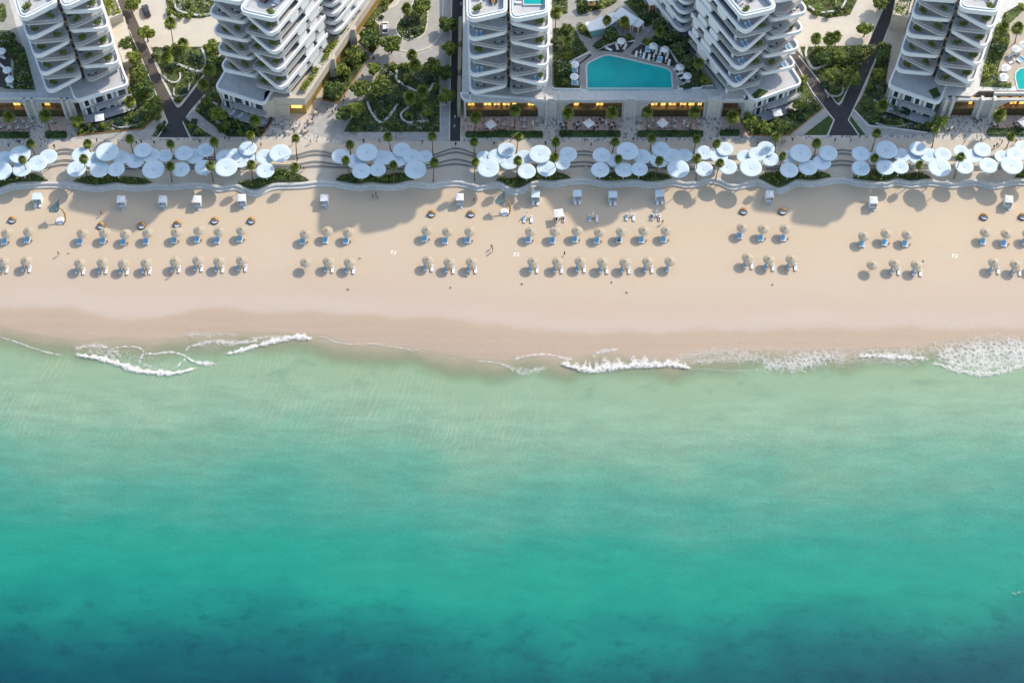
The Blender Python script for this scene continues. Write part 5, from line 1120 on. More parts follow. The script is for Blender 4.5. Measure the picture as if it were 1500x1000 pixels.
for x0, l in ((0, [(60, 815, 110, 930, 'stout palm before the shop arcade at far left'), (315, 805, 352, 915, 'palm before the arcade of leftmost tower'), (905, 710, 935, 860, 'palm in the garden at the corner of the leftmost tower'), (1187, 160, 1207, 330, 'tall palm at the edge of the pale drop-off drive, left'), (1275, 305, 1285, 370, 'shorter palm at top of the left triangular garden'), (1160, 405, 1185, 480, 'dark palm beside the brown path in the left garden')]),
             (180, [(600, 490, 612, 640, 'tall dark palm in the ring planter left of second tower'), (920, 840, 950, 945, 'dark palm in the bed at the foot of second tower from left'), (560, 590, 600, 720, 'dark palm left of the terrace of second tower')]),
             (440, [(740, 60, 750, 150, 'sunlit palm on the planted island of round drive'), (778, 385, 790, 470, 'upper dark palm in the square garden'), (800, 455, 815, 590, 'second dark palm in the square garden'), (855, 640, 860, 740, 'dark palm in the middle of square garden'), (765, 680, 775, 770, 'dark palm left of middle in square garden')]),
             (660, [(178, 815, 168, 915, 'palm before the central tower, left'), (448, 770, 445, 900, 'palm before the central tower, right'), (735, 90, 730, 210, 'palm on the deck close to the central tower')]),
             (800, [(152, 785, 140, 905, 'palm before the left pool deck arch, left'), (460, 785, 437, 910, 'palm before the left pool deck arch, right'), (705, 780, 705, 915, 'palm before the middle pool deck arch, left'), (1035, 780, 1000, 905, 'palm before the middle pool deck arch, right'), (1305, 815, 1280, 900, 'bushy palm before the tower right of the pool')]),
             (960, [(1122, 268, 1110, 362, 'palm standing alone in the right triangular garden'), (1215, 270, 1200, 345, 'left one of twin palms at the edge of right drive'), (1262, 255, 1250, 335, 'right one of twin palms at the edge of right drive')]),
             (1200, [(1260, 800, 1240, 910, 'bushy palm before the right shop arcade'), (1385, 195, 1375, 300, 'palm beside the right-hand pool'), (1285, 195, 1280, 250, 'short palm above the right-hand pool garden'), (440, 735, 430, 800, 'short palm in the flower bed left of rightmost tower')])):
    for a, b_, c_, d_, lab in l:
        deck_ = 'deck' in lab and 'before' not in lab or 'pool garden' in lab or 'beside the right-hand' in lab
        palm((x0 + a * .21, b_ * .21), (x0 + c_ * .21, d_ * .21), PZ if deck_ else GZ, lab, GP, 1.4)
for a, b_, c_, d_, lab in ((425, 140, 412, 240, 'slim palm in front of the pool bar roof'), (545, 150, 532, 245, 'slim palm in front of the large pavilion roof'), (148, 285, 150, 370, 'low palm in the garden left of the pool'), (1068, 440, 1050, 540, 'palm in the garden right of the pool'), (795, 220, 780, 290, 'low palm beside the walk right of pavilion')):
    palm((800 + a * .21, b_ * .21), (800 + c_ * .21, d_ * .21), PZ, lab, GP, 1.15, 3.0)

# ---------------------------------------------------------------- white disc canopies on the promenade
def make_canopy(nseg=40):
    root = thing('disc_canopy', 'x', 'canopy')
    d = MB(); d.lathe([(.02, .10), (.32, .11), (1.1, .24), (2.2, .33), (2.46, .30), (2.5, .22), (2.44, .14), (2.2, .16), (1.0, .02), (.30, -.25), (.02, -.3)], nseg)
    d.build('disc', M_canopy, root, True)
    MB().lathe([(.02, .20), (.10, .20), (.30, .155), (.34, .12), (.02, .11)], 16).build('hub', M_hub, root, True)
    p = MB(); p.lathe([(.20, -3.9), (.13, -3.3), (.12, -1.2), (.30, -.22), (.02, -.2)], 12); p.build('post', M_steel, root, True)
    s_ = MB()
    for k in range(10):
        a = 2 * PI * k / 10; c_, s = math.cos(a), math.sin(a); s_.tube([(c_ * .4, s * .4, .145), (c_ * 1.1, s * 1.1, .262), (c_ * 2.2, s * 2.2, .350)], .012, 4)
    s_.build('seam', M_hub, root); return Kit(root)
CK = make_canopy()
CAN = [(0, [(30, 247, 115), (138, 222, 145), (335, 237, 125), (8, 338, 145), (152, 322, 128), (262, 283, 132), (563, 225, 125), (747, 203, 155), (645, 258, 130), (532, 322, 130), (695, 325, 132), (843, 242, 118), (810, 325, 116), (943, 264, 125), (996, 191, 122), (1055, 229, 120), (1151, 230, 104), (1070, 325, 150), (1262, 325, 120), (1282, 213, 122)]),
 (280, [(25, 232, 125), (101, 190, 117), (88, 312, 123), (232, 237, 117), (300, 232, 125), (395, 180, 120), (345, 268, 110), (385, 248, 120), (244, 311, 152), (515, 238, 126), (620, 213, 146), (517, 333, 125), (1043, 234, 122), (1150, 268, 125), (1225, 206, 147), (1323, 243, 122), (1188, 336, 126), (1301, 327, 112)]),
 (560, [(20, 242, 118), (134, 188, 118), (110, 252, 132), (205, 236, 122), (297, 234, 102), (231, 327, 148), (708, 238, 98), (865, 188, 118), (800, 235, 124), (739, 317, 148), (885, 268, 138), (988, 240, 118), (1101, 218, 149), (1007, 338, 124), (1144, 319, 130), (1255, 282, 110), (1296, 219, 122)]),
 (800, [(387, 226, 124), (377, 328, 124), (478, 262, 112), (567, 197, 148), (668, 236, 124), (543, 326, 124), (651, 323, 114), (800, 183, 122), (790, 258, 130), (876, 230, 122), (967, 227, 108), (921, 321, 148), (1099, 209, 120), (1101, 322, 122), (1246, 183, 114), (1205, 230, 124), (1267, 308, 124)]),
 (1000, [(437, 240, 118), (520, 220, 120), (580, 180, 120), (475, 312, 148), (607, 252, 122), (733, 240, 104), (742, 330, 124), (824, 212, 148), (874, 311, 128), (970, 277, 126), (1015, 212, 126)]),
 (1200, [(289, 217, 122), (290, 317, 124), (388, 245, 104), (468, 188, 149), (462, 310, 126), (577, 227, 114), (566, 309, 112), (690, 181, 118), (682, 240, 118), (765, 228, 122), (862, 221, 116), (839, 311, 152), (987, 200, 106), (1012, 305, 124), (1075, 232, 116), (1136, 188, 118), (1180, 298, 127), (1275, 236, 104), (1367, 222, 120), (1344, 296, 148), (1418, 172, 110), (1470, 235, 125), (1490, 310, 125)])]
cs = []
for x0, l in CAN:
    for a, b_, wd in l: cs.append((x0 + a * .20994, 180 + b_ * .21, wd * .20994))
CL = [(-50, 84, 'group at left edge'), (84, 440, 'second group from left'), (440, 640, 'third group from left'), (640, 840, 'group facing the central tower'), (840, 1098, 'group before the pool'), (1070, 1228, 'group right of the pool'), (1228, 1530, 'rightmost group')]
cs.sort(); cnt = {}
for i, (px, py, wd) in enumerate(cs):
    ci = next(j for j, (a, b_, q) in enumerate(CL) if a <= px < b_ and not (j == 4 and px > 1072)); row = 'back' if py < 223 else ('middle' if py < 238 else 'front')
    key = (ci, row); k = cnt.get(key, 0); cnt[key] = k + 1
    big = wd > 29; z = (5.9 if big else 5.1) + ((i * 7) % 9) * .055 + (-.45 if 45 < (py - 180) / .21 - 180 < 95 and not big else 0)
    z = LZ + z - .5; s = wd / 5.62 / 5.0 * 1.09
    a, b_ = P(px, py, z + .2)
    CK.put((a, b_, z), random.uniform(0, 6.3), f'white disc canopy, {nth(k)} from left in {row} row of the {CL[ci][2]}', 'white disc canopies shading the promenade', (s, s, 1))
# ---------------------------------------------------------------- beach furniture
M_thatch = mat('straw_thatch', (.43, .37, .28), .9, .22, 3.5, .4, 9)
M_thatchd = mat('straw_fringe', (.33, .27, .19), .95, .3, 5)
def make_parasol():
    root = thing('thatched_parasol', 'x', 'parasol')
    c_ = MB(); n_ = 20
    for lv, (r0, z0, r1, z1) in enumerate([(.03, 2.72, .55, 2.48), (.48, 2.50, 1.05, 2.27), (.97, 2.30, 1.52, 2.02)]):
        o = len(c_.v); k = n_ * 2
        for i in range(k):
            a = 2 * PI * i / k; c_.v.append((r0 * math.cos(a), r0 * math.sin(a), z0))
        for i in range(k):
            a = 2 * PI * i / k; w_ = 1 + (.035 if i % 2 else -.02); c_.v.append((r1 * w_ * math.cos(a), r1 * w_ * math.sin(a), z1 - (.05 if i % 2 else 0)))
        for i in range(k):
            a = 2 * PI * i / k; c_.v.append((r1 * .96 * math.cos(a), r1 * .96 * math.sin(a), z1 - .12))
        for b_ in (0, k):
            for i in range(k): c_.f.append((o + b_ + i, o + b_ + (i + 1) % k, o + b_ + k + (i + 1) % k, o + b_ + k + i))
    c_.build('thatch', M_thatch, root)
    MB().lathe([(.02, 2.82), (.09, 2.80), (.13, 2.66), (.02, 2.6)], 8).build('cap', M_wood, root)
    MB().lathe([(.06, 0), (.05, 2.6), (.01, 2.62)], 8).build('post', M_wood, root)
    s_ = MB()
    for i in range(8):
        a = 2 * PI * i / 8; s_.tube([(0, 0, 1.75), (1.2 * math.cos(a), 1.2 * math.sin(a), 2.07)], .02, 4)
    s_.build('strut', M_wood, root); root.scale = (1.04, 1.04, 1.2); return Kit(root)
def cushion(mb, x0, x1, y0, y1, z0, z1, r=.06):
    p = rounded([(x0, y0), (x1, y0), (x1, y1), (x0, y1)], r, 3); q = rounded([(x0 + .03, y0 + .03), (x1 - .03, y0 + .03), (x1 - .03, y1 - .03), (x0 + .03, y1 - .03)], r, 3)
    mb.prism(p, z0, z1 - .03); mb.prism(p, z1 - .03 + .0005, z1, q)
def make_lounger(name, label, cat, wd, towel, head=2, backup=False):
    root = thing(name, label, cat); f = MB()
    f.box(-wd / 2, wd / 2, -1.0, 1.0, .24, .30)
    for x in (-wd / 2 + .05, wd / 2 - .05):
        for y in (-.85, .85): f.box(x - .04, x + .04, y - .04, y + .04, 0, .24)
    f.build('frame', M_white2, root)
    mt = MB(); mt.box(-wd / 2 + .02, wd / 2 - .02, -.98, .3, .30, .40)
    mt.add([(-wd / 2 + .02, .3, .30), (wd / 2 - .02, .3, .30), (wd / 2 - .02, .98, .62), (-wd / 2 + .02, .98, .62), (-wd / 2 + .02, .28, .40), (wd / 2 - .02, .28, .40), (wd / 2 - .02, .96, .72), (-wd / 2 + .02, .96, .72)],
           [(3, 2, 1, 0), (4, 5, 6, 7), (0, 1, 5, 4), (1, 2, 6, 5), (2, 3, 7, 6), (3, 0, 4, 7)])
    mo = mt.build('mattress', M_fabW, root)
    if towel:
        t = MB(); a, b_ = (-.55, .27) ; e = .10 if wd > 1 else .06
        t.box(-wd / 2 + e, wd / 2 - e, -.62, .29, .401, .425); t.add([(-wd / 2 + e, .29, .405), (wd / 2 - e, .29, .405), (wd / 2 - e, .93, .715), (-wd / 2 + e, .93, .715), (-wd / 2 + e, .29, .43), (wd / 2 - e, .29, .43), (wd / 2 - e, .93, .74), (-wd / 2 + e, .93, .74)],
              [(3, 2, 1, 0), (4, 5, 6, 7), (0, 1, 5, 4), (1, 2, 6, 5), (2, 3, 7, 6), (3, 0, 4, 7)])
        t.build('towel', M_towel if towel == 1 else M_fabB, root)
    for i in range(head):
        x = (-wd / 4 if i == 0 else wd / 4) if head == 2 else 0; p = MB(); cushion(p, x - .24, x + .24, .62, .92, .70, .84); p.build('pillow', M_fabW, root)
    return Kit(root)
PK = make_parasol(); DB = make_lounger('double_sunbed', 'x', 'sunbed', 1.55, 1, 2); LB = make_lounger('sun_lounger', 'x', 'sun lounger', .72, 1, 1); LW = make_lounger('sun_lounger', 'x', 'sun lounger', .72, 0, 1)
r = thing('drinks_table', 'x', 'side table'); MB().lathe([(.02, .52), (.30, .52), (.31, .47), (.02, .46)], 14).build('top', M_wood, r); MB().lathe([(.16, 0), (.05, .04), (.04, .46), (.01, .47)], 8).build('leg', M_dark, r); ST = Kit(r)
def Rz(x0, y0, l): return [(x0 + q[0] * .20994, y0 + q[1] * .21) + tuple(q[2:]) for q in l]
row1 = Rz(0, 300, [(45, 190), (198, 180), (572, 190), (728, 188), (875, 197), (1030, 190), (1230, 185), (1387, 172)]) + Rz(280, 300, [(195, 180), (352, 172), (797, 197), (948, 178), (1095, 185)]) + Rz(560, 300, [(312, 173), (457, 182), (612, 180)]) + Rz(740, 300, [(178, 180), (349, 180), (503, 175), (659, 185), (812, 180), (970, 175), (1125, 175)]) + Rz(1000, 300, [(418, 155), (565, 163), (718, 162)]) + Rz(1200, 300, [(313, 213), (470, 193), (617, 203), (1163, 187), (1310, 197), (1460, 195)])
bed1 = Rz(0, 300, [(28, 255), (188, 243), (555, 255), (715, 248), (857, 260), (1017, 253), (1213, 247), (1372, 240)]) + Rz(280, 300, [(180, 247), (338, 237), (777, 253), (935, 245), (1078, 250)]) + Rz(560, 300, [(293, 235), (437, 250), (595, 245)]) + Rz(740, 300, [(160, 243), (328, 247), (485, 240), (637, 248), (795, 243), (950, 243), (1105, 240)]) + Rz(1000, 300, [(398, 215), (542, 230), (700, 230)]) + Rz(1200, 300, [(298, 270), (455, 262), (600, 270), (1142, 255), (1288, 268), (1436, 258)])
row2 = Rz(0, 300, [(20, 390), (180, 385), (555, 400), (713, 395), (860, 403), (1018, 398), (1222, 388), (1380, 380)]) + Rz(280, 300, [(193, 388), (352, 380), (800, 395), (957, 388), (1105, 395)]) + Rz(560, 300, [(318, 380), (467, 393), (623, 392)]) + Rz(740, 300, [(195, 390), (367, 392), (525, 387), (682, 395), (837, 395), (997, 390), (1153, 387)]) + Rz(1000, 300, [(455, 362), (603, 375), (760, 373)]) + Rz(1200, 300, [(373, 413), (528, 403), (680, 413), (1222, 397), (1373, 410), (1505, 405)])
CLN = ['left pair', 'group of eight', 'trio after the eight', 'central trio', 'group of seven', 'trio after the seven', 'second trio from right', 'rightmost trio']
SIZ = [2, 8, 3, 3, 7, 3, 3, 3]
def cl_of(i):
    for c_, s in enumerate(SIZ):
        if i < s: return c_, i
        i -= s
bed1.sort(); row1.sort(); row2.sort()
for i, (px, py) in enumerate(row1):
    c_, k = cl_of(i); x, y = P(px, py, 2.75); PK.put((x, y, -.10), random.uniform(0, 6), f'round thatched parasol, {nth(k)} of inland row in the {CLN[c_]}', 'thatched parasols on the beach')
for i, (px, py) in enumerate(bed1):
    c_, k = cl_of(i); x, y = P(px, py, .45); rz = R(-6 if px > 1250 else random.uniform(-2, 2)); DB.put((x, y, 0), rz, f'double sunbed with blue towels, {nth(k)} of inland row in the {CLN[c_]}', 'double sunbeds in the inland row')
    if i % 3 != 2: ST.put((x + 1.25, y - .3, 0), 0, f'little side table beside the {nth(k)} double sunbed in the {CLN[c_]}', 'side tables on the beach')
for i, (px, py) in enumerate(row2):
    c_, k = cl_of(i); x, y = P(px, py, 2.75); PK.put((x, y, -.10), random.uniform(0, 6), f'round thatched parasol, {nth(k)} of seaward row in the {CLN[c_]}', 'thatched parasols on the beach')
    if (c_ == 2 and k == 0) or (c_ == 6 and k == 0): continue
    t = -8 if px > 1280 else (-3 if px > 1080 else random.uniform(-1.5, 1.5))
    a = P(px - 22 * .21, py + 56 * .21, .4); LB.put((a[0], a[1], 0), R(t), f'lounger with shade-blue cover under the {nth(k)} seaward parasol of the {CLN[c_]}', 'sun loungers in the seaward row')  # shade on this lounger is painted as the blue of its cover
    if c_ == 4 and k == 6: continue
    a = P(px + 28 * .21, py + 61 * .21, .4); LW.put((a[0], a[1], 0), R(t), f'plain white lounger beside the {nth(k)} seaward parasol of the {CLN[c_]}', 'sun loungers in the seaward row')
    a = P(px + 2 * .21, py + 45 * .21, .5); ST.put((a[0], a[1], 0), 0, f'little side table under the {nth(k)} seaward parasol of the {CLN[c_]}', 'side tables on the beach')

# cabanas: two kinds
def make_cabana(wide):
    root = thing('beach_cabana', 'x', 'cabana'); w_, d = (2.3, 2.2) if wide else (2.1, 2.3)
    rf = MB(); rf.box(-w_ / 2, w_ / 2, -d / 2, d / 2, 2.35, 2.45)
    if not wide: rf.add([(-w_ / 2, -d / 2, 2.4505), (w_ / 2, -d / 2, 2.4505), (w_ / 2, d / 2, 2.4505), (-w_ / 2, d / 2, 2.4505), (0, 0, 2.85)], [(0, 1, 4), (1, 2, 4), (2, 3, 4), (3, 0, 4)])
    rf.build('roof', M_canopy if wide else M_fabW, root)
    for x in (-1, 1):
        for y in (-1, 1): MB().box(x * (w_ / 2 - .06) - .05, x * (w_ / 2 - .06) + .05, y * (d / 2 - .06) - .05, y * (d / 2 - .06) + .05, 0, 2.35).build('post', M_white2, root)
    MB().box(-w_ / 2, w_ / 2, -d / 2, d / 2, 0, .12).build('platform', M_white2, root)
    for x in (-1, 1): MB().box(x * (w_ / 2 - .03) - .015, x * (w_ / 2 - .03) + .015, -d / 2 + .15, d / 2 - .15, .15, 2.3).build('side_curtain', M_fabW, root)
    MB().box(-w_ / 2 + .1, w_ / 2 - .1, d / 2 - .08, d / 2 - .05, .15, 2.3).build('back_curtain', M_fabW, root)
    if wide:
        for x in (-.62, .62):
            b_ = MB(); b_.box(x - .36, x + .36, -d / 2 - 1.1, .4, .13, .38); cushion(b_, x - .34, x + .34, -d / 2 - 1.08, .4, .39, .5); b_.build('daybed', M_fabW, root)
    else:
        b_ = MB(); b_.box(-.8, .8, -.9, .9, .13, .4); cushion(b_, -.78, .78, -.88, .88, .41, .54); b_.build('daybed', M_fabW, root)
        s_ = MB(); s_.box(-.15, .75, -d / 2 - .55, -d / 2 - .02, 0, .2); s_.box(.1, .7, -d / 2 - 1.0, -d / 2 - .57, 0, .1); s_.build('step', M_dark if False else M_frame, root)
        MB().box(.15, .6, -d / 2 - .95, -d / 2 - .4, .205, .26).build('footstool_cushion', M_fabB, root)
    return Kit(root)
CW = make_cabana(True); CN = make_cabana(False)
CABS = [(0, 255, 520, 1, 'sunlit white cabana left of the leaf-shaped sunshade, far left'), (0, 843, 540, 0, 'left one of two shaded cabanas below the forked path'), (0, 1133, 540, 0, 'right one of two shaded cabanas below the forked path'), (280, 40, 540, 0, 'cabana at the right rim of the left tower shade'), (280, 352, 530, 0, 'sunlit cabana above the right end of the eight parasols'), (280, 928, 530, 0, 'cabana at the left rim of the shade before the dark path'), (560, 540, 525, 0, 'sunlit cabana left of the middle leaf-shaped sunshade'), (560, 1070, 505, 1, 'sunlit cabana right of the middle leaf-shaped sunshade'), (800, 218, 500, 1, 'leftmost of three shaded cabanas below the pool'), (800, 466, 507, 1, 'middle of three shaded cabanas below the pool'), (800, 793, 500, 1, 'rightmost of three shaded cabanas below the pool'), (1000, 608, 505, 0, 'sunlit cabana left of the right forked path'), (1200, 380, 547, 0, 'cabana at the right rim of the right tower shade'), (1200, 1325, 540, 0, 'cabana nearest the right edge of the frame')]
for x0, a, b_, kind, lab in CABS:
    x, y = P(x0 + a * .21, 180 + (b_ - 8) * .21, 2.4); (CW if kind else CN).put((x, y, 0), R(random.uniform(-3, 3) - (8 if x0 == 1200 and a > 1000 else 0)), lab, 'white beach cabanas')
# egg shaped cane daybeds
def make_egg():
    root = thing('cane_daybed', 'x', 'daybed'); n_ = 22; sh = MB(); R0 = 1.12
    el = [0, .25, .5, .75, 1.0, 1.25, 1.5]; o = 0
    for lay, kk in ((0, 1.0), (1, .93)):
        for e in el:
            for i in range(n_ + 1):
                a = R(-25) + R(230) * i / n_; rr = math.cos(e) * R0 * kk; sh.v.append((rr * math.cos(a), rr * math.sin(a) + .12 * math.sin(e), .12 + 1.2 * kk * math.sin(e)))
        for j in range(len(el) - 1):
            for i in range(n_):
                q = o + j * (n_ + 1) + i; sh.f.append((q, q + 1, q + n_ + 2, q + n_ + 1))
        o = len(sh.v)
    sh.build('hood', M_bamboo, root)
    MB().lathe([(.02, 0), (R0 * .98, 0), (R0 * 1.02, .30), (R0 * .9, .34), (.02, .34)], 28).build('base', M_dark, root)
    MB().lathe([(.02, .35), (.9, .35), (.97, .42), (.9, .5), (.02, .52)], 24).build('mattress', M_fabW, root)
    for i in range(3):
        p = MB(); p.lathe([(.02, .52), (.24, .55), (.27, .66), (.2, .76), (.02, .78)], 10, (-.45 + .45 * i, .42 - .1 * (i % 2))); p.build('pillow', M_fabB if i == 1 else M_dark if i == 0 else M_fabW, root)
    return Kit(root)
EG = make_egg()
for x0, a, b_, lab in [(0, 83, 675, 'cane egg daybed at far left above the parasol pair'), (0, 703, 716, 'first cane egg daybed from left above the group of eight'), (0, 985, 715, 'shaded cane egg daybed above the group of eight'), (0, 1235, 704, 'cane egg daybed above fifth parasol of the group of eight'), (280, 163, 680, 'cane egg daybed second from the right end above the group of eight'), (280, 418, 680, 'cane egg daybed at the right end of the group of eight'), (560, 343, 632, 'shaded cane egg daybed above the middle trio of parasols'), (560, 618, 632, 'sunlit cane egg daybed above the middle trio of parasols'), (1000, 425, 614, 'left cane egg daybed above the trio right of seven'), (1000, 697, 614, 'right cane egg daybed above the trio right of seven'), (1200, 1150, 652, 'left cane egg daybed near the right edge'), (1200, 1420, 652, 'right cane egg daybed at the right edge')]:
    x, y = P(x0 + a * .21, 180 + b_ * .21, .5); EG.put((x, y, 0), R(random.uniform(-8, 8)), lab, 'egg shaped cane daybeds')
# leaf-shaped sunshades with a curling mast
def make_leaf_shade():
    root = thing('leaf_sunshade', 'x', 'sunshade')
    l = MB(); n_ = 20; C_ = []
    for i in range(n_ + 1):
        t = i / n_; x = -.7 + 1.5 * t ** 1.6; y = -1.1 + 3.8 * t; wd = 1.9 * math.sin(PI * min(1, t * 1.0 + .14)) ** .7 * (1 - t) ** .75 + .03; C_.append((x, y, 3.6 + .35 * t + 1.0 * t * t, wd))
    for z_ in (0, -.08):
        for x, y, z, wd in C_: l.v += [(x - wd, y, z + z_), (x, y + .05, z - .15 + z_), (x + wd * .8, y, z + z_)]
    for q in (0, 3 * (n_ + 1)):
        for i in range(n_):
            for j in (0, 1): k = q + i * 3 + j; l.f.append((k, k + 1, k + 4, k + 3))
    l.build('leaf_canopy', mat('sage_metal', (.09, .14, .15), .6, .1, 1), root)
    arc = [(1.0 + .9 * math.sin(t) * 1.0, .35 - 1.5 * math.cos(t) * .9 + .3, .15 + 3.3 * math.sin(t * .5) ** 1.0 if t < PI else 3.4) for t in [PI * i / 16 for i in range(17)]]
    m_ = MB(); m_.tube([(1.2, -2.5, .1), (1.75, -2.2, .5), (2.05, -1.5, 1.3), (1.95, -.6, 2.3), (1.4, .1, 3.2), (.6, .3, 3.7), (0, .1, 3.75)], [.14, .20, .24, .24, .20, .15, .08], 8); m_.build('curled_mast', M_bamboo, root, True)
    MB().lathe([(.02, 0), (1.15, 0), (1.2, .28), (1.1, .36), (.02, .36)], 28, (.45, -1.5)).build('round_daybed', M_fabW, root)
    MB().lathe([(.05, .36), (.05, 3.5), (.01, 3.5)], 8, (.4, -1.0)).build('post', M_steel, root)
    MB().lathe([(.01, 3.7), (.16, 3.66), (.16, 3.55), (.01, 3.5)], 10, (-.05, 0)).build('hub', M_steel, root)
    for i in range(3): MB().lathe([(.01, .37), (.22, .40), (.24, .5), (.01, .56)], 10, (-.1 + .5 * i, -2.1 + .12 * i)).build('cushion', M_towel if i != 1 else M_fabB, root)
    return Kit(root)
LS = make_leaf_shade()
for x0, a, b_, lab in ((0, 395, 600, 'grey leaf-shaped sunshade with golden curled mast at left'), (560, 840, 540, 'grey leaf-shaped sunshade with golden curled mast near the middle')):
    x, y = P(x0 + a * .21, 180 + b_ * .21, 3.7); LS.put((x, y, 0), 0, lab, 'leaf-shaped sunshades')
# closed and square umbrellas with a pair of loungers
r = thing('closed_parasol', 'x', 'parasol'); MB().lathe([(.02, 2.9), (.10, 2.6), (.24, 1.6), (.28, 1.15), (.12, 1.2), (.02, 1.25)], 10).build('folded_canopy', M_fabW, r); MB().lathe([(.25, 0), (.25, .06), (.04, .08), (.03, 2.95), (.005, 2.97)], 8).build('post', M_white2, r); CP = Kit(r)
r = thing('square_parasol', 'x', 'parasol'); c_ = MB(); q = 1.25; c_.add([(-q, -q, 2.45), (q, -q, 2.45), (q, q, 2.45), (-q, q, 2.45), (0, 0, 2.85), (-q, -q, 2.35), (q, -q, 2.35), (q, q, 2.35), (-q, q, 2.35)], [(0, 1, 4), (1, 2, 4), (2, 3, 4), (3, 0, 4), (0, 5, 6, 1), (1, 6, 7, 2), (2, 7, 8, 3), (3, 8, 5, 0), (8, 7, 6, 5)]); c_.build('canopy', M_fabW, r); MB().lathe([(.3, 0), (.3, .07), (.04, .1), (.03, 2.5), (.005, 2.5)], 8).build('post', M_white2, r); SP = Kit(r)
for i, (kind, x0, ux, uy, l1, l2, where) in enumerate([('c', 560, 1010, 612, (990, 672), (1040, 672), 'left of the white square parasol'), ('s', 800, 88, 632, (72, 670), (122, 668), 'under the white square parasol'), ('c', 800, 327, 625, (304, 667), (355, 669), 'below the left shaded cabana'), ('c', 800, 595, 605, (561, 657), (612, 660), 'below the middle shaded cabanas'), ('c', 800, 772, 610, (738, 655), (790, 659), 'below the right shaded cabana')]):
    x, y = P(x0 + ux * .21, 180 + uy * .21, 2.2); kit = SP if kind == 's' else CP
    kit.put((x, y, 0), R(8 if kind == 's' else 0), ('white square parasol on the sand' if kind == 's' else 'closed white parasol between two loungers ' + where), 'parasols with twin loungers')
    for lab, q, k2 in (('left', l1, LB), ('right', l2, LW)):
        x, y = P(x0 + q[0] * .21, 180 + q[1] * .21, .4); k2.put((x, y, 0), R(random.uniform(-3, 3)), f'{lab} lounger of the pair {where}', 'lounger pairs near the cabanas')
    x, y = P(x0 + (l1[0] + l2[0]) / 2 * .21, 180 + (l1[1] - 2) * .21, .4); ST.put((x, y, 0), 0, f'small wooden table between two loungers {where}', 'side tables on the beach')
# towels, bags
r = thing('beach_towel', 'x', 'towel'); MB().prism(rounded([(-.75, -.6), (.75, -.6), (.75, .6), (-.75, .6)], .05, 2), .005, .03).build('cloth', mat('cream_towel', (.72, .66, .56), .9, .05, 2), r); MB().prism(rounded([(-.12, -.3), (.02, -.35), (.22, .28), (.08, .33)], .03, 2), .031, .07).build('folded_clothes', M_bark, r); TK = Kit(r)
for x0, a, b_, lab in ((560, 78, 332, 'cream towel alone left of the middle trio'), (560, 935, 347, 'cream towel alone left of the group of seven'), (1200, 945, 357, 'cream towel alone near the right edge')):
    x, y = P(x0 + a * .21, 300 + b_ * .21); TK.put((x, y, 0), R(-12), lab, 'towels on the sand')
r = thing('beach_bag', 'x', 'bag'); MB().lathe([(.02, 0), (.32, 0), (.36, .3), (.28, .42), (.02, .38)], 12, sy=.7).build('body', mat('canvas_bag', (.62, .56, .48), .9, .1, 3), r); h_ = MB(); h_.tube([(-.15, .02, .4), (-.12, .02, .6), (.12, .02, .6), (.15, .02, .4)], .02, 5); h_.build('handle', M_wood, r); BK = Kit(r)
for x0, a, b_, lab in ((0, 483, 335, 'pale bag on the sand left of the group of eight'), (0, 687, 498, 'pale bag seaward of the second parasol in the group of eight'), (0, 1015, 488, 'pale bag seaward of the fourth parasol in the group of eight'), (280, 1183, 370, 'pale bag right of the trio after eight'), (560, 592, 497, 'pale bag seaward of the middle trio of parasols'), (1000, 730, 478, 'pale bag seaward of the trio after seven'), (1200, 730, 389, 'pale bag beside the second trio from right'), (280, 1100, 586, 'small bag alone seaward of trio after the eight'), (560, 482, 574, 'small bag alone seaward of the central trio'), (1000, 632, 553, 'small bag alone seaward of trio after the seven'), (740, 122, 548, 'small bag alone at left seaward of group of seven'), (740, 748, 536, 'small bag alone seaward of middle of group of seven'), (740, 853, 608, 'small bag lying farthest seaward below the group of seven')):
    x, y = P(x0 + a * .21, 300 + b_ * .21); BK.put((x, y, 0), random.uniform(0, 3), lab, 'bags on the sand')

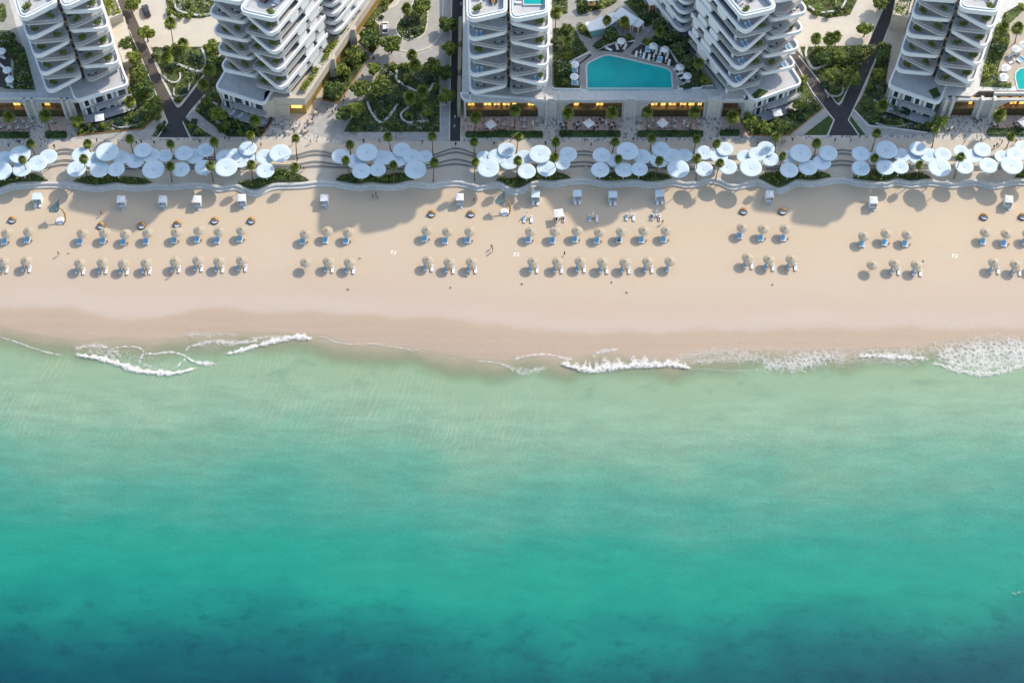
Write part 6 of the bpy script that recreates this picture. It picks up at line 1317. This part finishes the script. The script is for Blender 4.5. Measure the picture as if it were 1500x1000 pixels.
# ---------------------------------------------------------------- people
def skin_mesh(joints, edges):
    me = bpy.data.meshes.new('body'); me.from_pydata([j[0] for j in joints], edges, [])
    o = bpy.data.objects.new('body', me); C.objects.link(o); md = o.modifiers.new('s', 'SKIN'); me.skin_vertices.new() if not me.skin_vertices else None
    for i, j in enumerate(joints): me.skin_vertices[0].data[i].radius = (j[1], j[2] if len(j) > 2 else j[1])
    me.skin_vertices[0].data[0].use_root = True; md.use_smooth_shade = True; sb = o.modifiers.new('d', 'SUBSURF'); sb.levels = 1; sb.render_levels = 1
    dg = bpy.context.evaluated_depsgraph_get(); m2 = bpy.data.meshes.new_from_object(o.evaluated_get(dg)); bpy.data.objects.remove(o); return m2
def figure(pose):
    """joint positions, feet at z = 0, facing -y"""
    hip, sh_, nk = .92, 1.42, 1.52
    la, ra = ((-.22, .02, 1.15), (-.25, -.06, .88)), ((.22, .02, 1.15), (.25, -.06, .88))
    ll, rl = ((-.10, -.02, .50), (-.10, .02, .09), (-.11, -.14, .04)), ((.10, -.02, .50), (.10, .02, .09), (.11, -.14, .04))
    if pose == 'walk':
        la, ra = ((-.22, .12, 1.17), (-.22, .10, .92)), ((.22, -.12, 1.17), (.20, -.28, .98)); ll, rl = ((-.09, -.20, .52), (-.09, -.26, .10), (-.09, -.42, .06)), ((.09, .04, .50), (.09, .32, .16), (.09, .24, .05))
    if pose == 'wave':
        ra = ((.36, .0, 1.62), (.34, -.04, 1.88))
    J = [((0, 0, hip), .13, .10), ((0, 0, 1.12), .12, .095), ((0, .01, 1.33), .155, .105), ((0, .01, nk), .055), ((0, -.01, 1.60), .075, .085), ((0, -.015, 1.70), .078, .092),
         ((-.17, .01, sh_), .055), (la[0], .042), (la[1], .030), ((.17, .01, sh_), .055), (ra[0], .042), (ra[1], .030),
         ((-.09, 0, .86), .085), (ll[0], .058), (ll[1], .040), (ll[2], .035), ((.09, 0, .86), .085), (rl[0], .058), (rl[1], .040), (rl[2], .035)]
    E_ = [(0, 1), (1, 2), (2, 3), (3, 4), (4, 5), (2, 6), (6, 7), (7, 8), (2, 9), (9, 10), (10, 11), (0, 12), (12, 13), (13, 14), (14, 15), (0, 16), (16, 17), (17, 18), (18, 19)]
    for hand, el in ((8, 7), (11, 10)):                     # palm and five short fingers
        p = Vector(J[hand][0]); d = (p - Vector(J[el][0])).normalized(); s = Vector((0, 1, 0)).cross(d).normalized(); f = d.cross(s)
        J.append((tuple(p + d * .06), .028, .016)); pi = len(J) - 1; E_.append((hand, pi))
        for k in range(5):
            off = f * (-.03 + .02 * k) if k < 4 else f * .045 - d * .02
            ln = (.065, .078, .075, .058, .05)[k]; J.append((tuple(p + d * (.075 if k < 4 else .06) + off), .009)); J.append((tuple(p + d * (.075 + ln if k < 4 else .09) + off * 1.25), .007)); E_ += [(pi, len(J) - 2), (len(J) - 2, len(J) - 1)]
    return J, E_, (ll, rl)
SKIN = mat('skin', (.42, .24, .16), .6, .1, 6)
CLOTH = {k: mat('cloth_' + k, v, .9, .12, 5) for k, v in dict(white=(.70, .68, .66), navy=(.02, .03, .08), red=(.42, .05, .04), green=(.04, .20, .10), black=(.012, .012, .014), blue=(.05, .17, .40), yellow=(.50, .34, .05), pink=(.55, .24, .24), grey=(.15, .15, .15), orange=(.5, .16, .04), teal=(.05, .25, .27), tan=(.35, .24, .15)).items()}
HAIR = mat('dark_hair', (.02, .014, .01), .6, .3, 9); HAIR2 = mat('fair_hair', (.20, .12, .05), .6, .3, 9)
POSE = {}
for ps in ('stand', 'walk', 'wave'):
    J, E_, legs = figure(ps); b_ = skin_mesh(J, E_)
    fc = MB(); fc.lathe([(.005, 1.635), (.016, 1.63), (.02, 1.61), (.005, 1.60)], 6, (0, -.105)); 
    hm = MB(); hm.lathe([(.02, 1.83), (.06, 1.82), (.095, 1.76), (.102, 1.69), (.095, 1.62), (.02, 1.60)], 14, (0, .022), 1, 1.05); o = hm.build('hair', HAIR); hair = o.data; bpy.data.objects.remove(o)
    st = MB(); st.lathe([(.06, 1.50), (.15, 1.46), (.205, 1.40), (.19, 1.30), (.165, 1.12), (.175, .96), (.17, .86), (.02, .86)], 16, (0, .005), 1, .72)
    st.tube([(-.17, .01, 1.43), tuple(Vector(J[7][0]))], [.085, .062], 8); st.tube([(.17, .01, 1.43), tuple(Vector(J[10][0]))], [.085, .062], 8); o = st.build('shirt', CLOTH['white'], None, True); shirt = o.data; bpy.data.objects.remove(o)
    sh2 = MB(); sh2.lathe([(.16, .95), (.172, .88), (.165, .80), (.02, .78)], 14, (0, 0), 1, .8)
    for lg, x in ((legs[0], -.09), (legs[1], .09)): sh2.tube([(x, 0, .86), tuple(Vector((x, 0, .86)).lerp(Vector(lg[0]), .85))], [.105, .088], 8)
    o = sh2.build('shorts', CLOTH['navy'], None, True); shorts = o.data; bpy.data.objects.remove(o)
    ey = MB()
    for x in (-.03, .03): ey.lathe([(.002, 1.70), (.011, 1.695), (.011, 1.685), (.002, 1.68)], 6, (x, -.100))
    o = ey.build('eyes', HAIR); eyes = o.data; bpy.data.objects.remove(o)
    no = MB(); no.tube([(0, -.098, 1.69), (0, -.125, 1.65), (0, -.10, 1.64)], [.010, .016, .012], 6); o = no.build('nose', SKIN); nose = o.data; bpy.data.objects.remove(o)
    POSE[ps] = (b_, hair, shirt, shorts, eyes, nose); b_.materials.clear(); b_.materials.append(SKIN)
def person(x, y, z, rz, ps, top, bot, label, fair=False, lie=False, group=None):
    root = thing('person', label, 'person', (x, y, z), rz, group); sc = random.uniform(.96, 1.06); root.scale = (sc,) * 3
    if lie: root.rotation_euler = (R(-90), 0, rz)
    for nm, me, mm in zip(('body', 'hair', 'shirt', 'shorts', 'eyes', 'nose'), POSE[ps], (SKIN, HAIR2 if fair else HAIR, CLOTH[top] if top else None, CLOTH[bot], HAIR, SKIN)):
        if mm is None: continue
        o = bpy.data.objects.new(nm, me); C.objects.link(o); o.parent = root
        o.material_slots[0].link = 'OBJECT'; o.material_slots[0].material = mm
    return root
cols = list(CLOTH); PEO = []
def ppl(x0, y0, z, l, where):
    for i, q in enumerate(sorted(l)):
        a, b_ = q[0], q[1]; x, y = P(x0 + a * .21, y0 + b_ * .21, z); top = q[2] if len(q) > 2 else random.choice(cols); bot = q[3] if len(q) > 3 else random.choice(['navy', 'black', 'grey', 'tan', 'white', 'blue'])
        ps = q[4] if len(q) > 4 else random.choice(['walk', 'walk', 'stand'])
        act = {'walk': 'walking', 'stand': 'standing', 'wave': 'waving'}[ps]
        person(x, y, z + .012, random.uniform(0, 6.3), ps, top, bot, f'person in {top} top and {bot} shorts {act}, {nth(i)} from left {where}', random.random() < .3)
ppl(0, 180, GZ, [(65, 170), (140, 148, 'black', 'black'), (285, 168, 'white', 'grey'), (383, 178, 'navy', 'black'), (680, 135, 'black', 'navy'), (830, 152, 'grey', 'black'), (955, 152), (990, 147, 'navy', 'black'), (1080, 152, 'black', 'tan'), (1398, 142, 'navy', 'navy')], 'on left promenade')
ppl(280, 180, GZ, [(180, 180, 'black', 'navy'), (235, 172, 'white', 'tan'), (490, 168, 'red', 'black'), (710, 150), (835, 142, 'white', 'white'), (1205, 137, 'navy', 'black'), (1315, 137, 'red', 'navy'), (240, 120, 'black', 'navy'), (268, 125, 'blue', 'blue')], 'before second tower')
ppl(280, 180, LZ, [(745, 350, 'grey', 'black'), (765, 322, 'black', 'black'), (790, 330, 'navy', 'tan')], 'beside promenade stairs')
ppl(560, 180, GZ, [(95, 112, 'blue', 'navy'), (125, 115, 'white', 'tan'), (280, 147, 'black', 'tan'), (512, 162, 'black', 'navy'), (780, 157, 'navy', 'black'), (910, 117), (1138, 157, 'black', 'black'), (1165, 107)], 'facing central tower')
ppl(800, 180, GZ, [(270, 137, 'black', 'tan'), (312, 167, 'red', 'navy'), (445, 157, 'black', 'red'), (605, 127, 'black', 'navy'), (637, 127), (838, 132, 'navy', 'grey')], 'facing the pool')
ppl(800, 180, LZ, [(278, 325, 'white', 'white')], 'on lower promenade')
ppl(1000, 180, GZ, [(518, 157, 'black', 'black'), (608, 137), (690, 152, 'grey', 'black'), (712, 140), (765, 132, 'navy', 'black'), (1060, 132, 'red', 'navy'), (1170, 137, 'grey', 'tan'), (1232, 107, 'black', 'navy')], 'near right fork')
ppl(1200, 180, GZ, [(905, 55, 'blue', 'navy'), (935, 48, 'navy', 'black'), (895, 70, 'black', 'navy'), (1010, 142), (1125, 132), (1235, 167, 'black', 'black'), (1270, 147, 'grey', 'black'), (1215, 178, 'navy', 'navy'), (1367, 142, 'red', 'black')], 'on right promenade')
ppl(1200, 0, GZ, [(372, 355, 'white', 'grey'), (320, 388), (340, 442, 'navy', 'white'), (290, 458, 'blue', 'white'), (325, 512), (57, 692, 'white', 'tan')], 'on right forked path')
ppl(0, 0, GZ, [(1025, 380, 'teal', 'black'), (1010, 480), (1120, 545, 'black', 'grey'), (930, 275), (900, 210)], 'on left path')
ppl(440, 0, GZ, [(510, 420, 'navy', 'black'), (520, 425), (430, 545, 'black', 'black'), (440, 552, 'navy', 'grey'), (310, 690), (303, 715, 'black', 'navy'), (190, 775, 'green', 'black'), (225, 795, 'black', 'navy'), (245, 780, 'navy', 'black'), (548, 200, 'red', 'white')], 'beside square garden')
ppl(440, 0, GZ, [(1120, 45, 'white', 'white'), (1080, 830, 'white', 'white'), (1075, 895, 'white', 'white')], 'on the dark path')
ppl(0, 300, 0, [(412, 350, 'orange', 'yellow', 'walk'), (710, 72, 'orange', 'tan', 'walk'), (1195, 497, 'tan', 'grey', 'walk')], 'on left sand')
ppl(280, 180, 0, [(1270, 522, 'tan', 'navy'), (1290, 507, 'tan', 'grey'), (1300, 532, 'blue', 'blue')], 'on shaded sand')
ppl(560, 300, 0, [(762, 302, 'red', 'red', 'walk'), (770, 325, 'green', 'green', 'wave'), (1270, 352, 'black', 'tan')], 'on middle sand')
ppl(560, 180, 0, [(640, 550, 'red', 'tan', 'walk')], 'by middle cabana')
ppl(740, 300, 0, [(1097, 130, 'yellow', 'tan', 'walk')], 'on sand below pool')
ppl(960, 0, GZ, [(1105, 575, 'blue', 'white')], 'on brown path')
ppl(800, 0, PZ + .02, [(713, 235, 'white', 'red'), (605, 403, 'pink', 'white'), (735, 445, 'tan', 'yellow')], 'by the pool')
for x0, y0, a, b_, top, bot, lab, z in ((740, 300, 793, 247, None, 'navy', 'person in navy shorts lying on fifth double sunbed in group of seven', .52), (800, 180, 791, 664, 'white', 'black', 'person in black shorts lying on a lounger below the right shaded cabana', .5), (800, 180, 738, 658, 'blue', 'blue', 'person in blue lying on the left lounger below the right cabana', .5), (800, 180, 74, 672, 'navy', 'navy', 'person in navy lying on the left lounger under the square parasol', .5), (800, 180, 122, 670, 'grey', 'navy', 'person in grey lying on the right lounger under the square parasol', .5)):
    x, y = P(x0 + a * .21, y0 + b_ * .21, z); person(x, y - .85, z, 0, 'stand', top, bot, lab, lie=True)

# ---------------------------------------------------------------- pool furniture
r = thing('pool_parasol', 'x', 'parasol'); c_ = MB(); n_ = 8; c_.v = [(1.28 * math.cos(2 * PI * i / n_), 1.28 * math.sin(2 * PI * i / n_), 2.2) for i in range(n_)] + [(1.26 * math.cos(2 * PI * i / n_), 1.26 * math.sin(2 * PI * i / n_), 2.05) for i in range(n_)] + [(0, 0, 2.75)]; c_.f = [(i, (i + 1) % n_, 16) for i in range(n_)] + [(i, i + 8, (i + 1) % n_ + 8, (i + 1) % n_) for i in range(n_)]
c_.build('canopy', M_fabW, r); MB().lathe([(.03, 2.86), (.12, 2.74), (.26, 2.66), (.26, 2.62), (.02, 2.6)], 8).build('cap', M_fabB, r); MB().lathe([(.3, 0), (.3, .06), (.04, .08), (.03, 2.7), (.005, 2.7)], 8).build('post', M_steel, r); PP = Kit(r)
for x0, l in ((800, [(525, 285, 'pool parasol behind the three sunbeds above the pool'), (748, 319, 'left of two pool parasols at top of the dark deck'), (830, 342, 'right of two pool parasols at top of the dark deck'), (935, 467, 'upper pool parasol at the right corner of pool'), (985, 527, 'lower pool parasol at the right corner of pool'), (200, 447, 'upper pool parasol left of the pool'), (198, 532, 'lower pool parasol left of the pool')]), (0, [(48, 487, 'upper pale parasol at the far left pool terrace'), (65, 552, 'lower pale parasol at the far left pool terrace'), (8, 355, 'pale parasol touching the left edge')]), (1200, [(1375, 340, 'sunlit parasol at top of the right-hand pool terrace'), (1305, 468, 'sunlit parasol left of the right-hand pool, upper'), (1290, 532, 'sunlit parasol left of the right-hand pool, lower'), (1425, 308, 'sunlit parasol touching the right edge')])):
    for a, b_, lab in l: x, y = P(x0 + a * .21, b_ * .21, PZ + 2.4); PP.put((x, y, PZ + .02), random.uniform(0, 1), lab, 'parasols on the pool terraces')
for x0, l in ((800, [(437, 342, 60, 'LW', 'wide lounger with a red bather left of three sunbeds'), (495, 327, 12, 'LW', 'middle lounger of the three behind the pool'), (550, 327, -25, 'LW', 'right lounger of the three behind the pool'), (628, 379, -14, 'LW', 'first lounger in the lower row on dark deck'), (681, 391, -14, 'LW', 'second lounger in the lower row on dark deck'), (717, 401, -14, 'LW', 'third lounger in the lower row on dark deck'), (768, 360, -14, 'LW', 'left lounger in the upper row on dark deck'), (796, 367, -14, 'LW', 'middle lounger in the upper row on dark deck'), (846, 387, -14, 'LW', 'right lounger in the upper row on dark deck'), (857, 438, -14, 'LW', 'last lounger in the lower row on dark deck'), (710, 345, -10, 'DB', 'double blue sunbed in the upper row on dark deck'), (791, 417, -14, 'DB', 'double blue sunbed in the lower row on dark deck'), (910, 482, -75, 'LW', 'top lounger in the stack right of the pool'), (933, 513, -70, 'LW', 'second lounger in the stack right of the pool'), (955, 541, -68, 'LW', 'third lounger in the stack right of the pool'), (980, 576, -60, 'LW', 'lowest lounger in the stack right of the pool'), (198, 490, 90, 'DB', 'double lounger between the two parasols left of pool'), (200, 578, 90, 'DB', 'double lounger below the parasols left of pool')]), (0, [(18, 400, 60, 'LW', 'white lounger at the far left pool terrace, upper'), (12, 460, 50, 'LW', 'white lounger at the far left pool terrace, middle'), (72, 600, 65, 'LW', 'white lounger at the far left pool terrace, lowest')]), (1200, [(1335, 385, -60, 'LW', 'sunlit lounger left of the upper right parasol'), (1345, 432, -60, 'LW', 'sunlit lounger above the right-hand pool'), (1385, 365, -50, 'LW', 'sunlit lounger below the upper right parasol'), (1405, 415, -50, 'DB', 'sunlit double sunbed at the right edge'), (1290, 492, 90, 'LW', 'sunlit lounger between right-hand parasols'), (1285, 560, 90, 'LW', 'sunlit lounger below right-hand parasols')])):
    for a, b_, rz, k, lab in l: x, y = P(x0 + a * .21, b_ * .21, PZ + .4); (DB if k == 'DB' else LW).put((x, y, PZ + .022), R(rz), lab, 'loungers on the pool terraces')
for a, b_, lab in ((660, 358, 'closed parasol beside first lounger of the dark deck'), (752, 385, 'closed parasol in the middle of dark deck'), (838, 400, 'closed parasol at the right of dark deck')): x, y = P(800 + a * .21, b_ * .21, PZ + 2); CP.put((x, y, PZ + .022), 0, lab, 'closed parasols on the dark pool deck')

# ---------------------------------------------------------------- cafe tables and chairs before the shops
r = thing('cafe_table', 'x', 'table'); MB().lathe([(.02, .75), (.45, .75), (.46, .71), (.02, .70)], 16).build('top', M_frame, r); MB().lathe([(.28, 0), (.05, .04), (.04, .7), (.01, .7)], 8).build('leg', M_dark, r); KT = Kit(r)
def make_chair(mt):
    r = thing('cafe_chair', 'x', 'chair'); s_ = MB(); cushion(s_, -.24, .24, -.24, .24, .42, .50); s_.build('seat', mt, r)
    b_ = MB(); b_.add([(-.23, .2, .5), (.23, .2, .5), (.21, .30, .86), (-.21, .30, .86), (-.23, .25, .5), (.23, .25, .5), (.21, .34, .86), (-.21, .34, .86)], [(3, 2, 1, 0), (4, 5, 6, 7), (0, 1, 5, 4), (1, 2, 6, 5), (2, 3, 7, 6), (3, 0, 4, 7)]); b_.build('backrest', mt, r)
    for x in (-.2, .2):
        for y in (-.2, .2): MB().box(x - .02, x + .02, y - .02, y + .02, 0, .42).build('leg', M_dark, r)
    return Kit(r)
CD = make_chair(mat('dark_chair_weave', (.04, .035, .035), .8, .2, 4)); CG = make_chair(mat('pale_chair_weave', (.48, .46, .44), .8, .1, 4)); CB = make_chair(mat('brown_chair_weave', (.22, .12, .06), .8, .2, 4))
def cafe(px, py, z, kit, where, nch=4):
    x, y = P(px, py, z + .5); KT.put((x, y, z + .012), 0, f'round cafe table {where}', 'cafe tables'); ph = random.uniform(0, 1.5)
    for i in range(nch):
        a = ph + 2 * PI * i / nch; sd = ['seaward', 'right-hand', 'inland', 'left-hand'][int(((a + PI * .75) % (2 * PI)) / (PI / 2)) % 4]
        kit.put((x + .8 * math.cos(a), y + .8 * math.sin(a), z + .012), a - PI / 2 + random.uniform(-.3, .3), f'{sd} chair at the table {where}', 'cafe chairs')
for x0, kit, l, where in ((660, CG, [(370, 870), (430, 880), (515, 842), (515, 888), (602, 850), (330, 840), (250, 890)], 'before the central tower'), (800, CD, [(120, 875), (218, 872), (342, 878), (395, 842), (460, 875)], 'before the left pool arch'), (800, CG, [(655, 845), (715, 885), (745, 845), (780, 885), (835, 888), (900, 848), (900, 888), (965, 848), (985, 885), (1065, 852)], 'before the middle pool arch'),
                          (0, CG, [(5, 890), (65, 895), (125, 895), (190, 890), (110, 852), (165, 852), (225, 852), (362, 852)], 'before the leftmost arcade'), (440, CB, [(105, 785), (70, 850), (30, 915)], 'at the foot of the gold wall'), (180, CG, [(1110, 872), (1205, 885), (1150, 922)], 'in the paved passage under second tower'), (1200, CD, [(1225, 870), (1378, 872), (1440, 850), (1105, 830)], 'before the right arcade')):
    for i, (a, b_) in enumerate(sorted(l)): cafe(x0 + a * .21, b_ * .21, GZ, kit, f'{nth(i)} from left {where}')
for x0, a, b_, lab in ((660, 280, 868, 'white square parasol over tables before the central tower'), (800, 298, 860, 'white square parasol over tables before the left pool arch'), (800, 812, 858, 'white square parasol over tables before middle pool arch'), (1200, 1425, 850, 'white square parasol over tables before the right arcade'), (960, 850, 790, 'white square parasol on the corner terrace right of the pool'), (0, 695, 825, 'small pale parasol on the corner terrace of the leftmost tower')):
    x, y = P(x0 + a * .21, b_ * .21, GZ + 2.4); SP.put((x, y, GZ + (.31 if 'terrace' in lab else .012)), R(38 if 'terrace' not in lab else 10), lab, 'parasols before the shops')
for a, b_, lab in ((575, 850, 'closed parasol before the central tower'), (418, 848, 'closed parasol before left pool arch'), (962, 852, 'closed parasol before middle pool arch')): x, y = P((660 if 'central' in lab else 800) + a * .21, b_ * .21, GZ + 2); CP.put((x, y, GZ + .012), 0, lab, 'closed parasols before the shops')
for a, lab in ((158, 'left'), (218, 'right')): x, y = P(180 + 765 * .21 + (a - 158) * .2, 790 * .21 + (a - 158) * .06, GZ + .5); LW.put((x, y, GZ + .31), R(-40), f'{lab} white lounger on the terrace under the second tower from left', 'twin loungers on the corner terrace')

# ---------------------------------------------------------------- cars
def make_car(name, label, col, loc, rz):
    root = thing(name, label, 'car', loc, rz)
    pf = [(-2.25, .32), (-2.28, .62), (-2.18, .86), (-1.95, .98), (-.95, 1.02), (1.45, 1.00), (2.05, .90), (2.28, .72), (2.28, .34)]
    b_ = MB(); n_ = len(pf)
    for w_, k in ((-.93, 1), (-.80, 1.0), (.80, 1.0), (.93, 1)):
        for y, z in pf: b_.v.append((w_, y * (.985 if abs(w_) > .9 else 1), z - (.10 if abs(w_) > .9 and z > .6 else 0)))
    for j in range(3):
        for i in range(n_): b_.f.append((j * n_ + i, j * n_ + (i + 1) % n_, (j + 1) * n_ + (i + 1) % n_, (j + 1) * n_ + i))
    b_.f.append(tuple(range(n_))); b_.f.append(tuple(range(3 * n_, 4 * n_))[::-1]); b_.build('body', col, root)
    cb = [(-1.95, .98), (-1.25, 1.42), (.0, 1.46), (.75, 1.36), (1.5, 1.0)]
    g = MB(); g.v = [(s * (.76 if z < 1.1 else .62), y, z) for s in (-1, 1) for y, z in cb]; g.f = [tuple(range(5)), tuple(range(9, 4, -1))] + [(i, (i + 1) % 5, 5 + (i + 1) % 5, 5 + i) for i in range(5)]; g.build('windows', M_glass, root)
    MB().prism([(-.6, -1.15), (.6, -1.15), (.6, .55), (-.6, .55)], 1.462, 1.49).build('roof', col, root)
    for y in (-1.4, 1.45):
        for x in (-.86, .86):
            w_ = MB(); o = 0; n2 = 16
            for xx in (x - .1, x + .1): w_.v += [(xx, y + .34 * math.cos(2 * PI * i / n2), .34 + .34 * math.sin(2 * PI * i / n2)) for i in range(n2)]
            w_.f = [tuple(range(n2))[::-1], tuple(range(n2, 2 * n2))] + [(i, (i + 1) % n2, n2 + (i + 1) % n2, n2 + i) for i in range(n2)]; w_.build('wheel', M_dark, root)
    for x in (-.68, .68): MB().box(x - .2, x + .2, 2.2, 2.295, .62, .74).build('headlight', M_frame, root); MB().box(x - .2, x + .2, -2.30, -2.2, .66, .80).build('tail_light', CLOTH['red'], root)
    for s in (-1, 1): MB().box(min(s * .93, s * 1.1), max(s * .93, s * 1.1), .75, .95, .95, 1.08).build('mirror', col, root)
    return root
x, y = P(564, 41, GZ + .7); make_car('parked_car', 'white car parked on the round drive', mat('white_car_paint', (.75, .75, .76), .25, .02, 1, spec=.6), (x, y, GZ + .03), R(2))
x, y = P(214, 16, GZ + .7); make_car('parked_car', 'dark grey car on the pale drive at left', mat('dark_car_paint', (.05, .052, .056), .25, .05, 1, spec=.6), (x, y, GZ + .03), R(20))

# ---------------------------------------------------------------- things on the tower balconies
r = thing('potted_shrub', 'x', 'potted plant'); MB().lathe([(.22, 0), (.30, .45), (.24, .45), (.02, .40)], 10).build('pot', M_stone, r); V = leaf_ball(130, [(0, 0, .95, .55), (.2, .15, .75, .4), (-.2, -.1, .8, .4)], .17, np.random.default_rng(5)); mesh_np('foliage', V, 4, M_leafA, r); PB = Kit(r)
r = thing('terrace_sofa', 'x', 'sofa'); s_ = MB(); cushion(s_, -.9, .9, -.4, .4, .1, .42); s_.build('seat', M_fabW, r); s_ = MB(); cushion(s_, -.9, .9, .42, .6, .1, .75); s_.build('backrest', M_fabW, r); SO = Kit(r)
r = thing('dining_table', 'x', 'table'); MB().box(-.5, .5, -1.3, 1.3, .70, .76).build('top', M_wood, r)
for x in (-.4, .4):
    for y in (-1.1, 1.1): MB().box(x - .04, x + .04, y - .04, y + .04, 0, .7).build('leg', M_dark, r)
DT = Kit(r)
NMT = dict(A='leftmost tower', B='second tower from left', C='central tower', D='tower right of pool', E='rightmost tower'); OO = dict(A=(oA, rA, True), B=(oB, rB, True), C=(oC, rC, True), D=(oD, rD, False), E=(oE, rE, True))
LVL = ['lowest', 'second', 'third', 'fourth', 'fifth', 'sixth', 'seventh', 'eighth', 'rooftop']
for t, (o, rr, wl) in OO.items():
    for s in (-1, 1):
        sd = 'left' if s < 0 else 'right'
        for k in range(NF):
            isW = (k % 2 == 0) == ((s == -1) == wl); z = Z0 + k * FH + .05
            def at(u, v): q = world(o, rr, u * s, v); return (q[0], q[1], z)
            nm = f'on the {LVL[k]} floor, {sd} stack, {NMT[t]}'
            u, v = (7.6, 1.0) if isW else (2.6, .6)
            pc = dict(A=.95, B=.95, C=.35, D=.25, E=.9)[t]
            if random.random() < pc:
                for j in range(2): PB.put(at(u + .9 * j, v + .3 * j + .3), random.uniform(0, 6), f'{["inner", "outer"][j]} potted shrub {nm}', 'potted shrubs on the tower balconies', random.uniform(1.0, 1.5))
            else:
                if isW and random.random() < .6:
                    for j in range(2): LB.put(at(7.3 + 1.1 * j, .9), rr, f'{["inner", "outer"][j]} blue lounger {nm}', 'loungers on the tower balconies')
                elif random.random() < .8: KT.put(at(u, v + .6), 0, f'round table {nm}', 'tables on the tower balconies'); [CD.put((at(u + .9 * q, v + .6)[0], at(u + .9 * q, v + .6)[1], z), rr + (PI / 2 if q * s < 0 else -PI / 2), f'{["left", "right"][q * s > 0]} chair {nm}', 'chairs on the tower balconies') for q in (-1, 1)]
            if isW and t == 'C' and s > 0: PB.put(at(8.8, 1.6), 0, f'potted shrub in the sun {nm}', 'potted shrubs on the tower balconies', 1.4)
    z = Z0 + NF * FH + .05
    for s in (-1, 1):
        sd = 'left' if s < 0 else 'right'
        def at(u, v): q = world(o, rr, u * s, v); return (q[0], q[1], z)
        pool_side = {'A': 1, 'B': -1, 'C': 1, 'D': 1, 'E': -1}[t]
        if s == pool_side:
            pl = thing('plunge_pool', f'green plunge pool on the roof terrace of the {NMT[t]}', 'pool', (*world(o, rr, 0, 0), z), rr)
            xa, xb = sorted((s * 4.0, s * 9.0)); MB().box(xa, xb, 4.6, 7.6, 0, .35).build('water', M_pool, pl); MB().sweep([(xa, 4.6), (xb, 4.6), (xb, 7.6), (xa, 7.6)], [(-.3, 0), (-.3, .42), (0, .42), (0, 0)], True).build('coping', M_stone, pl)
            for j in range(2): LW.put(at(2.4, 5.2 + 1.1 * j), rr + R(90 * s), f'{["front", "rear"][j]} lounger beside the plunge pool on the {NMT[t]}', 'roof terrace loungers')
        else:
            DT.put(at(4.0, 6.0), rr, f'long wooden dining table on the roof terrace of the {NMT[t]}', 'roof terrace dining tables')
            for j in range(4):
                for q in (-1, 1): CD.put(at(4.0 + .8 * q, 5.1 + .6 * j), rr + (-PI / 2 if q * s < 0 else PI / 2) * -1, f'{nth(j)} chair on the {["left", "right"][q * s > 0]} of the rooftop table, {NMT[t]}', 'roof terrace dining chairs')
            SO.put(at(7.2, 6.6), rr, f'white sofa on the roof terrace of the {NMT[t]}', 'roof terrace sofas'); KT.put(at(7.2, 5.2), 0, f'round table before the roof sofa of the {NMT[t]}', 'roof terrace side tables')
            for j in range(2): PB.put(at(8.6 - .9 * j, 2.4 + .4 * j), 0, f'{["outer", "inner"][j]} potted shrub on roof terrace of the {NMT[t]}', 'roof terrace plants', 1.5)
for t, s, lab in (('B', 1, 'round white canopy on the roof terrace of the second tower from left'), ('D', -1, 'round white canopy on the roof terrace right of the pool')):
    o, rr, _ = OO[t]; q = world(o, rr, s * 5.5, 8.4); r = thing('round_terrace_canopy', lab, 'canopy', (q[0], q[1], Z0 + NF * FH + .05)); MB().lathe([(.02, 2.9), (1.9, 2.9), (2.05, 2.8), (1.9, 2.7), (.02, 2.7)], 28).build('disc', M_white, r); MB().lathe([(.3, 0), (.08, .1), (.08, 2.7), (.01, 2.7)], 8).build('post', M_steel, r)
